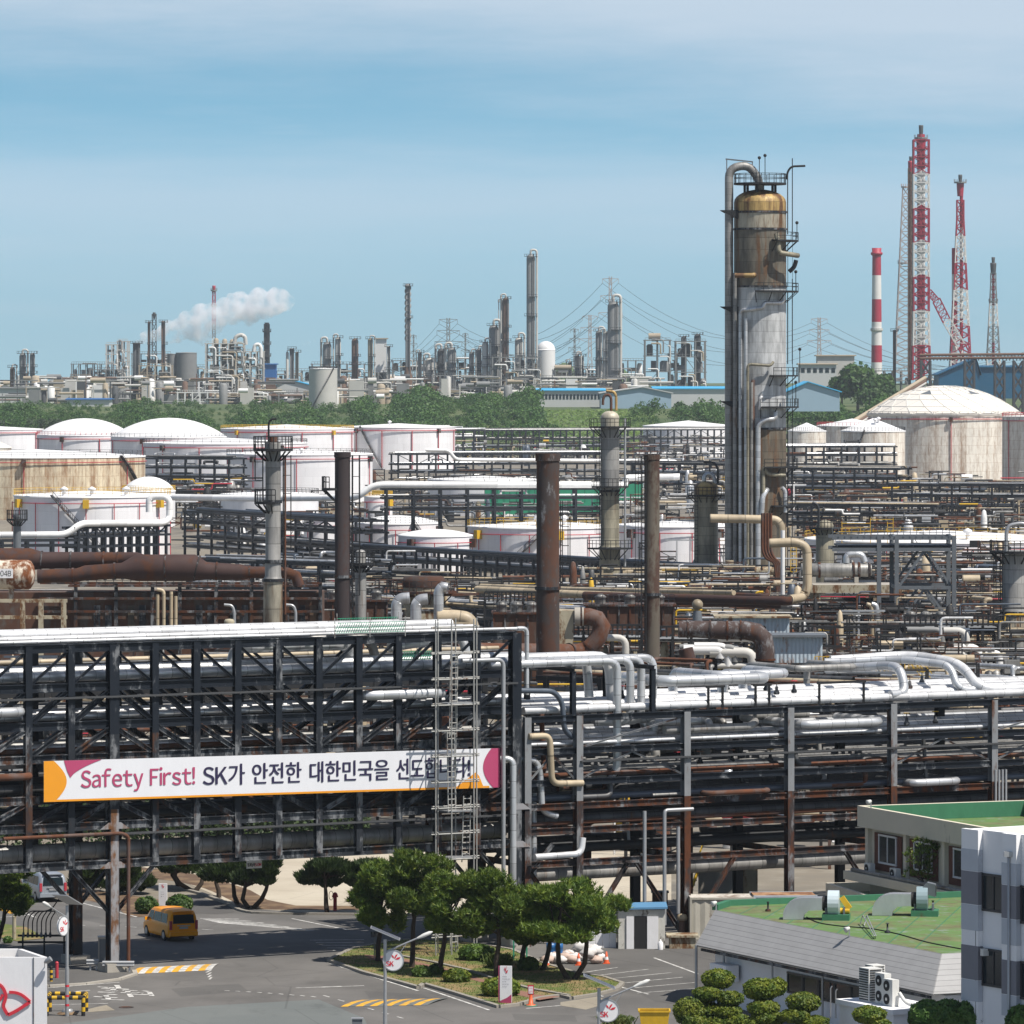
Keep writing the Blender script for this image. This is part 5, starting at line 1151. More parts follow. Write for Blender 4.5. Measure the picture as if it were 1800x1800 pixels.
duct('flue_elbow', 'big orange brown elbow duct right of the widest brown stack', [(1012, 1084, 520, .85), (1036, 1084, 520, .85), (1050, 1088, 520, .87), (1058, 1100, 520, .87), (1052, 1120, 520, .87), (1036, 1140, 520, .87), (1015, 1147, 520, .85), (985, 1146, 518, .8), (850, 1143, 512, .72), (800, 1142, 510, .7)], 'pipe_rust', 16, ((0, .4), (4, .9), (6, .5)))
m=MB();
t=thing('duct_collar', 'white band where the orange brown elbow duct leaves the grey box', 'duct', P(1008, 1084, 520));m.tube([P(1010, 1084, 520), P(1026, 1084, 520)], .93, 16);m.build('band', M['concrete'], t)
m=MB();m.box(P(990, 1110, 521), (2.0, 2.4, 4.2));m.build('box', M['concrete_rust'], t)
duct('flue_elbow', 'mottled brown and white duct bending down right of the slim olive stack', [(1193, 1106, 500, .8), (1225, 1106, 500, .8), (1270, 1108, 500, .88), (1310, 1108, 500, .9), (1330, 1112, 500, .92), (1342, 1124, 500, .92), (1345, 1142, 500, .9), (1345, 1200, 500, .9)], 'duct_mottled', 16, ((0, .5), (1, .5), (2, .2), (2, .8), (6, .3)))
duct('flue_duct', 'leaning rusty duct under the mottled duct', [(1205, 1140, 505, .7), (1212, 1170, 505, .75), (1225, 1200, 505, .75)], 'pipe_brown', 12, ((0, .9), ))
t=thing('cladding_shed', 'blue and white corrugated shed with rusty edges beside the mottled duct', 'shed', P(1400, 1165, 520).xy.to_3d())
cs=NT('corrugated_blue');uvx=cs.n('ShaderNodeSeparateXYZ');cs.set(uvx.inputs[0], cs.pos());sn=cs.math('SINE', cs.math('MULTIPLY', uvx.outputs[0], 16.0));f=cs.ramp(cs.noise(.8, (1, 1, .3), 6, .7), .5, .66)
M['corr_blue']=cs.done(cs.mix(f, (.40, .48, .54), (.20, .09, .04)), .6, 0, sn, .6)
m=MB();m.box(P(1400, 1140, 522), (4.9, 4, 2.6));m.build('wall', M['corr_blue'], t);m=MB();m.box(P(1400, 1116, 522)+V((0, -.1, 0)), (5.6, 5, .22));m.build('roof', M['steel_grey'], t)
for x in(1360, 1440):
 m=MB();m.bar(P(x, 1160, 520.2), V((XD(x, 520.2), 520.2, 0)), .25);m.build('column', M['steel_rust'], t)
t=thing('cladding_shed', 'longer blue corrugated shed with an orange roof edge behind the mottled duct', 'shed', P(1330, 1110, 560).xy.to_3d())
m=MB();m.box(P(1328, 1098, 562), (7.0, 4, 1.7));m.build('wall', M['corr_blue'], t);m=MB();m.box(P(1322, 1083, 562), (8.2, 5, .2));m.build('roof', M['concrete_rust'], t)
t=thing('vent_globe', 'white globe ventilator on a grey neck above the brown pipes', 'ventilator', P(1226, 1095, 560));m=MB();m.lathe([(.55, 0), (.4, 1.3)], P(1226, 1095, 560), 12);m.build('neck', M['steel_grey'], t);m=MB();m.ball(P(1226, 1063, 560), .6);m.build('globe', M['clad_tan'], t)
fx=650
t=thing('concrete_trestle', 'rust stained cream concrete frame on tall legs right of the great tower foot', 'frame', V((XD(1500, fx), fx, 0)))
for x in(1436, 1541, 1578):
 for dd in(0, 7):
  m=MB();m.bar((XD(x, fx), fx+dd, 0), (XD(x, fx), fx+dd, ZD(1030, fx)), .85);m.build('column', M['concrete_rust'], t)
for y in(1035, 1122):
 m=MB();m.bar(P(1425, y, fx-.1), P(1585, y, fx-.1), 1.1, .95);m.build('beam', M['concrete_rust'], t)
m=MB();m.box(P(1505, 1028, fx+3.5), (11, 7.6, .3));m.build('slab', M['concrete'], t)
t=thing('heat_exchanger', 'horizontal ribbed grey heat exchanger drum above the stained concrete frame', 'heat exchanger', P(1470, 1012, 655))
r=12*655/F
m=MB();m.tube([P(1408, 1002, 655), P(1412, 1002, 655), P(1526, 1002, 655), P(1532, 1002, 655)], [r*.8, r, r, r*.8], 18);m.build('shell', M['clad_old'], t)
for x in(1422, 1440, 1500, 1510, 1528):
 m=MB();m.tube([P(x-2, 1002, 655), P(x+2, 1002, 655)], r+.14, 18);m.build('flange', M['steel_rust'], t)
for x in(1430, 1505):
 m=MB();m.box(P(x, 1020, 655), (.5, 1.5, .9));m.build('saddle', M['concrete'], t)
pipe([P(1488, 990, 655), P(1488, 975, 655), P(1515, 974, 655), P(1520, 988, 655)], .4, M['clad'], 'short silver pipe bow on top of the ribbed heat exchanger', fil=.9)
fx=620
t=thing('steel_tower', 'open grey steel tower frame with X braces right of the concrete frame', 'steel frame', V((XD(1625, fx), fx, 0)))
lev=[946, 966, 1033, 1098, 1160]
for x in(1545, 1576, 1677):
 for dd in(0, 8):
  if x==1545 and dd:continue
  m=MB();m.ibar((XD(x, fx), fx+dd, 0), (XD(x, fx), fx+dd, ZD(942, fx)), .5, .5, (1, 0, 0), .06);m.build('column', M['steel_grey'], t)
for y in lev:
 for dd in(0, 8):
  m=MB();m.bar(P(1463 if y<970 else 1576, y, fx)+V((0, dd, 0)), P(1680, y, fx)+V((0, dd, 0)), .3, .4);m.build('beam', M['steel_grey'], t)
 m=MB();m.bar(P(1576, y, fx), P(1576, y, fx)+V((0, 8, 0)), .3, .4);m.bar(P(1677, y, fx), P(1677, y, fx)+V((0, 8, 0)), .3, .4);m.build('cross_beam', M['steel_grey'], t)
for a, b in zip(lev[1:], lev[2:]):
 for dd in(0, 8):
  m=MB();m.bar(P(1579, b, fx)+V((0, dd+.2, 0)), P(1627, a, fx)+V((0, dd+.2, 0)), .28);m.build('brace', M['steel_grey'], t);m=MB();m.bar(P(1674, b, fx)+V((0, dd+.2, 0)), P(1627, a, fx)+V((0, dd+.2, 0)), .28);m.build('brace', M['steel_grey'], t)
m=MB()
for k in range(20):
 x=1463+(1680-1463)*k/19;m.bar(P(x, 944, fx-.2), P(x, 928, fx-.2), .07)
for q in(928, 936):m.bar(P(1463, q, fx-.2), P(1680, q, fx-.2), .07)
m.build('railing', M['steel_grey'], t)
m=MB();m.box(P(1570, 958, fx+4), (13.5, 7.6, .2));m.build('deck', M['steel_navy'], t)
for x, lab in((1540, 'slim silver upright pipe in front of the stained concrete frame'), (1531, 'rusty orange upright pipe beside the silver one in the concrete frame')):
 pipe([P(x-8, 1062, 610), P(x, 1064, 610), P(x+2, 1075, 610), P(x+2, 1175, 610)], .32 if x==1540 else.26, M['clad']if x==1540 else M['clad_tan'], lab, fil=.8)
t=thing('pressure_drum', 'olive ribbed upright drum beside the great tower foot, with a curved dark vent', 'drum', P(1450, 960, 700).xy.to_3d())
m=MB();m.lathe([(1.2, 0), (1.2, ZD(925, 700)), (.9, ZD(917, 700)), (.05, ZD(913, 700))], (XD(1450, 700), 700, 0), 16);m.build('shell', M['col_olive'], t);platform(t, V((XD(1450, 700), 700, 0)), 1.2, ZD(930, 700), -3.2, .1, .9)
m=MB();m.tube([P(1439, 925, 698), P(1439, 895, 698), P(1436, 886, 698), P(1428, 883, 698)], .17, 8, True, .6);m.build('vent', M['pipe_dark'], t)
t=thing('yellow_railing', 'long yellow handrailed walkway with steps behind the right rack', 'railing', P(1520, 1182, 500));m=MB();d=500
for k in range(26):
 x=1432+180*k/25;m.bar(P(x, 1180, d), P(x, 1154, d), .06)
for q in(1154, 1166):m.bar(P(1432, q, d), P(1612, q, d), .06)
m.build('rail', M['yellow'], t);m=MB();m.box(P(1522, 1182, d+.6), (9.8, 1.6, .12));m.build('walkway', M['steel_grey'], t)
m=MB()
for q in(0, 14):
 m.bar(P(1600+q, 1154, d), P(1624+q, 1184, d), .07);m.bar(P(1600+q, 1166, d), P(1622+q, 1192, d), .07)
m.build('stair_rail', M['yellow'], t)
for k, (x0, x1, y, d)in enumerate(((1390, 1400, 975, 760), (1530, 1570, 925, 880), (1480, 1560, 932, 880))):
 t=thing('yellow_ladder', ['yellow caged ladder in the foot of the great tower', 'yellow stair tower on the rim of the wide right tank', 'yellow gantry on the rim of the wide right tank'][k], 'ladder', P(x0, y+30, d));m=MB()
 for q in range(7):m.bar(P(x0, y+30-q*7, d), P(x1, y+30-q*7, d), .09)
 for x in(x0, x1):m.bar(P(x, y+30, d), P(x, y-15, d), .1)
 m.build('ladder', M['yellow'], t)
cr=random.Random(5)
CM=['clad', 'clad_bright', 'clad_old', 'clad_dim', 'pipe_dark', 'pipe_blue', 'clad_white', 'clad_tan', 'pipe_rust', 'steel_black', 'steel_rust', 'yellow', 'concrete_rust', 'red_paint']
def clutter(name, regions):
 m=MB()
 for(x0, x1, d0, d1, zmax, n, w)in regions:
  for _ in range(n):
   d=cr.uniform(d0, d1);X=XD(cr.uniform(x0, x1), d);z=cr.uniform(.8, zmax);k=cr.random()
   mt=cr.choices(range(len(CM)), w)[0];m.cur=mt
   s_=1.0 if d<800 else d/800
   r=cr.uniform(.07, .2)*min(s_, 1.8)
   p=V((X, d, z));L=cr.uniform(3, 14)
   if k<.34:
    q=p+V((L, cr.uniform(-.3, .1)*L, 0));m.tube([p, q], r, 6, True)
   elif k<.48:
    q=p+V((L*.5, 0, 0));e=q+V((0, 0, cr.choice((-1, 1))*cr.uniform(.6, 2.2)));m.tube([p, q, e, e+V((L*.5, 0, 0))], r, 6, True, r*3, 3)
   elif k<.64:
    m.cur=9 if cr.random()<.75 else mt;m.bar(V((X, d, 0)), p+V((0, 0, 1.0)), .22*min(s_, 1.5));m.bar(p+V((-2, 0, .9)), p+V((3, 0, .9)), .2*min(s_, 1.5))
   elif k<.72:m.tube([V((X, d, 0)), p, p+V((1.0, 0, .0))], r, 6, True, .5, 3)
   elif k<.78:m.tube([p, p+V((cr.uniform(1.2, 3.5), 0, 0))], r*3.2, 9, True)
   elif k<.87:m.lathe([(r*4, 0), (r*4, z*.9), (r*2.5, z*1.1), (.02, z*1.14)], V((X, d, 0)), 9)
   elif k<.97:
    m.cur=9 if cr.random()<.6 else 10;h=z*1.15;a=cr.uniform(1, 2.2);t_=.16*min(s_, 1.6)
    for sx in(-1, 1):
     for sy in(-1, 1):m.bar((X+sx*a, d+sy*a, 0), (X+sx*a, d+sy*a, h), t_)
    for zz in(h*.5, h*.98, h*.98-1.0):
     for sy in(-1, 1):m.bar((X-a, d+sy*a, zz), (X+a, d+sy*a, zz), t_*.7)
    m.bar((X-a, d-a, 0), (X+a, d-a, h*.5), t_*.6);m.bar((X+a, d-a, h*.5), (X-a, d-a, h), t_*.6)
   else:m.box(p, (cr.uniform(.6, 2), 1, cr.uniform(.5, 1.4)))
 return m.build(name, [M[c]for c in CM], kind='stuff', base=(0, 0, 0))
A=[6, 3, 6, 5, 5, 4, 3, 3, 3, 6, 2, 1, 1, .4]
B=[3, 1, 7, 5, 5, 2, 1, 6, 8, 6, 5, 1.5, 4, .5]
clutter('process_pipework', [(0, 560, 585, 640, 9, 160, B), (560, 1000, 560, 720, 7, 850, B), (1000, 1440, 560, 800, 7, 900, B), (1400, 1790, 540, 860, 8, 1150, B), (330, 660, 700, 900, 5, 260, A), (650, 1300, 740, 830, 4, 300, B)])
clutter('tank_farm_pipework', [(1380, 1800, 950, 1500, 8, 520, B), (1090, 1280, 900, 1900, 8, 280, A), (650, 1080, 1080, 1650, 6, 300, A), (300, 660, 1040, 1330, 6, 200, A), (1380, 1530, 1550, 2150, 9, 160, A), (760, 1280, 2050, 2300, 9, 200, A), (250, 420, 1250, 1480, 8, 160, A)])
clutter('yard_pipework', [(0, 900, 412, 530, 8, 420, B), (1010, 1520, 375, 520, 6.5, 300, B), (1400, 1800, 430, 540, 7, 160, B)])
FARP.build('distant_pipes', [M[c]for c in FMATS], kind='stuff', base=(0, 0, 0))
pr=random.Random(21)
def m_leaf(name, a, b, c=None, scale=1.6, rough=.6):
 n=NT(name);f=n.ramp(n.noise(scale, detail=3), .38, .62)
 col=n.mix(f, a, b)
 wn_=n.n('ShaderNodeObjectInfo');k=n.math('MULTIPLY_ADD', wn_.outputs['Random'], .3, .85)
 k=n.math('MULTIPLY', k, n.math('MULTIPLY_ADD', n.noise(6, detail=2), .7, .65))
 if c:col=n.mix(n.ramp(n.noise(3.1, detail=2, w=4), .58, .7), col, c)
 col=n.val(col, k)
 m=n.done(col, rough)
 tr=n.n('ShaderNodeBsdfTranslucent');n.set(tr.inputs[0], col);mx_=n.n('ShaderNodeMixShader');mx_.inputs[0].default_value=.3
 n.t.links.new(n.b.outputs[0], mx_.inputs[1]);n.t.links.new(tr.outputs[0], mx_.inputs[2]);n.t.links.new(mx_.outputs[0], n.out.inputs[0])
 return m
M['pine']=m_leaf('pine_needles', (.062, .118, .014), (.135, .20, .02), (.21, .24, .028))
M['juniper']=m_leaf('juniper_leaf', (.025, .05, .014), (.05, .085, .02))
M['topiary']=m_leaf('topiary_leaf', (.075, .13, .012), (.17, .21, .016), (.22, .23, .02))
M['shrub']=m_leaf('shrub_leaf', (.04, .09, .014), (.10, .17, .022))
M['bush']=m_leaf('bush_leaf', (.05, .12, .02), (.11, .20, .035))
M['grassblade']=m_leaf('grass_blade', (.06, .11, .015), (.13, .16, .03))
M['bark']=m_rusty('bark', (.05, .037, .028), .3, 2, .95, rust=(.10, .065, .045))
def rdir(rg):
 z=rg.uniform(-1, 1);a=rg.uniform(0, 2*pi);r=math.sqrt(1-z*z);return V((r*math.cos(a), r*math.sin(a), z))
def tuft(m, p, L, rg, n=7, w=.05, up=.5):
 for _ in range(n):
  d=(rdir(rg)+V((0, 0, up))).normalized();s_=d.cross(rdir(rg)).normalized()*w
  m.add([p-s_, p+s_, p+d*L], [(0, 1, 2)])
def leafq(m, p, s_, rg, nrm=None):
 d=(nrm*1.0+rdir(rg)*.8).normalized()if nrm is not None else rdir(rg)
 a=d.cross(rdir(rg)).normalized()*s_;b=d.cross(a).normalized()*s_*.7
 m.add([p-a, p-b, p+a, p+b], [(0, 1, 2, 3)])
def pad(m, c, r, n, rg, kind, size):
 c=V(c)
 for _ in range(n):
  d=rdir(rg);k=rg.uniform(.25, 1)**.5
  p=c+V((d.x*r[0], d.y*r[1], d.z*r[2]))*k
  if kind=='needle':tuft(m, p, size*rg.uniform(.7, 1.25), rg, 6, size*.14, .9)
  elif kind=='flame':
   L=size*rg.uniform(.8, 1.5);q=(d+V((0, 0, 1.1))).normalized();s_=q.cross(rdir(rg)).normalized()*size*.3
   m.add([p-s_, p+s_, p+q*L], [(0, 1, 2)])
  else:leafq(m, p, size*rg.uniform(.7, 1.2), rg, d)
def limb(m, a, b, r0, r1, rg, wob=.12, n=5):
 a, b=V(a), V(b);L=(b-a).length
 pts=[a+(b-a)*(k/n)+(V((rg.uniform(-1, 1), rg.uniform(-1, 1), 0))*wob*L*.25 if 0<k<n else V((0, 0, 0)))for k in range(n+1)]
 m.tube(pts, [r0+(r1-r0)*k/n for k in range(n+1)], 7)
def pine(label, bpx, by, cpx, cy, wpx, hpx, trunks=1, kind='needle', mat='pine', dens=.8, size=.36, name='pine_tree', group=None, gap=0, lean=0):
 b=G(bpx, by);d=b.y;s_=F/d;c=P(cpx, cy, d);W_, H_=(1.2 if kind=='needle' else 1.05)*wpx/s_/2, (1.12 if kind=='needle' else 1.0)*hpx/s_/2
 rg=random.Random(int(bpx*7+by));t=thing(name, label, 'tree', b, group)
 pads=[]
 for k in range(17 if wpx>60 else 9):
  a=rg.uniform(0, 2*pi);q=rg.uniform(.25, .85);zz=rg.uniform(-.62, .72);q*=math.sqrt(max(.1, 1-zz*zz*.8))
  pads.append((c+V((math.cos(a)*q*W_, math.sin(a)*q*W_, zz*H_)), (W_*rg.uniform(.3, .46), W_*rg.uniform(.3, .46), H_*rg.uniform(.2, .3))))
 pads.append((c+V((0, 0, H_*.55)), (W_*.5, W_*.5, H_*.42)))
 m=MB()
 for k in range(trunks):
  o=V((-.35+.7*k, 0, 0))if trunks>1 else V((0, 0, 0));top=c+V((o.x*2.2, 0, H_*.3))
  mid=b+(top-b)*.45+V((o.x*1.6+rg.uniform(-.25, .25), 0, 0))
  m.tube([b+o*.4, b+o*.7+(mid-b)*.5+V((rg.uniform(-.1, .1), 0, 0)), mid, top], [.17, .15, .13, .05], 8)
  for pc, prr in pads[::2]:limb(m, mid+(top-mid)*rg.uniform(.1, .7), pc, .07, .025, rg)
 m.build('trunk', M['bark'], t)
 m=MB()
 for pc, prr in pads:pad(m, pc, prr, int(230*dens*max(.6, min(2.2, prr[0]/.8))), rg, kind, size)
 m.build('crown', M[mat], t)
 return t
pine('leftmost pine on the lawn island, with a full rounded crown', 664, 1693, 668, 1578, 92, 125)
pine('second pine from left on the lawn island, with the tallest tips', 724, 1703, 738, 1560, 112, 115)
pine('pine with a slightly bowed trunk behind the clipped hedge on the lawn island', 771, 1716, 782, 1592, 96, 105)
pine('pine right behind the white pylon sign on the lawn island', 873, 1722, 872, 1598, 116, 125)
pine('shaded slim pine between the sign and the double trunked pine', 917, 1698, 922, 1618, 80, 90)
pine('pine left of the double trunked pine, with dense dark crown', 953, 1708, 968, 1622, 100, 85)
pine('spreading double trunked pine at the right end of the lawn island', 1004, 1724, 1010, 1606, 165, 112, 2)
pine('pine cut by the left picture edge, with a drooping branch over the lane', -8, 1668, 12, 1572, 88, 95)
pine('dark clipped juniper with a flat top standing alone by the red hydrant', 575, 1606, 570, 1538, 98, 58, 1, 'flame', 'juniper', 1.7, .3, 'juniper_tree')
pine('dark juniper with a single trunk, third of those along the concrete yard', 418, 1590, 405, 1532, 84, 60, 1, 'flame', 'juniper', 1.6, .3, 'juniper_tree')
pine('dark juniper nearest the lone one, with trunks leaning apart', 441, 1597, 458, 1534, 84, 56, 2, 'flame', 'juniper', 1.6, .3, 'juniper_tree')
pine('dark juniper left of the paired ones along the concrete yard', 385, 1578, 378, 1528, 62, 56, 1, 'flame', 'juniper', 1.6, .3, 'juniper_tree')
pine('shaded juniper with a forked trunk under the rack, right of the small pylon sign', 340, 1566, 332, 1515, 72, 46, 2, 'flame', 'juniper', 1.6, .3, 'juniper_tree')
pine('shaded juniper with a bent trunk under the rack, behind the small pylon sign', 314, 1560, 300, 1518, 66, 46, 1, 'flame', 'juniper', 1.6, .3, 'juniper_tree')
pine('dark bushy juniper half hidden by the front rack column', 232, 1572, 228, 1545, 72, 58, 1, 'flame', 'juniper', 1.8, .3, 'juniper_tree')
pine('dark juniper behind the rack legs left of the front column', 160, 1568, 158, 1538, 70, 60, 1, 'flame', 'juniper', 1.8, .3, 'juniper_tree')
pine('juniper behind the scaffold foot on the far side of the island', 655, 1606, 650, 1540, 80, 52, 1, 'flame', 'juniper', 1.6, .3, 'juniper_tree')
def bush(label, px, py, wpx, hpx, mat='shrub', n=900, size=.11, name='shrub', d=None, lumps=1, cat='shrub', z=None, group=None):
 """py is the photo row of its foot"""
 b=G(px, py)if d is None else P(px, py, d);s_=F/b.y;rg=random.Random(int(px*3+py));rx, rz=wpx/s_/2, hpx/s_
 t=thing(name, label, cat, b, group);m=MB()
 for k in range(lumps):
  ox=rx*(2*(k+.5)/lumps-1)*.75 if lumps>1 else 0;rr=rx/lumps*1.35 if lumps>1 else rx
  c=b+V((ox, rg.uniform(-.2, .2), rz*.48));r=(rr, rr*.9, rz*.54)
  m.ball(c, (r[0]*.86, r[1]*.86, r[2]*.86), 12, 8, .05, rg)
  for _ in range(n):
   dd=rdir(rg);p=c+V((dd.x*r[0], dd.y*r[1], dd.z*r[2]))*rg.uniform(.84, 1.02);leafq(m, p, size*rg.uniform(.6, 1.2), rg, dd)
 m.build('foliage', M[mat], t)
 m=MB();limb(m, b, b+V((0, 0, rz*.5)), .06, .03, rg);m.build('stem', M['bark'], t)
 return t
bush('left of two dark clipped shrubs beside the small pylon sign behind the rack', 258, 1606, 42, 30, n=900)
bush('right of two clipped shrubs beside the small pylon sign behind the rack', 316, 1604, 48, 32, n=900)
bush('dark clipped hedge lump farthest left on the lawn island', 742, 1720, 36, 22, 'shrub')
bush('dark clipped hedge lump touching a pine trunk on the lawn island', 766, 1716, 28, 20, 'shrub')
bush('bright clipped round hedge in the middle of the lawn island', 803, 1729, 50, 26, 'topiary', 1300)
bush('large clipped round hedge behind the white pylon sign', 880, 1754, 70, 36, 'topiary', 1600)
bush('dark low shrub at the foot of the pine on the right part of the island', 928, 1708, 38, 26, 'shrub')
bush('sprawling dark shrub in the back middle of the lawn island', 838, 1690, 66, 30, 'shrub', 1300)
bush('small green plant at the left edge beside the white post', 14, 1658, 16, 12, 'bush', 260)
bush('tuft of shrub at the very left edge below the pine', -6, 1650, 24, 34, 'shrub', 500)
def grass_clump(label, px, py, wpx, hpx, n=260):
 b=G(px, py, .12);s_=F/b.y;rg=random.Random(px);m=MB()
 for _ in range(n):
  p=b+V((rg.gauss(0, wpx/s_/4), rg.gauss(0, wpx/s_/4), 0));q=p+V((rg.uniform(-.35, .35), rg.uniform(-.35, .35), hpx/s_*rg.uniform(.6, 1.1)));e=q+V((rg.uniform(-.3, .3), rg.uniform(-.3, .3), -.12));w=V((.025, 0, 0))
  m.add([p-w, p+w, q+w, q-w], [(0, 1, 2, 3)]);m.add([q-w, q+w, e], [(0, 1, 2)])
 return m.build('grass_clump', M['grassblade'], None, label, 'plant')
grass_clump('arching grass clump behind the pines on the lawn island', 878, 1700, 40, 22)
grass_clump('tall grass clump at the bottom edge beside the lower solar lamp', 1085, 1800, 42, 14, 420)
m=MB();rg=random.Random(4);ipts=[G(x, y)for x, y in isl]
def inside(x, y, poly):
 r=False;j=len(poly)-1
 for i in range(len(poly)):
  if(poly[i].y>y)!=(poly[j].y>y)and x<(poly[j].x-poly[i].x)*(y-poly[i].y)/(poly[j].y-poly[i].y)+poly[i].x:r=not r
  j=i
 return r
x0, x1=min(p.x for p in ipts), max(p.x for p in ipts);y0, y1=min(p.y for p in ipts), max(p.y for p in ipts);n=0
pathp=[G(x, y, .12)for x, y in pa]
while n<9000:
 x, y=rg.uniform(x0, x1), rg.uniform(y0, y1);n+=1
 if not inside(x, y, ipts)or inside(x, y, pathp):continue
 q=V((x, y, .12));h=rg.uniform(.04, .13);w=V((.02, 0, 0));m.add([q-w, q+w, q+V((rg.uniform(-.06, .06), rg.uniform(-.06, .06), h))], [(0, 1, 2)])
m.build('grass', M['grassblade'], kind='stuff')
def cloudtree(label, pads, d, foot, mat='topiary'):
 b=P(foot, 1800, d);b.z=0;t=thing('cloud_pruned_tree', label, 'tree', b);rg=random.Random(foot);m=MB();tm=MB()
 s_=F/d
 for(px, py, rx, ry, dd)in pads:
  c=P(px, py, d+dd);r=(rx/s_, rx/s_, ry/s_)
  m.ball(c, (r[0]*.84, r[1]*.84, r[2]*.8), 12, 8, .12, rg)
  for _ in range(26):q=rdir(rg);q.z=abs(q.z)*.7+.1;a=c+V((q.x*r[0], q.y*r[1], q.z*r[2]));pad(m, a, (.09, .09, .09), 12, rg, 'leaf', .06)
  for _ in range(int(1500*(rx/28)**2)):
   q=rdir(rg);p=c+V((q.x*r[0], q.y*r[1], q.z*r[2]))*rg.uniform(.82, 1.03);leafq(m, p, .075*rg.uniform(.6, 1.3), rg, q)
  limb(tm, b+V((0, 0, max(.3, c.z*.45))), c, .09, .04, rg)
 tm.tube([b, b+V((.1, 0, 1.0)), b+V((-.05, 0, 2.2))], [.16, .13, .09], 8);tm.build('trunk', M['bark'], t);m.build('crown', M[mat], t)
cloudtree('tall cloud pruned tree with stacked round pads, leftmost of the clipped trees at the bottom', [(1262, 1721, 29, 18, 0), (1244, 1747, 26, 13, -.6), (1284, 1755, 24, 13, -.8), (1238, 1776, 30, 16, -.4), (1278, 1778, 26, 14, -.9), (1296, 1796, 26, 14, -1.2), (1262, 1800, 30, 16, -1)], 276, 1262)
cloudtree('round leafy ball of the cloud pruned tree nearest the parking lot', [(1210, 1778, 27, 25, 0), (1222, 1800, 24, 16, -.5)], 274, 1212)
cloudtree('middle cloud pruned tree before the eaves, with one wide top pad', [(1338, 1739, 33, 20, 0), (1366, 1735, 17, 17, .5), (1342, 1772, 29, 14, -.6), (1350, 1790, 30, 14, -.8), (1322, 1800, 20, 12, -.9)], 272, 1340)
cloudtree('cloud pruned tree with a mushroom like cap, right of the middle one', [(1412, 1762, 31, 18, 0), (1398, 1786, 26, 13, -.5), (1430, 1797, 28, 12, -.5)], 270, 1410)
cloudtree('small clipped tree cap under the air conditioners', [(1528, 1784, 30, 16, 0), (1545, 1800, 20, 10, -.3)], 262, 1528)
bush('leafy broad bush at the bottom right in front of the white office block', 1668, 1815, 150, 56, 'bush', 2600, .16, 'leafy_bush', 262, 3)
bush('leafy bush in the bottom right corner', 1792, 1830, 50, 62, 'bush', 1200, .16, 'leafy_bush', 258)
rg=random.Random(12);m=MB();b0, b1=V((XD(-30, 393), 393, 0)), V((XD(650, 393), 393, 0));t=thing('hedge', 'dark green hedge glimpsed through the lower bars of the banner rack', 'hedge', b0)
for _ in range(9000):p=b0+(b1-b0)*rg.random();h=2.9+.7*math.sin(p.x*.9)+.3*math.sin(p.x*2.3);leafq(m, p+V((0, rg.uniform(-.7, .7), h*rg.random()**.6)), .16*rg.uniform(.6, 1.3), rg, V((0, -.7, .6)))
m.build('foliage', M['juniper'], t);m=MB()
for k in range(24):q=b0+(b1-b0)*(k+.5)/24;m.tube([q, q+V((.1, 0, 1.5))], .06, 5)
m.build('stems', M['bark'], t)
M['wall_white']=m_rusty('white_render', (.86, .86, .87), .10, .5, .8, rust=(.36, .35, .34), streak=.2, var=.05)
M['wall_beige']=m_rusty('beige_render', (.66, .60, .48), .16, .6, .85, rust=(.24, .20, .15), streak=.2, var=.08)
M['band_dark']=m_plain('dark_grey_band', (.21, .21, .24), .7, 0, .08);M['band_light']=m_plain('pale_grey_band', (.50, .53, .58), .7, 0, .08)
M['roof_green']=m_rusty('green_roof_coating', (.10, .185, .05), .5, .35, .8, rust=(.21, .26, .11), streak=1, var=.3, chalk=.25)
M['green_curb']=m_rusty('dark_green_coating', (.035, .16, .085), .2, .7, .7, rust=(.10, .17, .08), streak=1)
sh=NT('grey_shingle');sz=sh.n('ShaderNodeSeparateXYZ');sh.set(sz.inputs[0], sh.pos())
fr=sh.math('FRACT', sh.math('MULTIPLY', sz.outputs[2], 4.2));ln=sh.math('LESS_THAN', fr, .09);k=sh.math('MULTIPLY', sh.math('MULTIPLY_ADD', ln, -.45, 1), sh.math('MULTIPLY_ADD', sh.noise(1.1, detail=5), .35, .82))
M['shingle']=sh.done(sh.val((.33, .33, .33), k), .8)
gl=NT('window_glass');M['glass']=gl.done((.014, .024, .03), .12, 0.0, spec=.3)
M['frame_w']=m_plain('white_window_frame', (.7, .7, .7), .4, 0, .03);M['frame_d']=m_plain('dark_window_frame', (.03, .03, .035), .4, 0, .03)
M['brick_red']=m_plain('brown_red_panel', (.12, .042, .028), .8, 0, .2, 3)
M['ac_white']=m_rusty('ac_casing', (.66, .66, .63), .1, 1, .5, rust=(.4, .3, .2));M['sheet_metal']=m_rusty('duct_sheet_metal', (.55, .56, .57), .12, .7, .35, metal=.65, rust=(.34, .32, .28))
def along(a, b):
 d=V(b)-V(a);d.z=0;return d.normalized()
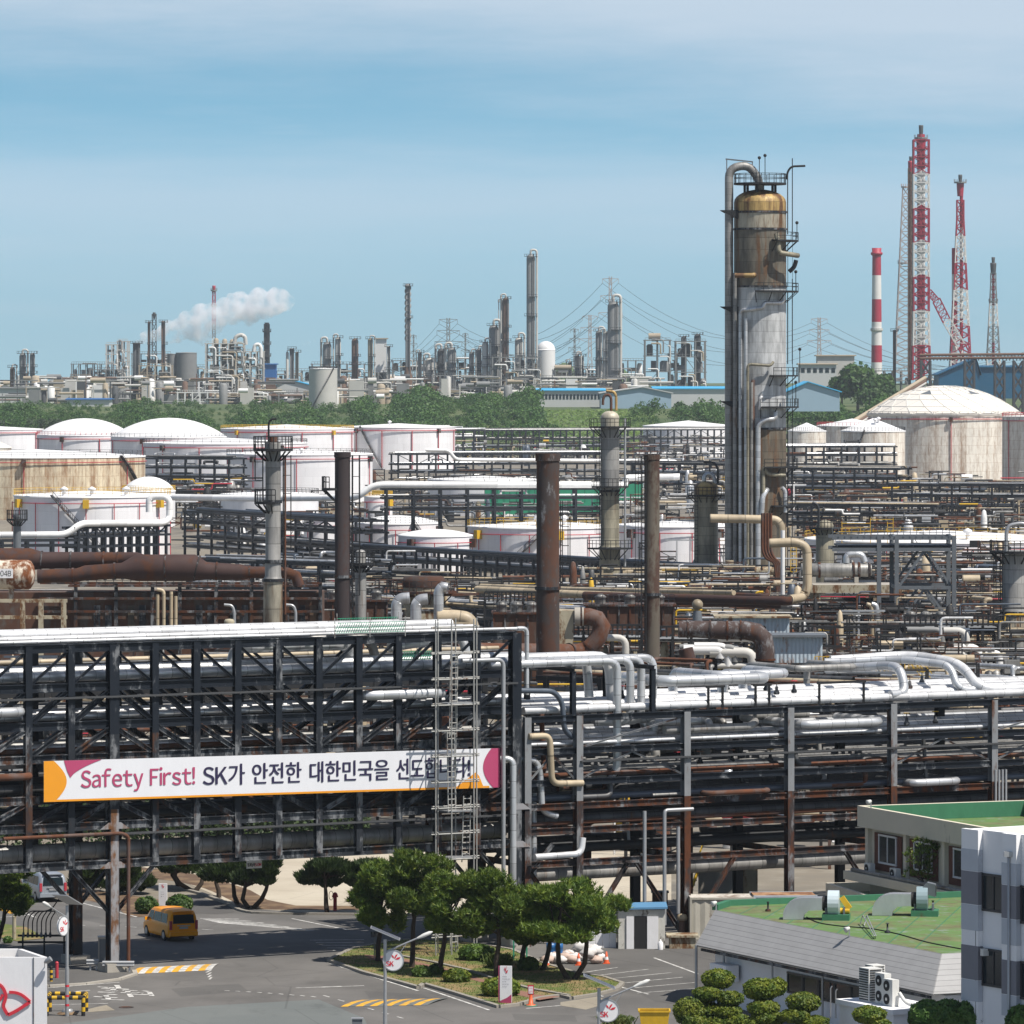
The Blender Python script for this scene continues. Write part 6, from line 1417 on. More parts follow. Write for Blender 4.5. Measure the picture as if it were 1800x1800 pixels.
def window(parent, o, ux, n, w, h, frame='frame_w', mull=1, depth=.12):
 """o lower left corner on the wall, ux along the wall, n outward"""
 ux, n, o=V(ux).normalized(), V(n).normalized(), V(o);t=.07
 m=MB();z=V((0, 0, 1))
 for a, b in((0, 0), (0, 1)):m.bar(o+z*(h*b)-ux*t+n*.02, o+z*(h*b)+ux*(w+t)+n*.02, depth, t*1.6)
 for a in[w*k/(mull+1)for k in range(mull+2)]:m.bar(o+ux*a+z*t+n*.021, o+ux*a+z*(h-t)+n*.021, t if 0<a<w else t*1.4, depth*.9, ux)
 f=m.build('window', M[frame], parent);BASE[f.name]=BASE[parent.name]
 m=MB();m.quad(o+n*.03, o+ux*w+n*.03, o+ux*w+z*h+n*.03, o+z*h+n*.03);m.build('pane', M['glass'], f)
 return f
rz_, ez=5.0, 3.25
rA, rB=G(1257, 1600, rz_), G(1655, 1677, rz_);eA, eB=G(1223, 1661, ez), G(1640, 1757, ez)
eB=rB+(eA-rA)+(rB-rA).normalized()*1.1
rD, rC=G(1281, 1592, rz_), G(1760, 1574, rz_);rE=G(1760, 1672, rz_)
t=thing('green_roof_building', 'low building with a flat mossy green roof and grey shingled sloping eaves', 'building', V((rA.x+4, rA.y-8, 0)))
m=MB();m.slab([rA, rB, rE, rC, rD], (0, 0, -.3));m.build('roof', M['roof_green'], t)
m=MB()
up=V((0, 0, .32))
for a, b in((rD, rC), (rA, rD)):m.bar(a+up/2+V((0, 0, .002)), b+up/2+V((0, 0, .002)), .35, .32)
m.build('roof_curb', M['green_curb'], t)
m=MB();dn=(eA-rA);nn=dn.cross(rB-rA).normalized()*.12
if nn.z>0:nn=-nn
lip=V((0, 0, .03))
m.slab([rA+lip, rB+lip, eB, eA], nn);m.build('eave', M['shingle'], t)
eR=eB+(rE-rB).normalized()*3.2+V((0, 0, 0));eR.z=ez
m=MB();m.slab([rB+lip+V((.03, 0, 0)), rB+(rE-rB)*.6+lip, eR, eB+V((.03, 0, 0))], (0, .1, -.05));m.build('eave', M['shingle'], t)
al=along(eA, eB);nout=V((al.y, -al.x, 0));nout=nout if nout.x<0 else-nout
wA, wB=eA-nout*.9+al*.6, eB-nout*.9-al*.3
back=rD-rA;back.z=0;bk=V((-nout.x, -nout.y, 0))
m=MB();f3=[V((p.x, p.y, 0))for p in(wA, wB, wB+bk*9, wA+bk*6)];m.slab(f3, (0, 0, ez-.15));m.build('wall', M['wall_white'], t)
L=(wB-wA).length
for k in range(6):
 o=wA+al*(8.5+k*1.75)+nout*.02;o.z=1.55;window(t, o, al, nout, 1.6, 1.05, 'frame_d', 0)
for k in range(3):
 o=wA+al*(1.6+k*5.6)+nout*.3;m=MB();m.tube([V((o.x, o.y, 0)), V((o.x, o.y, ez-.1))], .06, 6);m.build('downpipe', M['galv'], t)
m=MB();o=wA+al*2.2+nout*.6;m.box(V((o.x, o.y, 2.0)), (1.9, .8, .9), math.atan2(al.y, al.x));m.build('canopy_box', M['wall_white'], t)
m=MB();m.bar(V((wA.x, wA.y, ez-.2))+nout*.85, V((wB.x, wB.y, ez-.2))+nout*.85, .12, .14);m.build('gutter', M['steel_worn'], t)
m=MB();o=eA+al*.05;m.tube([V((o.x, o.y, 0)), V((o.x, o.y, ez))], .08, 6);m.build('post', M['galv'], t)
m=MB()
for k in range(1, 9):
 a, b=rA+(rB-rA)*k/9, rD+(rC-rD)*k/9;m.bar(a+V((0, 0, .006)), b+V((0, 0, .006)), .05, .012)
m.build('membrane_seams', M['green_curb'], t)
for x, y in((1350, 1602), (1560, 1640), (1640, 1600)):m=MB();m.lathe([(.16, 0), (.16, .1), (.05, .16), (.05, .5), (.12, .52), (.02, .56)], G(x, y, rz_), 8);m.build('roof_drain', M['steel_worn'], t)
pts=[G(x, y, rz_+.03)for x, y in smooth([(1418, 1612), (1440, 1622), (1480, 1628), (1530, 1632), (1580, 1642), (1630, 1656), (1690, 1668)])]
m=MB();m.tube(pts, .035, 5);m.build('cable', M['black'], None, 'black cable snaking across the green roof', 'cable')
def floodlight(label, px, py, z, hd):
 p=G(px, py, z);q=thing('floodlight', label, 'floodlight', p);m=MB();m.bar(p, p+V((0, 0, .35)), .07);m.build('bracket', M['galv'], q)
 m=MB();a=p+V((0, 0, .45));dr=V((-.8, -.5, -.35)).normalized();m.tube([a, a+dr*.28, a+dr*.3], [.08, .17, .02], 10);m.build('lamp_head', M['ac_white'], q)
floodlight('small white floodlight at the left corner of the green roof', 1259, 1600, rz_, 0);floodlight('small white floodlight on the front edge of the green roof, right of its middle', 1493, 1646, rz_, 0)
for k in range(2):pipe([G(1512+7*k, 1625+2*k, rz_), G(1512+7*k, 1625, rz_)+V((.15, 0, .5)), G(1536+3*k, 1652, rz_-.05)+V((0, -.3, .25)), G(1534+2*k, 1664, rz_-.6)], .03, M['galv'], ['left', 'right'][k]+' of two thin bent conduits over the green roof edge', n=6, name='conduit', cat='conduit')
pipe([G(1484, 1750, 0.3)*1.0, G(1484, 1750, .3)+V((0, 0, 2.4))], .03, M['yellow'], 'thin yellow pole in front of the grey eaves', n=6, name='pole', cat='pole')
def blower(label, px, py, mat, vent):
 o=G(px, py, rz_+.0);t=thing('roof_blower', label, 'blower', o);xd=V((1, -.12, 0)).normalized();yd=V((.12, 1, 0)).normalized();R_=lambda a, b, z:o+xd*a+yd*b+V((0, 0, z))
 prof=[]
 for k in range(9):
  a=pi/2*k/8;prof.append((-2.15+1.15*(1-math.cos(a)), .25+.95*math.sin(a)))
 out=[(-2.15, 0)]+prof+[(.0, 1.2), (.0, .55), (-.75, .5), (-1.0, .25), (-1.05, 0)]
 m=MB();m.slab([R_(a, -.55, z+.02)for a, z in out], yd*1.1);m.build('duct', M['sheet_metal'], t)
 m=MB();m.tube([R_(.01, 0, .88), R_(.28, 0, .88)], .42, 16);m.build('flexible_joint', M['black'], t)
 m=MB();
 c=R_(.62, 0, .9);ring=[c+yd*(0)+xd*.0 for _ in range(1)]
 pts=[]
 for k in range(20):
  a=2*pi*k/20;rr=.62+.16*k/20;pts.append((rr*math.cos(a), rr*math.sin(a)))
 m.slab([R_(.30, a, .95+b)for a, b in pts], xd*.62);m.build('fan_casing', M[mat], t)
 if vent:
  m=MB();m.slab([R_(.4, -.2, 1.35), R_(1.35, -.3, 1.05), R_(1.35, -.3, 1.75), R_(.9, -.25, 1.85)], yd*.7);m.build('outlet_hood', M['steel_grey'], t)
  m=MB();m.slab([R_(1.36, -.25, 1.12), R_(1.36, .3, 1.12), R_(1.36, .3, 1.68), R_(1.36, -.25, 1.68)], xd*.02);m.build('outlet', M['black'], t)
 else:
  m=MB();m.bar(R_(1.05, -.1, 1.25), R_(1.5, -.1, .62), .22, .3);m.build('belt_guard', M['yellow'], t);m=MB();m.tube([R_(.98, -.1, .5), R_(1.5, -.1, .5)], .17, 10);m.build('motor', M['yellow'], t)
 m=MB();m.box(R_(.75, 0, .16), (1.5, 1.3, .32), -.12);m.build('plinth', M['green_curb'], t)
 m=MB()
 for a in(.2, 1.2):m.box(R_(a, 0, .5), (.1, .9, .36), -.12)
 m.build('stand', M['steel_grey'], t)
M['casing_blue']=m_plain('pale_blue_casing', (.50, .58, .62), .4, 0, .05);M['casing_grey']=m_plain('blue_grey_casing', (.24, .32, .35), .4, 0, .05)
blower('roof blower with a white fan casing and yellow belt guard on the green roof', 1446, 1616, 'casing_blue', False);blower('right roof blower with a grey fan and a dark open outlet on the green roof', 1602, 1609, 'casing_grey', True)
zt=9.0;bA, bB, bC=G(1507, 1416, zt), G(1720, 1453, zt), G(1782, 1404, zt)
e1=along(bA, bB);e2=V((-e1.y, e1.x, 0));e2=e2 if e2.x>0 else-e2;nb=-e2
LB, WB=17.0, 11.5
t=thing('beige_building', 'beige two storey building with a green walled flat roof and white framed windows', 'building', V((bA.x, bA.y, 0)))
q=lambda a, b, z:V((bA.x, bA.y, 0))+e1*a+e2*b+V((0, 0, z))
m=MB();m.slab([q(.55, .55, 0), q(LB, .55, 0), q(LB, WB, 0), q(.55, WB, 0)], (0, 0, 8.0));m.build('wall', M['wall_beige'], t)
m=MB()
for a, b, c_, d_ in((0, 0, LB, .3), (0, WB-.3, LB, WB), (0, .302, .3, WB-.302)):m.slab([q(a, b, 7.75), q(c_, b, 7.75), q(c_, d_, 7.75), q(a, d_, 7.75)], (0, 0, 1.25))
m.build('parapet', M['wall_beige'], t)
m=MB()
for a, b, c_, d_ in((.302, WB-.34, LB, WB-.302), (.302, .304, LB, .34), (.304, .36, .36, WB-.36)):m.slab([q(a, b, 8.05), q(c_, b, 8.05), q(c_, d_, 8.05), q(a, d_, 8.05)], (0, 0, .93))
m.build('parapet_lining', M['green_curb'], t)
m=MB();m.slab([q(.3, .3, 8.02), q(LB, .3, 8.02), q(LB, WB-.3, 8.02), q(.3, WB-.3, 8.02)], (0, 0, .02));m.build('roof', M['roof_green'], t)
m=MB();m.slab([q(-.5, -.7, 4.55), q(LB, -.7, 4.55), q(LB, .5, 4.55), q(-.5, .5, 4.55)], (0, 0, .5));m.build('ledge', M['wall_beige'], t)
for a in(.6, 5.8, 10.9):
 m=MB();m.bar(q(a+.1, .42, 5.06), q(a+.1, .42, 7.75), .35, .3, e1);m.build('pier', M['wall_beige'], t)
for a in(1.45, 6.2, 11.4):
 m=MB();m.slab([q(a, .49, 5.25), q(a+3.7, .49, 5.25), q(a+3.7, .49, 7.5), q(a, .49, 7.5)], nb*.05);m.build('brick_panel', M['brick_red'], t)
 window(t, q(a+.75, .43, 5.75), e1, nb, 2.3, 1.65, 'frame_w', 1)
m=MB();m.tube([q(.2, -.45, 4.95)+V((0, 0, .22)), q(LB, -.45, 5.17)], .12, 8);m.build('ledge_pipe', M['clad_old'], t)
floodlight('small white floodlight on the corner of the beige building roof', 1531, 1421, 9.0, 0)
def ac(label, p, rz, w=.85, h=.62, dpt=.32, fans=1, grille=False):
 t=thing('air_conditioner', label, 'air conditioner', p);M3=Matrix.Rotation(rz, 3, 'Z');f=lambda x, y, z:V(p)+M3@V((x, y, z))
 m=MB();m.base_box(p, (w, dpt, h), rz);m.build('casing', M['ac_white'], t)
 if grille:
  for sd_ in(0, 1):
   m=MB()
   for k in range(13):z=.12+(h-.2)*k/12;a, b=(f(-w/2+.06, -dpt/2-.02, z), f(w/2-.06, -dpt/2-.02, z))if not sd_ else(f(w/2+.02, -dpt/2+.06, z), f(w/2+.02, dpt/2-.06, z));m.bar(a, b, .03, .05)
   m.build('grille', M['steel_black'], t)
 else:
  for k in range(fans):
   z=h*(k+.5)/fans;rr=min(w*.3, h/fans*.4);m=MB()
   m.tube([f(-w*.1, -dpt/2-.002, z), f(-w*.1, -dpt/2-.03, z)], rr, 16);fan=m.build('fan_grille', M['steel_black'], t);BASE[fan.name]=BASE[t.name]
   m=MB();m.tube([f(-w*.1, -dpt/2-.03, z), f(-w*.1, -dpt/2-.045, z)], rr*.3, 10);m.build('hub', M['ac_white'], fan)
 return t
arz=math.atan2(e1.y, e1.x)
ac('small air conditioner on the ledge below the first window of the beige building', q(1.9, -.1, 5.06), arz);ac('small air conditioner on the ledge further right under the beige building window', q(5.4, -.1, 5.06), arz)
tz=4.1;cA, cB=G(1455, 1552, tz), G(1549, 1581, tz);
t=thing('green_terrace', 'small low annex with a green roof and beige parapet below the beige building', 'building', V((cA.x, cA.y, 0)))
f1=along(cA, cB);f2=V((-f1.y, f1.x, 0));f2=f2 if f2.x>0 else-f2;w_=lambda a, b, z:V((cA.x, cA.y, 0))+f1*a+f2*b+V((0, 0, z));LL=(cB-cA).length+4
m=MB();m.slab([w_(0, 0, 0), w_(LL, 0, 0), w_(LL, 6, 0), w_(0, 6, 0)], (0, 0, 3.5));m.build('wall', M['wall_beige'], t)
m=MB()
for a, b, c_, d_ in((-.1, -.1, LL, .15), (-.1, .152, .15, 6)):m.slab([w_(a, b, 3.3), w_(c_, b, 3.3), w_(c_, d_, 3.3), w_(a, d_, 3.3)], (0, 0, tz-3.3))
m.build('parapet', M['wall_beige'], t);m=MB();m.slab([w_(.16, .16, 3.51), w_(LL, .16, 3.51), w_(LL, 6, 3.51), w_(.16, 6, 3.51)], (0, 0, .03));m.build('roof', M['roof_green'], t)
ac('air conditioner seen side on, left of the two on the small green annex roof', G(1561, 1573, 3.6), -.5, .9, .75, .4, grille=True);ac('air conditioner with a round fan, right of the two on the small green annex roof', G(1596, 1577, 3.6), -.35, .9, .8, .4)
pt=thing('pine_tree', 'thin young pine in front of the beige building windows', 'tree', V((XD(1624, 311), 311, 0)));rg=random.Random(9);m=MB();c0=P(1626, 1560, 311)
m.tube([V((XD(1624, 311), 311, 0)), c0, P(1616, 1535, 311), P(1620, 1505, 311), P(1618, 1478, 311)], [.12, .10, .08, .06, .02], 7);pads=[(1618, 1482, 20, 10), (1604, 1500, 16, 10), (1636, 1500, 16, 12), (1612, 1518, 20, 12), (1640, 1520, 14, 11), (1600, 1535, 14, 11), (1628, 1538, 16, 10), (1650, 1488, 10, 8), (1622, 1498, 14, 12)]
for x, y, rx, ry in pads:limb(m, P(1618, y+12, 311), P(x, y, 311), .035, .012, rg)
m.build('trunk', M['bark'], pt);m=MB()
for x, y, rx, ry in pads:pad(m, P(x, y, 311), (rx/30, rx/30, ry/30), 20, rg, 'needle', .28)
m.build('crown', M['pine'], pt)
dA=262;wz=ZD(1456, dA);A0=V((XD(1690, dA), dA, 0));g1=V((.537, -.843, 0));g2=V((.843, .537, 0));ng=-g2;h_=lambda a, b, z:A0+g1*a+g2*b+V((0, 0, z))
t=thing('office_block', 'white office block with grey window bands cut by the right picture edge', 'building', A0)
m=MB();m.slab([h_(.35, .3, 0), h_(9, .3, 0), h_(9, 12, 0), h_(.35, 12, 0)], (0, 0, wz-.4));m.build('wall', M['wall_white'], t)
m=MB();
for a, b, c_, d_ in((.35, .3, 6.1, .55), (.35, .552, .6, 12)):m.slab([h_(a, b, wz-.4), h_(c_, b, wz-.4), h_(c_, d_, wz-.4), h_(a, d_, wz-.4)], (0, 0, .4))
m.build('parapet', M['wall_white'], t);m=MB();m.slab([h_(.6, .55, wz-.395), h_(9, .55, wz-.395), h_(9, 12, wz-.395), h_(.6, 12, wz-.395)], (0, 0, .01));m.build('roof', M['roof_green'], t)
tp=lambda z:35-(z-660)/(F/260)
for a, wd in((0, 1.35), (3.25, 1.15)):
 m=MB();m.slab([h_(a, 0, 0), h_(a+wd, 0, 0), h_(a+wd, .29, 0), h_(a, .29, 0)], (0, 0, wz));m.build('pier', M['wall_white'], t)
 for y0, y1, mt in((1497, 1535, 'band_light'), (1536, 1594, 'band_dark'), (1595, 1640, 'band_light'), (1667, 1727, 'band_dark'), (1728, 1765, 'band_light')):
  z0, z1=tp(y1)-a*.14, tp(y0)-a*.14
  m=MB();m.slab([h_(a-.012, -.012, z0), h_(a+wd+.012, -.012, z0), h_(a+wd+.012, .28, z0), h_(a-.012, .28, z0)], (0, 0, z1-z0));m.build('band', M[mt], t)
m=MB();m.slab([h_(6.1, -.15, 0), h_(9.2, -.15, 0), h_(9.2, 12, 0), h_(6.1, 12, 0)], (0, 0, tp(1400)-.3));m.build('stair_tower', M['wall_white'], t)
for y1, hh in((1596, 1.75), (1728, 1.75)):
 for a, wd in((1.42, 1.75), (4.5, 1.5)):
  window(t, h_(a, .28, tp(y1)-a*.12), g1, ng, wd, hh, 'frame_d', 1)
m=MB();m.tube([h_(3.9, -.08, 0), h_(3.9, -.08, tp(1500)), h_(3.9, .1, tp(1496))], .07, 8);m.build('downpipe', M['galv'], t);m=MB();m.box(h_(3.9, -.12, tp(1497)), (.4, .25, .25));m.build('rain_head', M['galv'], t)
m=MB();m.box(h_(1.75, .1, tp(1676)), (.35, .25, .35), .5);m.build('vent_hood', M['ac_white'], t)
m=MB();m.tube([h_(1.15, .02, 3), h_(1.15, .02, tp(1620))], .03, 6);m.build('conduit', M['steel_worn'], t)
t=thing('roof_duct', 'rusty round duct on the roof behind the white office block parapet', 'duct', h_(3.4, 3.0, wz-.38));m=MB();m.tube([h_(2.6, 3.0, wz-.3), h_(2.65, 3.0, wz+.5), h_(3.6, 3.0, wz+.55), h_(3.7, 3, wz-.3)], .38, 14, True, .6);m.build('elbow', M['concrete_rust'], t);m=MB();m.box(h_(3.1, 3.2, wz-.3), (1.9, 1.2, .2));m.build('base', M['steel_grey'], t)
t=thing('aerial_mast', 'thin metal aerial mast with arms on the roof behind the office block', 'mast', h_(3.0, 5.0, wz-.38));m=MB();b0=h_(3.0, 5, wz-.38);m.bar(b0, b0+V((0, 0, 3.2)), .06)
for dx in(-.6, .6):m.bar(b0+V((0, 0, 1.3)), b0+V((dx, 0, 2.2)), .04);m.bar(b0+V((dx, 0, 2.2)), b0+V((dx, 0, 2.6)), .04)
m.bar(b0+V((-.6, 0, 2.2)), b0+V((.6, 0, 2.2)), .04);m.build('mast', M['galv'], t)
az=3.1;t=thing('white_annex', 'low white walled annex carrying the outdoor air conditioner units at the bottom right', 'building', P(1540, 1800, 264).xy.to_3d())
k0, k1=G(1476, 1756, az), G(1606, 1782, az);u1=along(k0, k1);u2=V((-u1.y, u1.x, 0));u2=u2 if u2.y>0 else-u2
m=MB();pts=[k0, k0+u1*5.2, k0+u1*5.2+u2*3.0, k0+u2*3.0];m.slab([V((p.x, p.y, 0))for p in pts], (0, 0, az-.25));m.build('wall', M['wall_white'], t)
m=MB();pts=[k0-u1*.15-u2*.15, k0+u1*5.35-u2*.15, k0+u1*5.35+u2*3.0, k0-u1*.15+u2*3.0];m.slab([V((p.x, p.y, az-.25))for p in pts], (0, 0, .25));m.build('ledge', M['wall_white'], t)
ra_=math.atan2(u1.y, u1.x)
ac('tall narrow air conditioner cabinet, leftmost of the large units on the annex', k0+u1*.85+u2*1.6+V((0, 0, .01)), ra_, .8, 1.75, .7, grille=True)
ac('big grilled air conditioner cabinet in front of the tall narrow one', k0+u1*1.55+u2*.9+V((0, 0, .01)), ra_, .95, 1.7, .8, grille=True)
ac('air conditioner with two stacked fans next to the grilled cabinet', k0+u1*2.75+u2*.9+V((0, 0, .01)), ra_, .9, 1.55, .4, 2)
ac('rightmost air conditioner with two stacked fans on the annex', k0+u1*3.75+u2*.75+V((0, 0, .01)), ra_, .9, 1.35, .4, 2)
pipe([k0+u1*4.3+u2*.9+V((0, 0, .7)), k0+u1*4.8+u2*1.0+V((0, 0, .2)), k0+u1*6.5+u2*2+V((0, 0, .1))], .1, M['ac_white'], 'white bent pipe beside the rightmost fan unit', fil=.3)
for k in range(2):pipe([G(1460+9*k, 1790, 1.0), G(1460+9*k, 1790, 1.0)+V((0, 0, 1.6-.15*k)), G(1463+9*k, 1790, 1.0)+V((0, 0, 1.7-.15*k))], .035, M['galv'], ['taller', 'shorter'][k]+' of two thin vertical conduits left of the white annex', name='conduit', cat='conduit', n=6)
sd0=G(1087, 1668);t=thing('concrete_shed', 'small stained white concrete shed with an open dark doorway and a blue roof edge', 'shed', sd0)
M['wall_mould']=m_rusty('mouldy_white_wall', (.55, .54, .49), .42, 1.5, .9, rust=(.16, .15, .12), streak=.5)
m=MB();m.slab([sd0, sd0+V((2.85, 0, 0)), sd0+V((2.85, 2.8, 0)), sd0+V((0, 2.8, 0))], (0, 0, 2.4));m.build('wall', M['wall_mould'], t)
M['blue_trim']=m_plain('blue_trim', (.10, .25, .42), .6)
m=MB();m.slab([sd0+V((-.15, -.2, 2.4)), sd0+V((3.0, -.2, 2.46)), sd0+V((3.0, 3, 2.46)), sd0+V((-.15, 3, 2.4))], (0, 0, .12));m.build('roof', M['blue_trim'], t)
m=MB();m.box(sd0+V((1.35, -.01, 1.0)), (.75, .04, 2.0));m.build('doorway', M['black'], t)
for x, w2 in((.72, .45), (2.1, .68)):
 m=MB();m.box(sd0+V((x, -.06, 1.0)), (w2, .05, 1.98));m.build('door', M['white_paint'], t)
t=thing('white_canister', 'small white canister at the foot of the concrete shed', 'canister', sd0+V((2.55, -.45, 0)));m=MB();m.lathe([(.16, 0), (.17, .42), (.1, .5), (.05, .56)], sd0+V((2.55, -.45, 0)), 10);m.build('body', M['white_paint'], t);m=MB();m.lathe([(.06, .56), (.06, .62), (.01, .63)], sd0+V((2.55, -.45, 0)), 8);m.build('cap', M['white_paint'], t)
t=thing('metal_screen', 'pale sheet metal fence panel left of the concrete shed', 'fence', G(1062, 1666));
for k in range(4):
 m=MB();p=G(1041+12*k, 1666);m.base_box(p, (.40, .04, 1.35));m.build('panel', M['corr_blue']if k==9 else M['white_paint'], t)
t=thing('concrete_plinth', 'low brown stained concrete plinth right of the shed', 'plinth', G(1200, 1668));p=G(1200, 1668)
m=MB();m.base_box(p+V((0, .8, 0)), (1.6, 1.4, .7));m.build('block', M['concrete_rust'], t);m=MB();m.base_box(p+V((0, .8, .7)), (1.95, 1.7, .12));m.build('slab', M['concrete_rust'], t)
p=G(1199, 1650);t=thing('vent_post', 'rusty red post with a round white cap behind the concrete plinth', 'post', p);m=MB();m.lathe([(.2, 0), (.2, 1.2)], p, 10);m.build('post', M['pipe_rust'], t);m=MB();m.lathe([(.3, 1.15), (.34, 1.3), (.26, 1.5), (.05, 1.56)], p, 10);m.build('cap', M['clad_tan'], t)
def container(label, px, py, L, mat, roofm, rz=0.06):
 p=G(px, py);t=thing('shipping_container', label, 'container', p);M3=Matrix.Rotation(rz, 3, 'Z');f=lambda x, y, z:p+M3@V((x, y, z))
 m=MB();n=int(L/.28)
 for sd_ in(0, 2.4):
  pts=[]
  for k in range(n+1):pts.append((L*k/n, (.0 if(k//1)%2 else.06)*(1 if sd_==0 else-1)+sd_))
  for a, b in zip(pts, pts[1:]):m.quad(f(a[0], a[1], .15), f(b[0], b[1], .15), f(b[0], b[1], 2.5), f(a[0], a[1], 2.5))
 for x in(0.0, L):m.quad(f(x, .05, .15), f(x, 2.35, .15), f(x, 2.35, 2.5), f(x, .05, 2.5))
 m.build('side', M[mat], t)
 m=MB();m.slab([f(.02, .02, 2.5), f(L-.02, .02, 2.5), f(L-.02, 2.38, 2.5), f(.02, 2.38, 2.5)], (0, 0, .09));m.build('roof', M[roofm], t)
 m=MB()
 for x in(0.02, L-.02):
  for y in(.0, 2.4):m.bar(f(x, y, 0), f(x, y, 2.62), .14)
 for y in(0, 2.4):m.bar(f(0, y, .1), f(L, y, .1), .12, .16);m.bar(f(0, y, 2.55), f(L, y, 2.55), .12, .12)
 m.build('frame', M[mat], t)
M['cont_beige']=m_rusty('container_beige', (.42, .40, .34), .3, .8, .6);M['cont_roof_w']=m_rusty('container_roof_pale', (.55, .52, .47), .42, .7, .8, rust=(.22, .11, .06), streak=1);M['cont_roof_o']=m_rusty('container_roof_rusty', (.40, .24, .13), .6, .7, .8, rust=(.30, .13, .06), streak=1);M['cont_blue']=m_rusty('container_pale_blue', (.42, .47, .52), .2, .8, .6)
container('beige shipping container with a pale rusty roof behind the green roof building', 1214, 1652, 3.9, 'cont_beige', 'cont_roof_w');container('pale blue shipping container with an orange rusted roof', 1326, 1648, 3.9, 'cont_blue', 'cont_roof_o')
t=thing('steel_stair', 'yellow railed steel stair under the right rack', 'stair', G(1215, 1580));a, b=G(1208, 1590), G(1236, 1586)+V((0, 0, 2.6));m=MB()
for y in(0, .8):m.bar(a+V((0, y, .3)), b+V((0, y, .3)), .05, .22);m.bar(a+V((0, y, 1.2)), b+V((0, y, 1.2)), .05)
m.build('stringer', M['yellow'], t);m=MB()
for k in range(9):q_=a+(b-a)*(k+.5)/9;m.box(q_+V((0, .4, .2)), (.25, .78, .04))
m.build('tread', M['steel_grey'], t)
for k, (x, y, sz, mt)in enumerate(((1262, 1584, (2.6, 1.4, 2.2), 'concrete'), (1310, 1580, (1.6, 1.4, 2.4), 'concrete_rust'), (1160, 1598, (1.0, .9, 1.1), 'pipe_rust'))):
 p=G(x, y);t=thing('equipment_cabinet', ['cream cabinet under the right rack beside the yellow stair', 'rust stained upright cabinet under the right rack', 'small orange rusty box under the right rack'][k], 'cabinet', p);m=MB();m.base_box(p, sz);m.build('body', M[mt], t);m=MB();m.base_box(p+V((0, 0, sz[2])), (sz[0]+.16, sz[1]+.16, .08));m.build('lid', M['steel_worn'], t);m=MB();m.box(p+V((sz[0]*.18, -sz[1]/2-.02, sz[2]*.5)), (sz[0]*.5, .03, sz[2]*.75));m.build('door', M[mt], t)
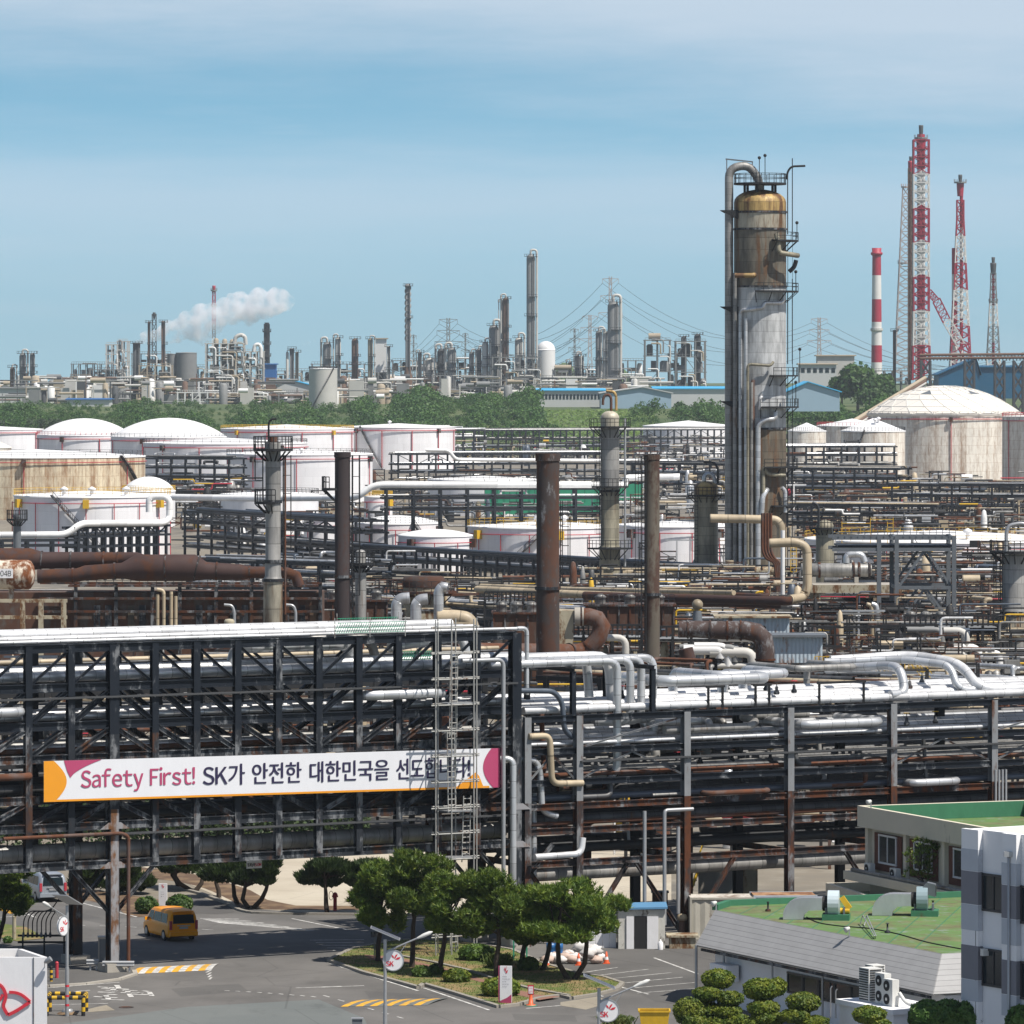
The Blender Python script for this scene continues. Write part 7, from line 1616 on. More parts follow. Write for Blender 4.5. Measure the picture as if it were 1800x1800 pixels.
def van(label, px, py, fwd, paint, rail=False):
 o=G(px, py);fw=V((fwd[0], fwd[1], 0)).normalized();lf=V((-fw.y, fw.x, 0));t=thing('van', label, 'van', o);Q=lambda x, y, z:o+fw*x+lf*y+V((0, 0, z))
 L2=2.55
 st=[(-2.55, .86, .42, 1.0, .84, 1.10, .80), (-2.50, .94, .30, 1.02, .92, 1.62, .80), (-2.30, .96, .26, 1.03, .95, 1.86, .78), (-1.6, .96, .24, 1.03, .95, 1.92, .79), (0, .96, .24, 1.03, .95, 1.93, .79), (.9, .96, .24, 1.02, .95, 1.88, .77), (1.45, .96, .24, 1.0, .94, 1.66, .74), (1.9, .95, .25, .98, .92, 1.18, .80), (2.3, .90, .28, .84, .84, .96, .72), (2.55, .72, .36, .70, .66, .78, .55)]
 m=MB();rings=[]
 for x, hw, fl, be, sw, ro, rw in st:
  rings.append([Q(x, -hw*.93, fl), Q(x, -hw, fl+.18), Q(x, -hw, be-.08), Q(x, -sw, be), Q(x, -rw-.03, ro-.09), Q(x, -rw+.1, ro-.01), Q(x, 0, ro+.02), Q(x, rw-.1, ro-.01), Q(x, rw+.03, ro-.09), Q(x, sw, be), Q(x, hw, be-.08), Q(x, hw, fl+.18), Q(x, hw*.93, fl)])
 n=len(rings[0]);vs=[p for r in rings for p in r]
 m.add(vs, [(i*n+k, i*n+k+1, (i+1)*n+k+1, (i+1)*n+k)for i in range(len(rings)-1)for k in range(n-1)], True)
 m.add(rings[0], [tuple(range(n))]);m.add(rings[-1], [tuple(reversed(range(n)))]);m.add([Q(-2.3, -.85, .27), Q(2.3, -.85, .27), Q(2.3, .85, .27), Q(-2.3, .85, .27)], [(0, 1, 2, 3)])
 m.build('body', paint, t)
 sp=lambda side, x, z:Q(x, side*(.95+(.82-.95)*(z-1.03)/.80+.012), z)
 for side in(1, -1):
  for x0, x1, xa, xb in((-2.1, -1.05, -2.0, -1.05), (-.98, .28, -.98, .28), (.36, 1.35, .36, 1.05)):
   m=MB();m.quad(sp(side, x0, 1.12), sp(side, x1, 1.12), sp(side, xb, 1.68), sp(side, xa, 1.70));m.build('side_window', M['glass'], t)
 m=MB();m.quad(Q(-2.575, -.70, 1.12), Q(-2.575, .70, 1.12), Q(-2.50, .66, 1.66), Q(-2.50, -.66, 1.66));m.build('rear_window', M['glass'], t)
 m=MB();m.quad(Q(1.93, -.78, 1.16), Q(1.93, .78, 1.16), Q(1.42, .68, 1.70), Q(1.42, -.68, 1.70));m.build('windscreen', M['glass'], t)
 for s_ in(1, -1):
  m=MB();m.box(Q(-2.55, s_*.84, 1.02), (.12, .16, .55), math.atan2(fw.y, fw.x));m.build('tail_light', M['red_paint'], t)
  m=MB();m.box(Q(2.36, s_*.62, .76), (.25, .3, .16), math.atan2(fw.y, fw.x));m.build('headlight', M['white_paint'], t)
  m=MB();m.box(Q(1.35, s_*1.05, 1.12), (.12, .2, .2), math.atan2(fw.y, fw.x));m.build('mirror', paint, t)
  for x in(-1.55, 1.6):
   m=MB();m.tube([Q(x, s_*.78, .34), Q(x, s_*.975, .34)], .34, 18);w=m.build('wheel', M['black'], t);BASE[w.name]=BASE[t.name]
   m=MB();m.tube([Q(x, s_*.97, .34), Q(x, s_*.985, .34)], .21, 14);m.build('rim', M['galv'], w)
 m=MB();m.box(Q(-2.58, 0, .48), (.16, 1.82, .24), math.atan2(fw.y, fw.x));m.build('bumper', paint, t)
 m=MB();m.box(Q(-2.59, 0, .86), (.05, .55, .13), math.atan2(fw.y, fw.x));m.build('number_plate', M['galv'], t)
 m=MB();m.bar(Q(-2.60, -.42, .99), Q(-2.60, .42, .99), .04, .05);m.build('tailgate_trim', M['galv'], t)
 m=MB();m.bar(Q(-2.45, -.66, 1.86), Q(-2.45, .66, 1.86), .22, .05);m.build('spoiler', paint, t)
 return t
def m_car(name, col, metal=0.0):
 n=NT(name);n.done(col, .3, metal);n.b.inputs['Specular IOR Level'].default_value=.25;n.b.inputs['Coat Weight'].default_value=.25;n.b.inputs['Coat Roughness'].default_value=.08;return n.m
M['van_orange']=m_car('orange_car_paint', (.98, .37, .003));M['van_silver']=m_car('silver_car_paint', (.36, .40, .45), .35)
van('bright orange yellow passenger van driving away beyond the rack column', 298, 1648, (-.40, .917), M['van_orange'])
van('silver grey van on the far lane at the left edge behind the rack legs', 76, 1580, (-.34, .94), M['van_silver'])
M['solar']=m_plain('solar_cells', (.10, .11, .14), .25);M['sign_red']=m_plain('sign_red', (.62, .03, .05), .5, 0, .03)
def wing(mapf, parent, mat, s=1.0, ox=0, oy=0, off=.02):
 """the small red winged emblem"""
 m=MB()
 for q in(((0, 0), (.35, .55), (.5, .95), (.12, .7), (-.08, .3)), ((.05, -.02), (.45, .3), (1.0, .38), (.8, .02), (.4, -.08)), ((-.08, .12), (-.45, .35), (-.6, .75), (-.25, .6))):m.quad(*[mapf(ox+a*s, oy+b*s, off)for a, b in q])
 return m.build('emblem', mat, parent)
def solar_lamp(label, px, ytop, d, disc_px, side=1, stripes=False, turn=0.0):
 b=V((XD(px, d), d, 0));t=thing('solar_lamp', label, 'street lamp', b);s_=F/d;top=ZD(ytop, d);sc_=1.0
 m=MB();m.tube([b, b+V((0, 0, top-.3))], .085, 12);m.build('pole', M['galv'], t)
 m=MB();m.tube([b, b+V((0, 0, top*.42))], .11, 12);m.build('sleeve', M['galv'], t)
 c=b+V((0, 0, top));m=MB();ca, sa=math.cos(turn), math.sin(turn);ux=V((ca, sa, -.42)).normalized()*.82;uy=V((-sa, ca, 0)).normalized()*.5;nz_=ux.cross(uy).normalized()*.05
 m.slab([c-ux-uy, c+ux-uy, c+ux+uy, c-ux+uy], nz_);m.build('solar_panel', M['galv'], t);m=MB();m.slab([c-ux*.95-uy*.93+nz_*1.05, c+ux*.95-uy*.93+nz_*1.05, c+ux*.95+uy*.93+nz_*1.05, c-ux*.95+uy*.93+nz_*1.05], nz_*.1);m.build('solar_cells', M['solar'], t)
 av=V((ca, sa, 0))*side;a0=c+V((0, 0, -.95));a1=a0+av*1.75+V((0, 0, .75))
 m=MB();m.tube([a0, a1], .045, 8);m.tube([a0+V((0, 0, -1.0))+av*.5*0, a0+av*.2+V((0, 0, -.9)), a0+av*1.1+V((0, 0, .45))], .025, 6);m.build('arm', M['galv'], t)
 m=MB();e=(a1-a0).normalized();m.tube([a1-e*.1, a1+e*.25, a1+e*.6, a1+e*.75], [.05, .11, .10, .02], 10);m.build('lamp_head', M['ac_white'], t)
 dc=a0+av*.42+V((0, -.02, -.42));rr=.53
 nd=V((math.sin(turn), -math.cos(turn), 0));hd=V((ca, sa, 0))
 m=MB();m.tube([dc-nd*.05, dc+nd*.05], rr, 24);sg=m.build('round_sign', M['white_paint'], t);BASE[sg.name]=BASE[t.name]
 m=MB()
 for k in range(24):
  a, q=2*pi*k/24, 2*pi*(k+1)/24;m.bar(dc+nd*.04+hd*(rr*math.cos(a))+V((0, 0, rr*math.sin(a))), dc+nd*.04+hd*(rr*math.cos(q))+V((0, 0, rr*math.sin(q))), .05)
 m.build('sign_rim', M['galv'], sg)
 mp_=lambda a, b, off:dc+nd*(.055+off*.3)+hd*a+V((0, 0, b))
 lettering('SK', -.36, .02, -.30, -.04, mp_, 'lettering', M['sign_red'], sg, .012);wing(mp_, sg, M['sign_red'], .30, .08, .06)
 m=MB();m.bar(a0+V((0, 0, -.25)), dc+V((0, 0, .2)), .04);m.bar(a0+V((0, 0, -.65)), dc+V((0, 0, -.2)), .04);m.build('sign_bracket', M['galv'], t)
 if stripes:
  for z in(1.6, 1.05, .55):
   m=MB();m.lathe([(.115, z), (.115, z+.12)], b, 12, False);m.build('red_band', M['sign_red'], t)
 return t
solar_lamp('tall solar street lamp with a round white sign in the middle of the road foreground', 677, 1641, 272, 0)
solar_lamp('lower solar street lamp with a round white sign left of the yellow bin', 1053, 1726, 253, 0)
solar_lamp('solar street lamp rising out of the yellow and black barrier, its sign seen edge on', 118, 1582, 289, 0, -1, True, math.radians(62))
b=G(118, 1783);t=thing('barrier_frame', 'yellow and black banded tube barrier round the foot of the left lamp', 'barrier', b);xs_=(-1.05, .95);ysb=(-.8, 1.2)
def banded(p, q, r, n, name):
 m=MB();p, q=V(p), V(q)
 for k in range(n):m.cur=k%2;m.tube([p+(q-p)*k/n, p+(q-p)*(k+1)/n], r, 10)
 return m.build(name, [M['black'], M['yellow']], t)
for x in xs_:
 for y in ysb:banded(b+V((x, y, 0)), b+V((x, y, 1.0)), .11, 4, 'post')
for y in ysb:banded(b+V((xs_[0], y, 1.0)), b+V((xs_[1], y, 1.0)), .11, 7, 'rail')
for x in xs_:banded(b+V((x, ysb[0], 1.0)), b+V((x, ysb[1], 1.0)), .11, 6, 'rail')
t=thing('lamp_base', 'silver flange and brown mound at the foot of the left lamp inside the barrier', 'base', b+V((0, .2, 0)));m=MB();m.lathe([(.6, .0), (.5, .08), (.2, .12)], b+V((0, .2, 0)), 14);m.build('mound', M['soil'], t);m=MB();m.lathe([(.3, .1), (.3, .25), (.14, .3)], b+V((0, .2, 0)), 14);m.build('flange', M['galv'], t)
for k, (x0, x1, y)in enumerate(((152, 174, 1709), (180, 236, 1712))):
 a, q=G(x0, y), G(x1, y);t=thing('guard_rail', ['short crash barrier left of the front rack column', 'longer crash barrier in front of the front rack column'][k], 'guard rail', a);m=MB()
 prof=[(.0, .42), (-.06, .5), (0, .56), (0, .62), (-.06, .68), (0, .76)]
 for(y0, z0), (y1, z1)in zip(prof, prof[1:]):m.add([a+V((0, y0, z0)), q+V((0, y0, z0)), q+V((0, y1, z1)), a+V((0, y1, z1))], [(0, 1, 2, 3)])
 for(y0, z0), (y1, z1)in zip(prof, prof[1:]):m.add([a+V((0, y0+.03, z0)), q+V((0, y0+.03, z0)), q+V((0, y1+.03, z1)), a+V((0, y1+.03, z1))], [(0, 1, 2, 3)])
 m.build('rail', M['galv'], t)
 for f in((.3, .8)if k==0 else(.15, .5, .85)):
  m=MB();m.bar(a+(q-a)*f+V((0, .1, 0)), a+(q-a)*f+V((0, .1, .72)), .1);m.build('post', M['galv'], t)
p=G(181, 1696);t=thing('control_cabinet', 'grey upright control cabinet at the foot of the front rack column', 'cabinet', p);m=MB();m.base_box(p, (.55, .45, 1.65));m.build('body', M['concrete'], t);m=MB();m.base_box(p+V((0, 0, 1.65)), (.62, .52, .06));m.build('lid', M['galv'], t);m=MB();m.box(p+V((.02, -.235, .85)), (.42, .02, 1.4));m.build('door', M['steel_grey'], t)
def bollard(label, px, py, h, r, mats, n):
 p=G(px, py);t=thing('bollard', label, 'bollard', p);m=MB()
 for k in range(n):m.cur=k%len(mats);m.lathe([(r, h*k/n), (r, h*(k+1)/n)], p, 12)
 m.build('post', [M[x]for x in mats], t);m=MB();m.lathe([(r*1.12, h), (r*1.1, h*1.04), (r*.6, h*1.1), (.01, h*1.12)], p, 12);m.build('cap', M[mats[-1]], t)
bollard('black and yellow banded bollard beside the white sign box', 90, 1728, .9, .09, ['yellow', 'black'], 6);bollard('pinkish red bollard beside the white sign box', 100, 1722, .95, .10, ['red_paint'], 2);bollard('brownish pink square post on the left verge', 25, 1652, 1.4, .12, ['concrete_rust'], 2)
p=G(72, 1678);t=thing('hose_rack', 'black valve rack with a fan of curved hoses behind the white sign box', 'hose rack', p);m=MB()
for z in(.75, 1.15):m.bar(p+V((-1.4, 0, z)), p+V((1.6, 0, z)), .12)
for x in(-1.1, .2, 1.4):m.bar(p+V((x, 0, 0)), p+V((x, 0, 1.2)), .1)
m.build('stand', M['steel_black'], t)
for k in range(7):
 a=p+V((-1.05+.27*k, 0, 1.15));m=MB();m.tube([a, a+V((0, 0, 1.0)), a+V((.35, 0, 1.5)), p+V((.55, 0, 2.6)), p+V((1.1, .2, 3.4))], .035, 6, True, .6);m.build('hose', M['black'], t)
 m=MB();m.tube([a+V((0, -.1, -.1)), a+V((0, -.1, .2))], .07, 8);m.build('valve', M['steel_worn'], t)
d0=276;zt=ZD(1683, d0);A0=V((XD(-120, d0), d0, 0));t=thing('sign_box', 'large white box bearing part of a red emblem in the bottom left corner', 'sign', V((XD(20, d0), d0, 0)))
dx=XD(82, d0)
m=MB();m.slab([V((XD(-200, d0), d0, 0)), V((dx, d0, 0)), V((dx, d0+.25, 0)), V((XD(-200, d0), d0+.25, 0))], (0, 0, zt));m.build('front_wall', M['white_paint'], t)
m=MB();bk0=V((XD(-200, d0), d0+4.2, 0));bk1=V((dx-1.9, d0+4.2, 0));m.slab([bk0, bk1, bk1+V((0, .25, 0)), bk0+V((0, .25, 0))], (0, 0, zt-.02));m.slab([V((dx-.25, d0+.252, 0)), V((dx, d0+.252, 0)), bk1+V((.25, .0, 0)), bk1], (0, 0, zt-.01));m.build('side_wall', M['white_paint'], t)
m=MB();m.quad(V((XD(-200, d0), d0+.26, zt-.5)), V((dx-.3, d0+.26, zt-.5)), bk1+V((0, 0, zt-.5)), bk0+V((0, 0, zt-.5)));m.build('box_roof', M['concrete'], t)
m=MB();m.bar(V((dx-.68, d0-.02, 0)), V((dx-.68, d0-.02, zt)), .05, .04, (1, 0, 0));m.build('panel_joint', M['steel_grey'], t)
em=lambda px, py:P(px, py, d0-.07)
def ribbon(pts, w):
 m=MB();pts=smooth(pts, 5)
 for a, b in zip(pts, pts[1:]):m.bar(em(*a), em(*b), .06, w, (0, 1, 0))
 m.build('emblem_outline', M['sign_red'], t)
ribbon([(-6, 1728), (4, 1735), (10, 1748), (9, 1758), (6, 1768), (9, 1776), (14, 1784)], .17);ribbon([(14, 1784), (30, 1776), (53, 1761)], .17);ribbon([(53, 1761), (40, 1750), (28, 1745), (16, 1744)], .15);ribbon([(-8, 1765), (0, 1757), (5, 1748)], .15)
t=thing('floodlight', 'bullet shaped silver floodlight on the corner of the white sign box', 'floodlight', em(80, 1690));m=MB();p=P(78, 1692, d0-.3);m.tube([p, p+V((.12, -.05, .06)), p+V((.35, -.1, .22))], [.05, .13, .15], 10);m.build('lamp_head', M['galv'], t);m=MB();m.bar(p, V((dx-.1, d0, zt-.5)), .04);m.build('bracket', M['galv'], t)
def pylon(label, px, py, w, h, lines, pink):
 p=G(px, py, .12);t=thing('pylon_sign', label, 'sign', p);ux=V((.985, -.17, 0));nn=V((-.17, -.985, 0));m=MB();m.slab([p-ux*w/2, p+ux*w/2, p+ux*w/2-nn*.14, p-ux*w/2-nn*.14], (0, 0, h));m.build('panel', M['white_paint'], t)
 mp_=lambda a, b, off:p+ux*((a-.5)*w)+V((0, 0, b*h))+nn*(.01+off)
 for k, (body, a0, a1, b0)in enumerate(lines):lettering(body, a0, a1, b0, b0+.035, mp_, 'lettering', M['band_dark'], t, 0, .006)
 if pink:
  m=MB();m.quad(mp_(0, 0, .004), mp_(1, 0, .004), mp_(1, .24, .004), mp_(.6, .14, .004), mp_(0, .05, .004));m.build('magenta_foot', M['b_pink'], t)
  m=MB();m.bar(mp_(-.03, 0, -.06), mp_(-.03, 1, -.06), .05, .14, nn);m.build('edge_strip', M['b_pink'], t)
 wing(lambda a, b, off:mp_(a, b, off), t, M['sign_red'], .2, .48, .82, .006)
 return t
pylon('white pylon sign with grey text and a magenta foot on the lawn island', 889, 1763, .66, 2.05, [('사무동', .2, .6, .70), ('안전환경동 정문', .2, .85, .63), ('연구동', .2, .55, .56), ('생산관리동', .2, .75, .49), ('주차장', .2, .6, .42)], True)
pylon('small white pylon sign beside the clipped shrubs behind the rack', 286, 1592, .55, 1.45, [('안내', .25, .6, .6), ('정문', .25, .7, .5), ('출구', .25, .65, .4)], False)
p=P(447, 1520, 321);t=thing('hanging_sign', 'small white sign with red and black Korean lettering hanging under the rack beam', 'sign', p);ux=LR.u;m=MB();m.slab([p-ux*.52+V((0, 0, -.22)), p+ux*.52+V((0, 0, -.22)), p+ux*.52+V((0, 0, .22)), p-ux*.52+V((0, 0, .22))], LR.v*.03);m.build('panel', M['white_paint'], t)
mp_=lambda a, b, off:p+ux*((a-.5)*1.04)+V((0, 0, (b-.5)*.44))-LR.v*off
lettering('통과높이', .06, .52, .25, .75, mp_, 'lettering', M['black'], t, .008, .02);lettering('5.0M', .54, .94, .28, .72, mp_, 'lettering', M['sign_red'], t, .008, .02)
m=MB()
for s_ in(-.45, .45):m.bar(p+ux*s_+V((0, 0, .22)), p+ux*s_+V((0, 0, .75)), .03)
m.build('hanger', M['steel_black'], t)
M['cone']=m_plain('cone_orange', (.68, .11, .03), .5, 0, .06);M['bag_w']=m_plain('woven_bag_white', (.62, .60, .58), .8, 0, .1, 2);M['bag_p']=m_plain('woven_bag_pinkish', (.52, .40, .34), .8, 0, .12, 2)
for k, (x, y)in enumerate(((962, 1700), (1017, 1697), (1066, 1694))):
 p=G(x, y);t=thing('traffic_cone', ['leftmost orange traffic cone by the pile of bags', 'middle orange traffic cone by the pile of bags', 'rightmost orange traffic cone by the pile of bags'][k], 'traffic cone', p);m=MB();m.base_box(p, (.42, .42, .05));m.build('base', M['cone'], t);m=MB();m.lathe([(.17, .05), (.125, .25)], p, 12);m.lathe([(.095, .42), (.04, .72), (.01, .73)], p, 12);m.build('cone', M['cone'], t);m=MB();m.lathe([(.125, .25), (.095, .42)], p, 12);m.build('white_band', M['white_paint'], t)
p=G(933, 1768);t=thing('cone_sign', 'red cone stand carrying a small white notice at the island corner', 'sign', p);m=MB();m.lathe([(.3, 0), (.28, .06), (.14, .1), (.07, .62)], p, 12);m.build('cone', M['cone'], t);m=MB();m.lathe([(.32, 0), (.32, .045), (.2, .05)], p, 12);m.build('foot', M['green_net'], t);m=MB();m.slab([p+V((-.17, 0, .6)), p+V((.17, 0, .6)), p+V((.17, 0, 1.15)), p+V((-.17, 0, 1.15))], (0, .06, 0));m.build('board', M['red_paint'], t);m=MB();m.slab([p+V((-.12, -.01, .68)), p+V((.12, -.01, .68)), p+V((.12, -.01, 1.07)), p+V((-.12, -.01, 1.07))], (0, -.01, 0));m.build('notice', M['white_paint'], t)
lettering('주차', .1, .9, .55, .9, lambda a, b, off:p+V((-.12+.24*a, -.022-off*.1, .68+.39*b)), 'lettering', M['sign_red'], t);lettering('금지', .1, .9, .1, .45, lambda a, b, off:p+V((-.12+.24*a, -.022-off*.1, .68+.39*b)), 'lettering', M['sign_red'], t)
rg=random.Random(3)
for k in range(15):
 x=964+7*k+rg.uniform(-2, 2)-(64 if k>13 else 0);lay=1 if k in(8, 9, 10)else 0;p=G(x if not lay else 1022+11*(k-8), 1694-5*(k%3))+V((0, 0, .42*lay));big=1.25 if lay else 1
 t=MB();t.ball(p+V((0, 0, .24)), (.42*big, .36, .24*big), 11, 7, .24, rg);t.build('sack', M['bag_w']if k%2 or lay else M['bag_p'], None, 'white or pinkish woven sack lying in the heap beside the traffic cones', 'sack', 'heap of woven sacks')
for k, x in enumerate((969, 981)):
 p=G(x, 1684);t=thing('barrel', ['left', 'right'][k]+' blue barrel standing in the shade behind the pines', 'barrel', p);M['barrel_blue']=M.get('barrel_blue')or m_plain('barrel_blue', (.02, .12, .32), .4, 0, .08);m=MB();m.lathe([(.29, 0), (.3, .3), (.31, .31), (.3, .33), (.3, .6), (.31, .61), (.29, .9), (.02, .9)], p, 14);m.build('body', M['barrel_blue'], t);m=MB();m.lathe([(.05, .9), (.05, .93), (.01, .93)], p+V((.12, 0, 0)), 8);m.build('bung', M['black'], t)
for k, (x, y)in enumerate(((903, 1690), (926, 1690), (980, 1680))):
 p=G(x, y);t=MB();t.bar(p, p+V((0, 0, 1.6)), .09);t.build('green_post', M['green_net'], None, ['left thin green post among the pines', 'middle thin green post among the pines', 'right thin green post beside the blue barrels'][k], 'post')
p=G(589, 1601);t=thing('fire_hydrant', 'thin red hydrant post with a wheel by the lone juniper', 'hydrant', p);m=MB();m.lathe([(.12, 0), (.12, .9), (.17, .92), (.17, 1.1), (.08, 1.2), (.01, 1.22)], p, 10);m.build('post', M['red_paint'], t);m=MB();m.tube([p+V((-.2, -.05, .95)), p+V((.2, -.05, .95))], .06, 8);m.build('outlet', M['red_paint'], t);m=MB();m.tube([p+V((-.26, -.05, 1.0))+V((.14*math.cos(a), 0, .3*math.sin(a)))for a in[2*pi*k/12 for k in range(13)]], .02, 5);m.build('wheel', M['black'], t)
p=P(1150, 1812, 262);p.z=max(0, ZD(1822, 262));zb=ZD(1776, 262);p.z=zb-1.05;t=thing('skip_bin', 'bright yellow plastic bin cut by the bottom edge', 'bin', V((p.x, p.y, 0)));m=MB();h=1.05;o=V((p.x, p.y, zb-h))
m.add([o+V((x*.62, y*.4, 0))for x, y in((-1, -1), (1, -1), (1, 1), (-1, 1))]+[o+V((x*.75, y*.5, h))for x, y in((-1, -1), (1, -1), (1, 1), (-1, 1))], [(3, 2, 1, 0), (0, 1, 5, 4), (1, 2, 6, 5), (2, 3, 7, 6), (3, 0, 4, 7)]);m.build('body', M['yellow'], t)
m=MB()
for a, b in(((-1, -1), (1, -1)), ((1, -1), (1, 1)), ((1, 1), (-1, 1)), ((-1, 1), (-1, -1))):m.bar(o+V((a[0]*.76, a[1]*.51, h)), o+V((b[0]*.76, b[1]*.51, h)), .08)
m.build('rim', M['yellow'], t);m=MB();m.base_box(V((p.x, p.y, 0)), (1.1, .7, max(.1, zb-h-.003)));m.build('stand', M['steel_grey'], t)
p=V((XD(628, 262), 262, 0));t=thing('meter_box', 'small grey metal box at the bottom edge below the road lamp', 'box', p);zb=ZD(1789, 262);m=MB();m.base_box(p, (.5, .35, zb-.05));m.build('body', M['steel_grey'], t);m=MB();m.base_box(p+V((0, 0, zb-.05)), (.6, .45, .05));m.build('lid', M['galv'], t)
m=MB();m.lathe([(.42, .02), (.42, .024), (.01, .025)], G(222, 1771), 16, False);m.build('manhole_cover', M['steel_rust'], None, 'round brown manhole cover on the pale slab beside the barrier', 'manhole')
sheet('concrete_slab', [(140, 1777), (187, 1767), (202, 1776), (150, 1780)], M['yard_dull'], .014)
p=G(658, 1685, .12);t=thing('small_sign', 'small square sign on a thin post at the left tip of the lawn island', 'sign', p);m=MB();m.bar(p, p+V((0, 0, 1.5)), .06);m.build('post', M['steel_grey'], t);m=MB();m.box(p+V((0, -.05, 1.45)), (.42, .04, .34));m.build('board', M['steel_worn'], t)
fr_=random.Random(77)
M['far_grey']=m_plain('far_grey_steel', (.20, .205, .205), .6, 0, .2, .3);M['far_pale']=m_plain('far_pale_steel', (.50, .49, .46), .6, 0, .12, .3);M['far_dark']=m_plain('far_dark_plant', (.06, .065, .07), .7, 0, .25, .2)
M['far_rust']=m_plain('far_rusty_steel', (.14, .085, .06), .8, 0, .3, .2);M['far_tan']=m_plain('far_tan', (.36, .30, .22), .7, 0, .2, .2);M['far_white']=m_plain('far_white', (.72, .72, .71), .5, 0, .06, .2)
M['band_red']=m_plain('signal_red', (.36, .022, .05), .55, 0, .08, .3);M['band_white']=m_plain('signal_white', (.68, .66, .64), .55, 0, .08, .3)
M['blue_wall']=m_plain('blue_sheet_wall', (.02, .12, .33), .5, 0, .1, .2);M['blue_roof']=m_plain('bright_blue_roof', (.06, .42, .72), .45, 0, .05, .2);M['navy_blue']=m_plain('teal_blue_wall', (.01, .10, .20), .5, 0, .08, .1)
M['shed_wall']=m_plain('pale_shed_wall', (.52, .53, .53), .6, 0, .06, .2);M['shed_blue']=m_plain('pale_blue_shed_wall', (.30, .42, .52), .6, 0, .06, .2)
FD=3200
def gz(x, d):return hgt(x, d)
def fcol(label, px, w, ytop, mat='far_grey', d=FD, top='dome', plats=3, ubend=True, lad=True, name='column_tower', cat='column tower', group=None):
 base=gz(XD(px, d), d);r=w*d/F/2;c=V((XD(px, d), d, base));zt=ZD(ytop, d);t=thing(name, label, cat, c, group)
 m=MB();hd=r if top=='dome' else 0
 m.lathe([(r, base), (r, zt-hd)]+([(r*.75, zt-hd*.35), (.05, zt)]if hd else[(r*.8, zt), (r*.8, zt-2), (.02, zt-2)]), (c.x, c.y, 0), 14);m.build('shell', M[mat], t)
 H_=zt-base
 for k in range(plats):
  z=base+H_*(.98-.2*k-.07*(k%2));a0=-2.8+.9*(k%2)
  m=MB();m.lathe([(r+.05, z), (r+1.6, z), (r+1.6, z+.3), (r+.05, z+.3)], (c.x, c.y, 0), 12, False, a0, a0+3.4)
  for q in range(7):
   a=a0+3.4*q/6;p=V((c.x+(r+1.5)*math.cos(a), c.y+(r+1.5)*math.sin(a), z));m.bar(p, p+V((0, 0, 1.6)), .2)
  m.lathe([(r+1.45, z+1.4), (r+1.65, z+1.6)], (c.x, c.y, 0), 12, False, a0, a0+3.4);m.build('platform', M['far_dark'], t)
 if ubend:
  m=MB();s_=fr_.choice((-1, 1));m.tube([V((c.x, c.y-.5, zt-.2)), V((c.x, c.y-.5, zt+r*.9)), V((c.x+s_*(r+1), c.y-.5, zt+r*.9)), V((c.x+s_*(r+1), c.y-.5, base+H_*.15))], max(.3, r*.28), 7, True, r*.9);m.build('pipe', M['far_pale'], t)
 if lad:
  m=MB();m.bar(V((c.x+r*.6, c.y-r-.5, base)), V((c.x+r*.6, c.y-r-.5, zt)), .7, .3);m.build('ladder', M['far_dark'], t)
 return t
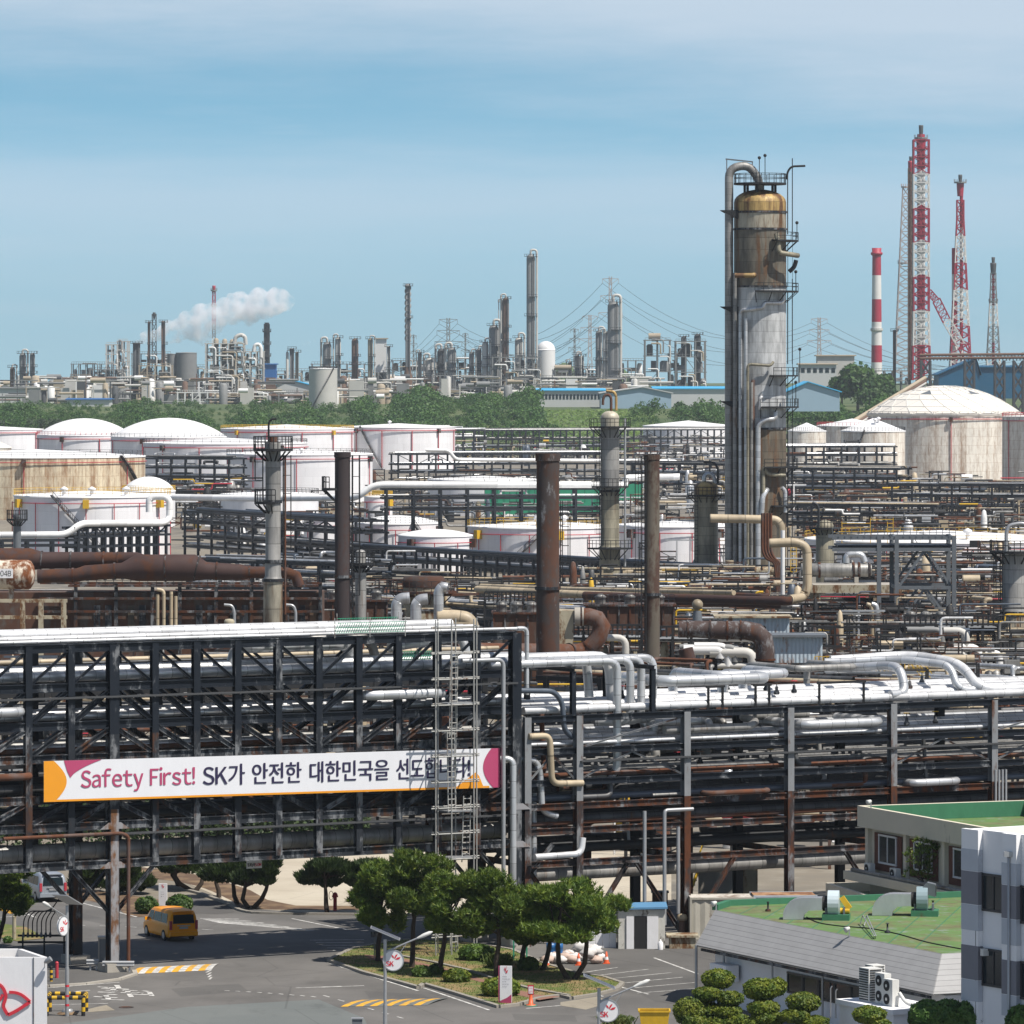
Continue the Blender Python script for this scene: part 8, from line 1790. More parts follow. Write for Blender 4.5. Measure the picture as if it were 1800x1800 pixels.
def fframe(label, px0, px1, ytop, d=FD, nx=4, nz=5, depth=14, mat='far_pale', fillm=('far_grey', 'far_pale', 'far_dark', 'far_tan'), dens=.6, col=.8, brace=True, name='process_structure', ybase=None):
 x0, x1=XD(px0, d), XD(px1, d);b=gz((x0+x1)/2, d)if ybase is None else ZD(ybase, d);zt=ZD(ytop, d);t=thing(name, label, 'process structure', V(((x0+x1)/2, d, b)))
 X=lambda k:x0+(x1-x0)*k/nx
 Z=lambda k:b+(zt-b)*k/nz
 for k in range(nx+1):
  for y in(d, d+depth):
   m=MB();m.bar((X(k), y, b), (X(k), y, zt+.3), col);m.build('column', M[mat], t)
 for j in range(1, nz+1):
  m=MB();m.bar((x0-.8, d, Z(j)), (x1+.8, d, Z(j)), col*.7);m.bar((x0-.8, d+depth, Z(j)), (x1+.8, d+depth, Z(j)), col*.7);m.build('beam', M[mat], t)
  m=MB();m.box(((x0+x1)/2, d+depth/2, Z(j)-.06), (x1-x0, depth-.8, .25));m.build('floor', M['far_grey'], t)
  m=MB()
  for q in range(nx*3+1):xx=x0+(x1-x0)*q/(nx*3);m.bar((xx, d-.3, Z(j)+.3), (xx, d-.3, Z(j)+1.4), .18)
  m.bar((x0, d-.3, Z(j)+1.4), (x1, d-.3, Z(j)+1.4), .2);m.build('railing', M[mat], t)
 if brace:
  for k in range(nx):
   for j in range(nz):
    if fr_.random()<.45:
     m=MB();a, e=(X(k), X(k+1))if fr_.random()<.5 else(X(k+1), X(k));m.bar((a, d-.05, Z(j)+.4), (e, d-.05, Z(j+1)-.4), col*.5);m.build('brace', M[mat], t)
 for j in range(nz):
  for k in range(nx):
   if fr_.random()>dens:continue
   m=MB();c=V((X(k)+(x1-x0)/nx*fr_.uniform(.3, .7), d+depth*fr_.uniform(.2, .7), Z(j)));hh=(Z(1)-Z(0))*fr_.uniform(.5, .92);ty=fr_.random();r=(x1-x0)/nx*fr_.uniform(.16, .36)
   if ty<.5:m.lathe([(r, .3), (r, hh*.85), (r*.6, hh), (.03, hh)], c, 10);nm='vessel'
   elif ty<.8:m.tube([c+V((-r*2, 0, hh*.5)), c+V((r*2, 0, hh*.5))], r*.9, 9);nm='drum'
   else:m.box(c+V((0, 0, hh*.45)), (r*2, r*2, hh*.8));nm='casing'
   m.build(nm, M[fr_.choice(fillm)], t)
 for q in range(int(nx*nz*.8)):
  m=MB();z=b+(zt-b)*fr_.uniform(.1, 1.02);xa=fr_.uniform(x0, x1);L=fr_.uniform(.15, .5)*(x1-x0);m.tube([(xa, d-1, z), (min(x1, xa+L), d-1, z), (min(x1, xa+L), d-1, z-fr_.uniform(.1, .3)*(zt-b))], fr_.uniform(.25, .6), 6, True, 1.5);m.build('pipe', M[fr_.choice(('far_pale', 'far_white', 'far_grey', 'far_tan'))], t)
 return t
def mast(label, px, d, wt, wb, ytop, ybase=None, bands=None, core=None, nz=14, mat='far_grey', tip=None, yhead=None, name='flare_stack', cat='flare stack', straight=.45, t_=.45, plat=()):
 """square lattice mast; bands: list of materials from the top; core: (px dx, px width, top row, band materials)"""
 x=XD(px, d);b=gz(x, d)if ybase is None else ZD(ybase, d);zt=ZD(ytop, d);t=thing(name, label, cat, V((x, d, b)));k_=d/F
 hw=lambda f:(wt if f<straight else wt+(wb-wt)*(f-straight)/(1-straight))*k_/2
 prev=None
 for i in range(nz):
  f0, f1=i/nz, (i+1)/nz;z0, z1=zt+(b-zt)*f0, zt+(b-zt)*f1;mt=bands[int(i*len(bands)/nz)]if bands else mat;m=MB();a, c=hw(f0), hw(f1)
  C0=[V((x+sx*a, d+sy*a, z0))for sx, sy in((-1, -1), (1, -1), (1, 1), (-1, 1))];C1=[V((x+sx*c, d+sy*c, z1))for sx, sy in((-1, -1), (1, -1), (1, 1), (-1, 1))]
  for q in range(4):
   m.bar(C0[q], C1[q], t_);m.bar(C0[q], C1[(q+1)%4], t_*.6);m.bar(C0[(q+1)%4], C1[q], t_*.6);m.bar(C0[q], C0[(q+1)%4], t_*.7)
  m.build('lattice', M[mt], t)
 for(dx, w, y0, bm)in(core or()):
  zc=ZD(y0, d);n=len(bm)
  for i in range(n):
   z1, z0=zc+(b-zc)*i/n, zc+(b-zc)*(i+1)/n;m=MB();m.tube([(x+dx*k_, d, z0), (x+dx*k_, d, z1)], w*k_/2, 12);m.build('pipe', M[bm[i]], t)
 for(y, w)in plat:
  m=MB();z=ZD(y, d);m.lathe([(w*k_/2, z), (w*k_/2, z+.8), (.1, z+.8)], (x, d, 0), 12, False)
  for q in range(12):a=2*pi*q/12;m.bar((x+w*k_/2*math.cos(a), d+w*k_/2*math.sin(a), z+.8), (x+w*k_/2*math.cos(a), d+w*k_/2*math.sin(a), z+2.2), .2)
  m.build('platform', M[mat], t)
 for(y0, y1, w, mt)in(tip or()):
  m=MB();m.lathe([(w*k_/2*.8, ZD(y1, d)), (w*k_/2, ZD(y0, d)-1), (w*k_/2, ZD(y0, d)), (.05, ZD(y0, d))], (x, d, 0), 12);m.build('burner', M[mt], t)
 return t
def block(label, px0, px1, ytop, ybot, d, mat='shed_wall', roof='far_grey', depth=20, gable=None, wins=0, name='warehouse', cat='building', parapet=0):
 x0, x1=XD(px0, d), XD(px1, d);zt, zb=ZD(ytop, d), ZD(ybot, d)-3;t=thing(name, label, cat, V(((x0+x1)/2, d, zb)))
 m=MB()
 if gable:
  gx=XD(gable[0], d);gzz=ZD(gable[1], d);m.slab([V((x0, d, zb)), V((x1, d, zb)), V((x1, d, zt)), V((gx, d, gzz)), V((x0, d, zt))], (0, depth, 0));m.build('wall', M[mat], t)
  m=MB();up=V((0, 0, .5))
  for a, e in((V((x0-1, d-1, zt+.05)), V((gx, d-1, gzz+.05))), (V((gx, d-1, gzz+.05)), V((x1+1, d-1, zt+.05)))):m.slab([a, e, e+up, a+up], (0, depth+2, 0))
  m.build('roof', M[roof], t)
 else:
  m.box(((x0+x1)/2, d+depth/2, (zt+zb)/2), (x1-x0, depth, zt-zb));m.build('wall', M[mat], t)
  m=MB();m.slab([V((x0-1, d-1, zt)), V((x1+1, d-1, zt)), V((x1+1, d+depth/2, zt+depth*.02)), V((x0-1, d+depth/2, zt+depth*.02))], (0, 0, .5));m.slab([V((x0-1, d+depth/2, zt+depth*.02)), V((x1+1, d+depth/2, zt+depth*.02)), V((x1+1, d+depth+1, zt)), V((x0-1, d+depth+1, zt))], (0, 0, .5));m.build('roof', M[roof], t)
 for k in range(wins):
  xx=x0+(x1-x0)*(k+.5)/wins;m=MB();m.box((xx, d-.05, zt-3.2), ((x1-x0)/wins*.6, .2, 2.6));m.build('window', M['glass'], t)
 return t
fcol('pair of far columns at the far left, left one with a bent pipe on top', 40, 12, 620);fcol('far column at the far left, right one of the pair', 57, 9, 620, ubend=False)
fcol('short far column left of the far left pair', 22, 9, 645, 'far_rust', plats=2)
block('long pale low building at the far left under the pair of columns', -10, 72, 683, 708, 3150, 'shed_wall', 'far_grey')
tank('small grey far tank beside the pale low building at left', 72, 93, 3160, 686, rail=None, red=False, mat='tank_cream', roofmat='roof_dirty', base=18);tank('larger grey far tank next to the small one at left', 95, 136, 3170, 671, rail=None, red=False, mat='tank_cream', roofmat='roof_dirty', base=18)
fframe('far low tangle of tan pipes between the grey tanks and the silos', 125, 160, 662, nx=3, nz=3, mat='far_tan', fillm=('far_tan', 'far_rust', 'far_pale'))
fframe('far grey process block left of the tall pale frames', 158, 214, 650, nx=4, nz=3, mat='far_grey');fframe('far tall pale frame with a pipe bow on top, left of the chimneys', 187, 206, 606, 3215, nx=2, nz=6);fframe('far pale frame just right of the tall one, slightly higher', 207, 224, 600, 3225, nx=2, nz=6)
fcol('dark flat topped silo cylinder that the steam rises from', 240, 13, 602, 'far_dark', top='open', ubend=False, plats=1)
fcol('far thin brown chimney, left of the pair in the steam', 262, 5, 565, 'far_rust', top='open', ubend=False, plats=2, name='chimney_stack', cat='stack');fcol('far thicker brown chimney, right of the pair in the steam', 287, 7, 564, 'far_rust', 3190, top='open', ubend=False, plats=2, name='chimney_stack', cat='stack')
mast('dark far flare head poking above the steam between the chimneys', 271, 3400, 7, 10, 552, nz=10, mat='far_dark', tip=((549, 560, 5, 'far_dark'), ))
fframe('far tan lattice stair structure below the two chimneys', 245, 300, 643, 3150, nx=4, nz=4, mat='far_tan');
for k, (a, b, y)in enumerate(((294, 311, 622), (309, 346, 620))):tank('big grey far silo, %s of the two behind the lattice stair'%('left' if not k else 'right'), a, b, 3220, y, rail=None, red=False, mat='tank_cream' if 0 else 'far_grey', roofmat='far_grey', base=18, name='silo')
fframe('big far white framed process building with pipes on its roof', 362, 428, 604, 3120, nx=5, nz=7, mat='far_pale', dens=.75);fframe('lower right wing of the far white framed process building', 428, 462, 618, 3125, nx=3, nz=6, mat='far_pale', dens=.8);fframe('long far white pipe gallery at the foot of the white framed building', 312, 470, 690, 3060, nx=12, nz=2, mat='far_white', depth=8, ybase=722)
t=thing('pipe_bow', 'far white bowed pipe on the roof of the white framed building', 'pipe', P(430, 605, 3125));m=MB();m.tube([P(412, 604, 3125), P(414, 592, 3125), P(424, 588, 3125), P(431, 592, 3125), P(432, 606, 3125)], 1.2, 8, True, 3);m.build('bow', M['far_pale'], t);m=MB();m.tube([P(446, 618, 3125), P(448, 606, 3125), P(456, 605, 3125), P(459, 612, 3125), P(459, 640, 3125)], 1.1, 8, True, 3);m.build('bow', M['far_white'], t)
for k, x in enumerate((380, 395, 408)):fcol('small vessel on the roof of the white framed building, %s of three'%('left', 'middle', 'right')[k], x, 9, 594+k, 'far_tan', 3128, plats=0, ubend=False, lad=False)
mast('far red and white flare mast behind the steam', 376, 3500, 5, 14, 512, nz=16, bands=['band_red', 'band_red', 'far_grey', 'far_white', 'far_white', 'band_red', 'far_grey'], tip=((502, 514, 6, 'band_red'), ), plat=((512, 11), (540, 9)))
mast('far dark lattice stack right of the steam with ring platforms', 469, 3300, 9, 13, 570, nz=10, mat='far_dark', core=((0, 8, 567, ('far_dark', )), ), plat=((584, 15), (606, 15), (627, 15)))
block('far bright blue tall building right of the white framed block', 464, 485, 641, 700, 3140, 'blue_wall', 'blue_wall', 12);block('far light blue roofed shed right of the blue building', 486, 546, 678, 700, 3130, 'shed_wall', 'blue_roof', 24, (505, 667));block('far blue roofed low shed at left below the grey process block', 118, 192, 703, 716, 2900, 'shed_wall', 'blue_wall', 24)
fcol('far pale pipe tower, left of the twin pipes that smoke', 505, 5, 618, 'far_pale', plats=0, lad=False);fcol('far grey pipe tower, middle one that smokes', 513, 8, 612, 'far_grey', plats=1, top='open', ubend=False);fcol('far pale pipe tower, right of the twin pipes that smoke', 522, 6, 618, 'far_tan', plats=1, ubend=False)
fframe('far long grey pipe gallery between the blue building and the pale tank', 466, 548, 690, 3080, nx=8, nz=2, mat='far_grey', depth=8, ybase=722)
tank('pale far tank with a dark diagonal stair, standing before the far columns', 543, 593, 2760, 648, rail='steel_worn', red=False, mat='far_pale', roofmat='far_white', base=17, stair=(pi*1.25, pi*1.75))
fcol('far grey column just behind the pale tank, left of three', 575, 15, 600, 'far_grey');fcol('far pale column with a bent pipe, middle of three behind the pale tank', 594, 10, 592, 'far_pale');fcol('far rusty column, right of three behind the pale tank', 624, 12, 594, 'far_rust', ubend=False)
fframe('far dense plant block right of the three columns', 640, 690, 655, nx=4, nz=3, mat='far_grey');block('far white boiler house on the dense plant block', 660, 679, 596, 690, 3205, 'far_white', 'far_tan', 10);fcol('far tan column on the left of the white boiler house', 651, 9, 594, 'far_tan', 3190);fcol('far thin pale stack right of the white boiler house', 683, 6, 608, 'far_pale', top='open', ubend=False)
t=fcol('far tall slender grey stack wrapped in spiral strakes', 717, 9, 499, 'far_grey', top='open', ubend=False, plats=2, name='chimney_stack', cat='stack');r=4.5*FD/F
m=MB();N=60;zz0, zz1=ZD(600, FD), ZD(502, FD)
for k in range(N):
 for o_ in(0, 2.09, 4.19):
  a, b_=o_+k*.33, o_+(k+1)*.33;m.bar((XD(717, FD)+(r+.2)*math.cos(a), FD+(r+.2)*math.sin(a), zz0+(zz1-zz0)*k/N), (XD(717, FD)+(r+.2)*math.cos(b_), FD+(r+.2)*math.sin(b_), zz0+(zz1-zz0)*(k+1)/N), .5)
m.build('strake', M['far_grey'], t);m=MB();m.lathe([(9*FD/F/2*1.02, ZD(645, FD)), (18*FD/F/2, ZD(668, FD)), (18*FD/F/2, 18)], (XD(717, FD), FD, 0), 14);m.build('foot', M['far_rust'], t)
fframe('far low plant deck around the foot of the spiral stack', 695, 760, 668, nx=5, nz=2, mat='far_rust', fillm=('far_rust', 'far_tan', 'far_grey'))
for k, (x, w, y, mt)in enumerate(((738, 7, 618, 'far_grey'), (755, 14, 628, 'far_pale'), (776, 15, 612, 'far_dark'), (794, 16, 610, 'far_grey'), (829, 9, 618, 'far_grey'), (842, 9, 612, 'far_grey'), (853, 12, 600, 'far_pale'), (868, 17, 570, 'far_grey'), (882, 5, 528, 'far_grey'), (889, 11, 522, 'far_rust'), (912, 14, 592, 'far_pale'), (1002, 7, 635, 'far_grey'), (1014, 9, 622, 'far_grey'), (1022, 9, 625, 'far_pale'), (1053, 12, 580, 'far_grey'), (1064, 9, 582, 'far_pale'))):
 lab=['far thin grey column right of the spiral stack', 'far fat pale column with a bent pipe, right of the spiral stack', 'far dark fat column, left of a close pair', 'far grey fat column, right of a close pair', 'far short grey column left of the central cluster', 'far grey column second in the central cluster', 'far pale column third in the central cluster', 'far wide grey column in the central cluster', 'far thin grey column left of the rusty one beside the tallest', 'far tall rusty column left of the tallest grey tower', 'far pale drum column at the foot of the tallest grey tower', 'far thin column right of the ball topped tank', 'far short column left of the twin column group at right', 'far short pale column left of the twin column group', 'far grey column left of the big twin column', 'far slim pale column between the grey one and the big twin column'][k]
 fcol(lab, x, w, y, mt, FD+10*(k%3), plats=3 if w>8 else 1)
fcol('tallest far grey tower with many platforms on both sides', 933, 15, 446, 'far_grey', 3180, plats=5);fcol('far big grey column with a pipe bow on top, right of centre', 1078, 20, 528, 'far_grey', 3180, plats=5)
tank('far white tank with a ball shaped top right of the tallest tower', 943, 976, 3250, 615, 'dome', 5.4, mat='far_white', roofmat='far_white', rail=None, red=False, base=20)
fframe('far dense central plant structure at the foot of the tallest tower', 866, 950, 628, 3150, nx=7, nz=4, mat='far_grey', dens=.9);fframe('far low plant between the spiral stack and the central structure', 760, 868, 660, 3170, nx=8, nz=2, mat='far_grey', dens=.8);fframe('far low plant right of the central structure', 950, 1130, 664, 3170, nx=12, nz=2, mat='far_grey', dens=.8, fillm=('far_pale', 'far_tan', 'far_grey', 'far_white'))
t=thing('pressure_drum', 'far tan horizontal drum on the low plant right of the ball topped tank', 'drum', P(990, 650, 3160));m=MB();m.tube([P(975, 646, 3160), P(1004, 646, 3160)], 1.6, 10);m.build('shell', M['far_tan'], t);m=MB();m.box(P(990, 652, 3160), (6, 2, 2));m.build('saddle', M['far_grey'], t)
fframe('far open steel structure with an orange drum on top, left of the two at right', 1134, 1178, 598, 3130, nx=2, nz=4, mat='far_grey', fillm=('far_dark', 'far_grey'));fframe('far open steel structure, right of the two beside the great tower', 1188, 1240, 600, 3135, nx=3, nz=4, mat='far_grey', fillm=('far_dark', 'far_grey'), dens=.9);fframe('far low link between the two open steel structures', 1176, 1190, 622, 3140, nx=1, nz=3, mat='far_grey')
t=thing('pressure_drum', 'far orange topped drum crowning the left open steel structure', 'drum', P(1150, 596, 3135));m=MB();m.tube([P(1140, 591, 3135), P(1161, 591, 3135)], 1.9, 10);m.build('shell', M['far_tan'], t);m=MB();m.bar(P(1150, 600, 3135), P(1150, 594, 3135), 3);m.build('saddle', M['far_grey'], t)
fcol('far dark column inside the right open steel structure, left', 1202, 10, 590, 'far_dark', 3142, ubend=False, plats=2);fcol('far dark column inside the right open steel structure, right', 1226, 12, 586, 'far_dark', 3142, ubend=False, plats=2)
for lab, a, b_, y, d, nx, nz in(('black framed process unit behind the mottled bending duct', 1150, 1345, 1125, 548, 6, 2), ('dark framed process unit under the stained concrete trestle', 1440, 1570, 1075, 668, 5, 3), ('dark framed process unit left of the right column', 1590, 1755, 1105, 565, 6, 2), ('dark framed process unit under the tan elbow duct', 690, 850, 1112, 625, 6, 2), ('dark framed process unit left of the widest brown stack', 852, 942, 1062, 605, 4, 3), ('dark framed process unit between the widest brown stack and the olive one', 1000, 1128, 1122, 550, 5, 2), ('dark framed process unit right of the left brown stack', 640, 700, 1055, 650, 3, 3)):
 fframe(lab, a, b_, y, d, nx, nz, 6, 'steel_black', ('clad_old', 'pipe_rust', 'col_olive', 'steel_rust', 'concrete_rust', 'clad'), .8, .3, name='process_unit')
for lab, a, b_, y, nx, nz in(('left of the white framed building', 300, 362, 645, 4, 3), ('right of the bright blue building', 470, 545, 652, 5, 3), ('behind the pale tank with the dark stair', 548, 640, 640, 6, 3), ('around the spiral stack', 690, 762, 634, 5, 4), ('right of the spiral stack', 762, 832, 630, 5, 4), ('left of the tallest tower', 832, 880, 622, 4, 4), ('right of the ball topped tank', 976, 1048, 644, 6, 3), ('at the foot of the big grey column', 1048, 1132, 634, 6, 3), ('behind the two grey silos', 232, 300, 622, 5, 4), ('left of the far tall pale frame', 126, 188, 640, 5, 3)):
 fframe('far dense grey plant frame '+lab, a, b_, y, 3245, nx, nz, 12, 'far_grey', ('far_grey', 'far_pale', 'far_dark', 'far_tan', 'far_white'), 1.0, .6)
def pylon_tower(label, px, ytop, wtop, d, ybase=None, mat='far_grey', arms=((.02, 1.0), (.16, 1.25), (.3, 1.5))):
 x=XD(px, d);b=gz(x, d);zt=ZD(ytop, d);H_=zt-b;t=thing('transmission_pylon', label, 'pylon', V((x, d, b)));w0=wtop*d/F/2;m=MB();N=12
 hw=lambda f:w0*(.16+.30*max(0, (f-.3))/.7)
 for i in range(N):
  f0, f1=i/N, (i+1)/N;a, c=hw(f0), hw(f1);z0, z1=zt-H_*f0, zt-H_*f1
  C0=[V((x+sx*a, d+sy*a, z0))for sx, sy in((-1, -1), (1, -1), (1, 1), (-1, 1))];C1=[V((x+sx*c, d+sy*c, z1))for sx, sy in((-1, -1), (1, -1), (1, 1), (-1, 1))]
  for q in range(4):m.bar(C0[q], C1[q], .55);m.bar(C0[q], C1[(q+1)%4], .32);m.bar(C0[(q+1)%4], C1[q], .32)
 m.build('lattice', M[mat], t)
 for f, L in arms:
  m=MB();z=zt-H_*f
  for s_ in(-1, 1):
   e=V((x+s_*w0*L, d, z));m.bar(V((x, d, z+.4)), e, .4);m.bar(V((x, d, z-H_*.05)), e, .3);m.bar(e, e+V((0, 0, -3)), .25)
  m.build('cross_arm', M[mat], t)
 return[V((x+s_*w0*L, d, zt-H_*f-3))for f, L in arms for s_ in(-1, 1)]
M['far_pinkish']=m_plain('far_pinkish_steel', (.42, .36, .35), .6, 0, .1, .3)
pa_=pylon_tower('highest far transmission pylon behind the big grey column', 1073, 486, 28, 3700, mat='far_pinkish');pb=pylon_tower('far pale transmission pylon left of the highest one', 1037, 553, 26, 3900, mat='far_pinkish');pc=pylon_tower('far faint transmission pylon left of the pale one', 1010, 577, 14, 4300);pdd=pylon_tower('far dark transmission pylon behind the fat column pair', 788, 559, 32, 3800);pe=pylon_tower('far faint thin pylon right of the dark one', 818, 585, 10, 4500);pf=pylon_tower('far transmission pylon in the open sky right of the great tower', 1440, 558, 28, 4000, mat='far_pinkish');pg=pylon_tower('far faint thin pylon just right of the spiral stack', 727, 588, 10, 4400)
m=MB()
def wire(a, b, sag):
 pts=[a+(b-a)*k/14+V((0, 0, -sag*4*(k/14)*(1-k/14)))for k in range(15)];m.tube(pts, .13, 4, False)
for k in range(6):wire(pa_[k], pdd[k]+V((0, 0, 0)), 26);wire(pa_[k], pf[k], 24);wire(pf[k], V((XD(1860, 4200), 4200, 45+k*4)), 20);wire(pb[k], pe[k], 20);wire(pdd[k], V((XD(560, 4000), 4000, 22+4*k)), 14)
m.build('power_lines', M['far_dark'], kind='stuff', base=(0, 0, 0))
m=MB();n=40;rg=random.Random(2);vs=[]
for j in range(8):
 for i in range(n+1):
  px=900+280*i/n;f=math.sin(pi*i/n)**.7;prof=[0, .5, .8, .95, 1, .8, .4, 0][j];top=40*(math.exp(-((px-990)/34)**2)*1.0+math.exp(-((px-1095)/32)**2)*.82)+10*f
  vs.append(V((XD(px, 5200), 5050+60*j, 17+top*.72*prof*f+rg.uniform(-.8, .8))))
m.add(vs, [(j*(n+1)+i, j*(n+1)+i+1, (j+1)*(n+1)+i+1, (j+1)*(n+1)+i)for j in range(7)for i in range(n)], True)
M['hill']=m_plain('hill_grass', (.075, .135, .03), .9, 0, .4, .05);m.build('hill', M['hill'], kind='structure', base=(0, 5000, 0))
block('far long pale warehouse with many windows, left of the gabled shed', 945, 1062, 687, 722, 2850, 'shed_wall', 'blue_roof', 45, wins=19);block('far pale blue gabled shed in front of the warehouses', 1056, 1180, 692, 724, 2800, 'shed_blue', 'shed_wall', 40, (1130, 681));block('far warehouse with a blue roof just left of the great tower', 1150, 1276, 684, 722, 2870, 'shed_wall', 'blue_roof', 50)
block('far beige building with a flat roof right of the great tower', 1406, 1470, 641, 680, 3000, 'far_tan' if 0 else 'shed_wall', 'far_tan', 18, wins=6);block('far beige rooftop block above the flat beige building', 1437, 1502, 626, 668, 3030, 'far_pale', 'far_tan', 14);block('far light blue sloped shed right of the great tower', 1384, 1476, 690, 712, 2500, 'shed_blue', 'blue_roof', 40, (1420, 672))
block('far deep blue gabled hall under the flare stacks, left part', 1650, 1722, 660, 690, 2600, 'navy_blue', 'navy_blue', 30, (1716, 630));block('far deep blue hall under the flare stacks, right part', 1716, 1830, 646, 690, 2640, 'navy_blue', 'navy_blue', 30)
for k, (a, b, y)in enumerate(((1480, 1600, 652), (1600, 1700, 660))):fframe(['far low roof plant below the red and white chimney', 'far low plant at the foot of the main flare stack'][k], a, b, y, 2920, nx=8, nz=2, mat='far_grey', depth=8, dens=.8, fillm=('far_white', 'far_tan', 'far_grey'), ybase=700)
d=3100;x=XD(1541, d);b=gz(x, d);t=thing('chimney_stack', 'red and white banded chimney standing alone left of the flare stacks', 'chimney', V((x, d, b)));ys=[437, 484, 526, 566, 607, 637, 665];kk=d/F
for i in range(6):
 m=MB();r0, r1=(15+4*(ys[i]-437)/200)*kk/2, (15+4*(ys[i+1]-437)/200)*kk/2;m.lathe([(r1, ZD(ys[i+1], d)), (r0, ZD(ys[i], d))], (x, d, 0), 20);m.build('band', M['band_red' if i%2==0 else 'band_white'], t)
m=MB();m.lathe([(7.5*kk, ZD(450, d)), (10.5*kk, ZD(447, d)), (10.5*kk, ZD(444, d)), (8*kk, ZD(443, d)), (8.5*kk, ZD(436, d)), (6.5*kk, ZD(436, d)), (6.5*kk, ZD(440, d)), (.1, ZD(440, d))], (x, d, 0), 20);m.build('rim', M['band_red'], t)
m=MB();m.lathe([(8.8*kk, ZD(583, d)), (11*kk, ZD(581, d)), (11*kk, ZD(577, d)), (8.8*kk, ZD(577, d))], (x, d, 0), 20, False);m.build('platform', M['far_pale'], t)
RW=['band_red', 'band_white', 'band_red', 'band_white', 'band_red', 'band_white', 'band_red']
mast('tallest red and white flare stack with a lattice round its pipe', 1619, 2850, 27, 32, 246, 668, bands=['band_red', 'band_white', 'band_red', 'band_white', 'band_red', 'band_white', 'band_red'], core=((0, 14, 236, ['band_red', 'band_white', 'band_red', 'band_white', 'band_red', 'band_white', 'band_red']), ), nz=28, tip=((242, 278, 17, 'band_red'), (220, 243, 8, 'far_dark')), straight=.75, t_=.7, plat=((244, 24), ))
mast('tall thin steel lattice tower left of the tallest flare stack', 1592, 2900, 10, 40, 330, 668, nz=22, mat='far_pinkish', straight=.0, t_=.45, plat=((330, 16), (464, 28)))
mast('dark rusty flare pipe beside the tallest flare stack, with its burner lower', 1601, 2870, 9, 9, 296, 668, nz=24, mat='far_rust', core=((0, 9, 290, ('far_rust', )), ), tip=((283, 318, 10, 'band_red'), (275, 290, 6, 'far_dark')), straight=.9, t_=.35)
mast('shorter red and white flare stack with a wide lattice foot, right of the tallest', 1688, 2950, 12, 38, 352, 668, bands=['band_red', 'band_white', 'band_red', 'band_white', 'band_red', 'band_white'], core=((2, 6, 345, ['band_red', 'band_white', 'band_red', 'band_white', 'band_red', 'band_white']), (-10, 10, 436, ['band_red', 'band_white', 'band_red', 'band_white', 'band_red'])), nz=20, tip=((322, 345, 13, 'band_red'), (307, 323, 7, 'far_dark')), straight=.1, t_=.62, plat=((322, 22), ))
mast('small red and white flare stack at the right edge', 1746, 3000, 9, 26, 480, 668, bands=['far_grey', 'band_white', 'far_grey', 'band_white'], core=((0, 5, 470, ['band_red', 'band_white', 'band_red']), ), nz=14, tip=((462, 482, 11, 'far_dark'), (452, 466, 6, 'far_dark')), straight=.1, t_=.4, plat=((532, 16), ))
fcol('short rusty pipe stack at the foot of the thin lattice tower', 1572, 5, 580, 'far_rust', 2860, top='open', ubend=False, plats=1)
t=thing('crane', 'red and white lattice crane boom leaning right beside the tallest flare stack', 'crane', P(1722, 668, 2750));pts=[(1632, 512), (1646, 528), (1664, 564), (1690, 608), (1722, 668)]
for i in range(4):
 m=MB();a, b=P(*pts[i], 2750), P(*pts[i+1], 2750);n_=4
 for q in range(n_):
  p0, p1=a+(b-a)*q/n_, a+(b-a)*(q+1)/n_;w=1.7 if i else 1.2
  C0=[p0+V((sx*w, sy*w, sx*w*.7))for sx, sy in((-1, -1), (1, -1), (1, 1), (-1, 1))];C1=[p1+V((sx*w, sy*w, sx*w*.7))for sx, sy in((-1, -1), (1, -1), (1, 1), (-1, 1))]
  for r_ in range(4):m.bar(C0[r_], C1[r_], .45);m.bar(C0[r_], C1[(r_+1)%4], .3);m.bar(C0[r_], C0[(r_+1)%4], .35)
 m.build('boom_section', M[['band_red', 'band_red', 'band_white', 'band_red'][i]], t)
m=MB();m.box(P(1724, 668, 2750), (7, 5, 4));m.build('cab', M['band_red'], t)
t=thing('pipe_bridge', 'rusty elevated pipe bridge on dark lattice legs across the blue hall', 'pipe bridge', V((XD(1710, 2200), 2200, 0)))
for y in(624, 630):m=MB();m.tube([P(1617, y, 2200), P(1860, y-2, 2200)], .55, 8);m.build('pipe', M['far_rust'], t)
m=MB()
for k in range(40):xx=1617+243*k/40;m.bar(P(xx, 634, 2200), P(xx+3, 623, 2200), .22);m.bar(P(xx+3, 623, 2200), P(xx+6, 634, 2200), .22)
m.build('truss', M['far_rust'], t)
for px in(1627, 1704, 1757, 1790):
 m=MB();a=1.9
 for i in range(7):
  z0, z1=ZD(634, 2200)*i/7, ZD(634, 2200)*(i+1)/7;x=XD(px, 2200)
  C0=[V((x+sx*a, 2200+sy*a, z0))for sx, sy in((-1, -1), (1, -1), (1, 1), (-1, 1))];C1=[p+V((0, 0, z1-z0))for p in C0]
  for q in range(4):m.bar(C0[q], C1[q], .8);m.bar(C0[q], C1[(q+1)%4], .5);m.bar(C0[(q+1)%4], C1[q], .5)
 m.build('leg', M['far_dark'], t)
t=thing('sloping_pipeway', 'rusty pipeway sloping down left behind the faceted dome tank', 'pipeway', P(1580, 720, 1950))
for k, (dy, mt)in enumerate(((0, 'far_tan'), (5, 'far_rust'), (9, 'far_pale'))):m=MB();m.tube([P(1626, 664+dy, 1950), P(1500, 740+dy, 1900)], .7, 8);m.build('pipe', M[mt], t)
sm=MB();rg=random.Random(8)
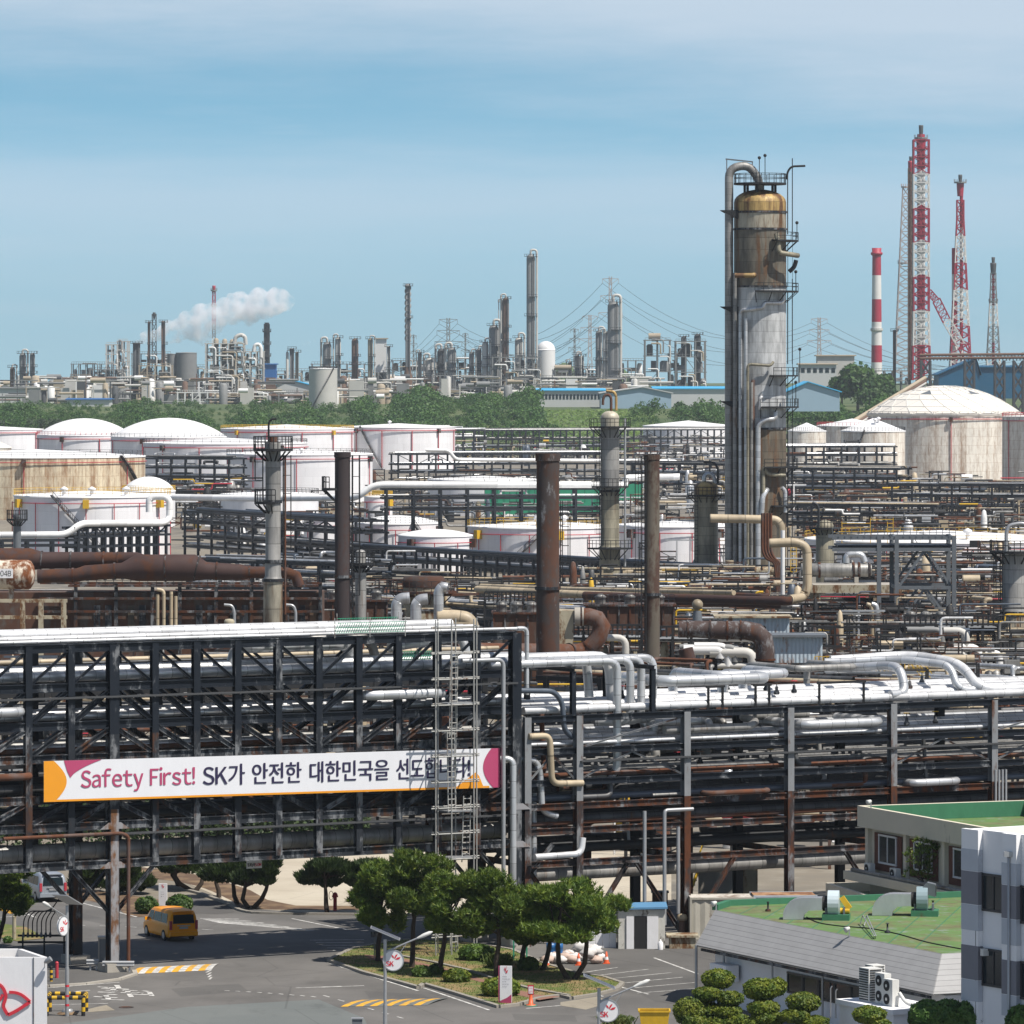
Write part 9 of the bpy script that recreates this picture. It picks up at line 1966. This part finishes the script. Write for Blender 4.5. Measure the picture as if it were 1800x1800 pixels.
path=[(505, 529, 13), (498, 536, 14), (486, 522, 16), (242, 598, 7), (252, 594, 9), (264, 590, 11), (278, 586, 11), (292, 582, 13), (306, 576, 15), (322, 569, 17), (338, 563, 18), (352, 560, 19), (366, 556, 20), (382, 549, 21), (398, 545, 22), (414, 544, 23), (430, 542, 22), (446, 538, 21), (462, 534, 20), (478, 532, 23), (492, 528, 19), (330, 588, 12), (350, 585, 15), (372, 578, 15), (300, 594, 9), (318, 592, 10), (440, 556, 14), (400, 530, 15), (425, 526, 14)]
for(x, y, r)in path:
 for _ in range(4):q=rdir(rg);r*=1.05;rr=r*rg.uniform(.45, .8);sm.ball(P(x+q.x*r*.6, y+q.z*r*.6, 3300+q.y*r*.2), rr*3300/F, 10, 6)
so_=sm.build('steam_plume', None, kind='stuff')if 0 else None
def puff(name, mb, dens, vox):
 me_o=mb.build(name, M['white_paint'], kind='stuff');md=me_o.modifiers.new('merge', 'REMESH');md.mode='VOXEL';md.voxel_size=vox
 mt=bpy.data.materials.new(name);mt.use_nodes=True;nt=mt.node_tree;nt.nodes.remove(nt.nodes['Principled BSDF']);v=nt.nodes.new('ShaderNodeVolumePrincipled');v.inputs['Color'].default_value=(.96, .97, 1, 1)
 geo=nt.nodes.new('ShaderNodeTexCoord');nz_=nt.nodes.new('ShaderNodeTexNoise');nz_.inputs['Scale'].default_value=.16;nz_.inputs['Detail'].default_value=4;nt.links.new(geo.outputs['Object'], nz_.inputs['Vector']);mr_=nt.nodes.new('ShaderNodeMapRange');mr_.inputs[1].default_value=.36;mr_.inputs[2].default_value=.74;mr_.inputs[4].default_value=dens;nt.links.new(nz_.outputs['Fac'], mr_.inputs[0]);nt.links.new(mr_.outputs[0], v.inputs['Density']);v.inputs['Anisotropy'].default_value=0
 nt.links.new(v.outputs[0], nt.nodes['Material Output'].inputs['Volume']);me_o.data.materials.clear();me_o.data.materials.append(mt);return me_o
puff('steam', sm, .27, 1.0)
sm2=MB()
for(x, y, r)in((518, 607, 3), (526, 605, 4), (535, 604, 4.5), (545, 602, 5), (554, 600, 4)):
 for _ in range(3):q=rdir(rg);sm2.ball(P(x+q.x*r*.5, y+q.z*r*.4, 3250), r*.7*3250/F, 8, 5)
puff('thin_steam', sm2, .12, .8)
M['forest']=m_leaf('forest_leaf', (.024, .078, .012), (.06, .135, .018), (.085, .16, .024), .12)
M['far_tree']=m_leaf('far_tree_leaf', (.018, .045, .014), (.04, .075, .02), None, .25)
def crown_leaves(m, c, r, n, size, rg):
 lobes=[(c, r)]+[(c+V((rg.uniform(-.55, .55)*r[0], rg.uniform(-.55, .55)*r[1], rg.uniform(-.2, .5)*r[2])), tuple(q*rg.uniform(.45, .65)for q in r))for _ in range(5)]
 for lc, lr in lobes:
  for _ in range(n//6):
   q=rdir(rg)
   if q.z<-.5:q.z*=-1
   p=lc+V((q.x*lr[0], q.y*lr[1], q.z*lr[2]))*rg.uniform(.75, 1.05);leafq(m, p, size*rg.uniform(.6, 1.3), rg, q)
rg=random.Random(31);m=MB()
def wood(px0, px1, d0, d1, n, hmin, hmax, prob=None):
 for _ in range(n):
  d=rg.uniform(d0, d1);px=rg.uniform(px0, px1);x=XD(px, d);h=rg.uniform(hmin, hmax)
  if prob:h*=prob(px)
  h*=.8+.35*math.sin(px*.045)*math.sin(px*.0171+1)
  if h<2:continue
  r=h*rg.uniform(.42, .6);crown_leaves(m, V((x, d, hgt(x, d)+h*.55)), (r, r, h*.5), 150, h*.065, rg)
hump=lambda px:.95 if px>680 and px<945 else.62
wood(640, 952, 2420, 2620, 210, 8, 12, hump);wood(690, 942, 2600, 2860, 230, 7, 11.5);wood(330, 660, 2420, 2600, 300, 5, 11);wood(-20, 340, 2460, 2660, 300, 4.5, 9);wood(-20, 560, 2620, 2800, 330, 3.5, 6.5);wood(560, 660, 2600, 2760, 60, 6, 11);wood(1060, 1160, 2560, 2700, 22, 5, 9);wood(1000, 1110, 2400, 2440, 26, 4, 7);wood(960, 990, 2440, 2520, 8, 7, 9)
wood(1180, 1275, 2560, 2680, 40, 9, 13);wood(1390, 1480, 2560, 2680, 60, 8, 12);wood(1450, 1590, 2540, 2660, 90, 9, 15);wood(-20, 130, 2480, 2540, 26, 5, 7)
m.build('woodland', M['forest'], kind='stuff', base=(0, 0, 0))
m=MB()
for _ in range(7000):
 d=rg.uniform(2330, 2760);px=rg.uniform(940, 1150);x=XD(px, d);p=V((x, d, hgt(x, d)+rg.uniform(.1, .9)));leafq(m, p, rg.uniform(.5, 1.1), rg, V((0, -.4, 1)))
M['field']=m_leaf('field_grass', (.08, .15, .022), (.12, .19, .035), None, .05);m.build('field_grass', M['field'], kind='stuff', base=(0, 0, 0))
def ftree(label, px, d, h, w, group=None, mat='far_tree', n=420):
 x=XD(px, d);b=V((x, d, hgt(x, d)));t=thing('broadleaf_tree', label, 'tree', b, group);m=MB();m.tube([b, b+V((0, 0, h*.6))], [h*.035, h*.015], 6);m.build('trunk', M['bark'], t);m=MB();crown_leaves(m, b+V((0, 0, h*.58)), (w/2, w/2, h*.44), n, h*.06, rg);m.build('crown', M[mat], t);return t
proto=ftree('small round dark tree in the open rows at the far left slope', 6, 2440, 8.0, 9.0, 'round trees on the far left slope')
for k, (px, d, s_)in enumerate(((30, 2430, 1.0), (58, 2445, .95), (84, 2430, 1.05), (112, 2440, 1.0), (-6, 2520, 1.1), (20, 2530, 1.0), (48, 2520, 1.1), (75, 2535, 1.0), (100, 2520, 1.1), (126, 2530, 1.05), (150, 2500, 1.0))):
 x=XD(px, d);dup(proto, (x, d, hgt(x, d)), rg.uniform(0, 6), None, None, s_)
for k, (px, d, h, w)in enumerate(((1508, 2740, 25, 22), (1545, 2750, 19, 17), (1480, 2750, 18, 15), (1528, 2700, 14, 18), (1566, 2710, 14, 12))):ftree(['tallest tree of the clump left of the faceted dome tank', 'right shoulder tree of the clump left of the faceted dome tank', 'left shoulder tree of the clump left of the faceted dome tank', 'lower front tree in the clump left of the faceted dome tank', 'rightmost low tree of the clump beside the sloping pipeway'][k], px, d, h, w, None, 'forest', 1400)
ftree('small tree on the hilltop right of the ball topped tank', 988, 5150, 16, 24, None, 'far_tree', 300)
cp=thing('parked_car', 'small pale car parked among the trees at the far left', 'car', V((XD(10, 2400), 2400, hgt(0, 2400))), 'cars parked on the far left slope');o=BASE[cp.name];m=MB();m.slab([o+V((x_, -.9, z))for x_, z in((-2.2, .3), (2.2, .3), (2.2, .85), (1.3, .95), (.7, 1.5), (-1.3, 1.5), (-1.9, .95), (-2.2, .9))], (0, 1.8, 0));m.build('body', M['far_white'], cp);m=MB();m.box(o+V((-.3, 0, 1.22)), (1.9, 1.84, .38));m.build('window', M['glass'], cp);m=MB()
for x_ in(-1.4, 1.4):m.tube([o+V((x_, -.95, .3)), o+V((x_, .95, .3))], .32, 10)
m.build('wheel', M['black'], cp)
for px, d in((24, 2398), (33, 2402), (60, 2396), (72, 2400), (104, 2404), (112, 2398), (14, 2412), (46, 2404)):x=XD(px, d);dup(cp, (x, d, hgt(x, d)), rg.uniform(-.3, .3))
m=MB();FM=['far_grey', 'far_pale', 'far_white', 'far_tan', 'far_rust', 'far_dark']
for _ in range(1500):
 px=rg.uniform(-10, 1275);d=rg.uniform(3040, 3420);x=XD(px, d);b=hgt(x, d);m.cur=rg.choices(range(6), (6, 5, 3, 3, 2, 4))[0];k=rg.random();z=b+rg.uniform(1, 12)*(1.3 if 560<px<1130 or px<480 else.7)
 if k<.45:m.tube([(x, d, z), (x+rg.uniform(4, 22), d, z)], rg.uniform(.25, .8), 6)
 elif k<.65:m.bar((x, d, b), (x, d, z+2), rg.uniform(.4, .9))
 elif k<.8:r=rg.uniform(1, 3);m.lathe([(r, b), (r, z), (r*.6, z+r*.4), (.05, z+r*.5)], (x, d, 0), 9)
 elif k<.9:m.tube([(x, d, z), (x+rg.uniform(4, 9), d, z)], rg.uniform(1, 1.7), 8)
 else:m.box((x, d, (b+z)/2), (rg.uniform(3, 9), 6, z-b))
m.build('distant_plant', [M[q]for q in FM], kind='stuff', base=(0, 0, 0))
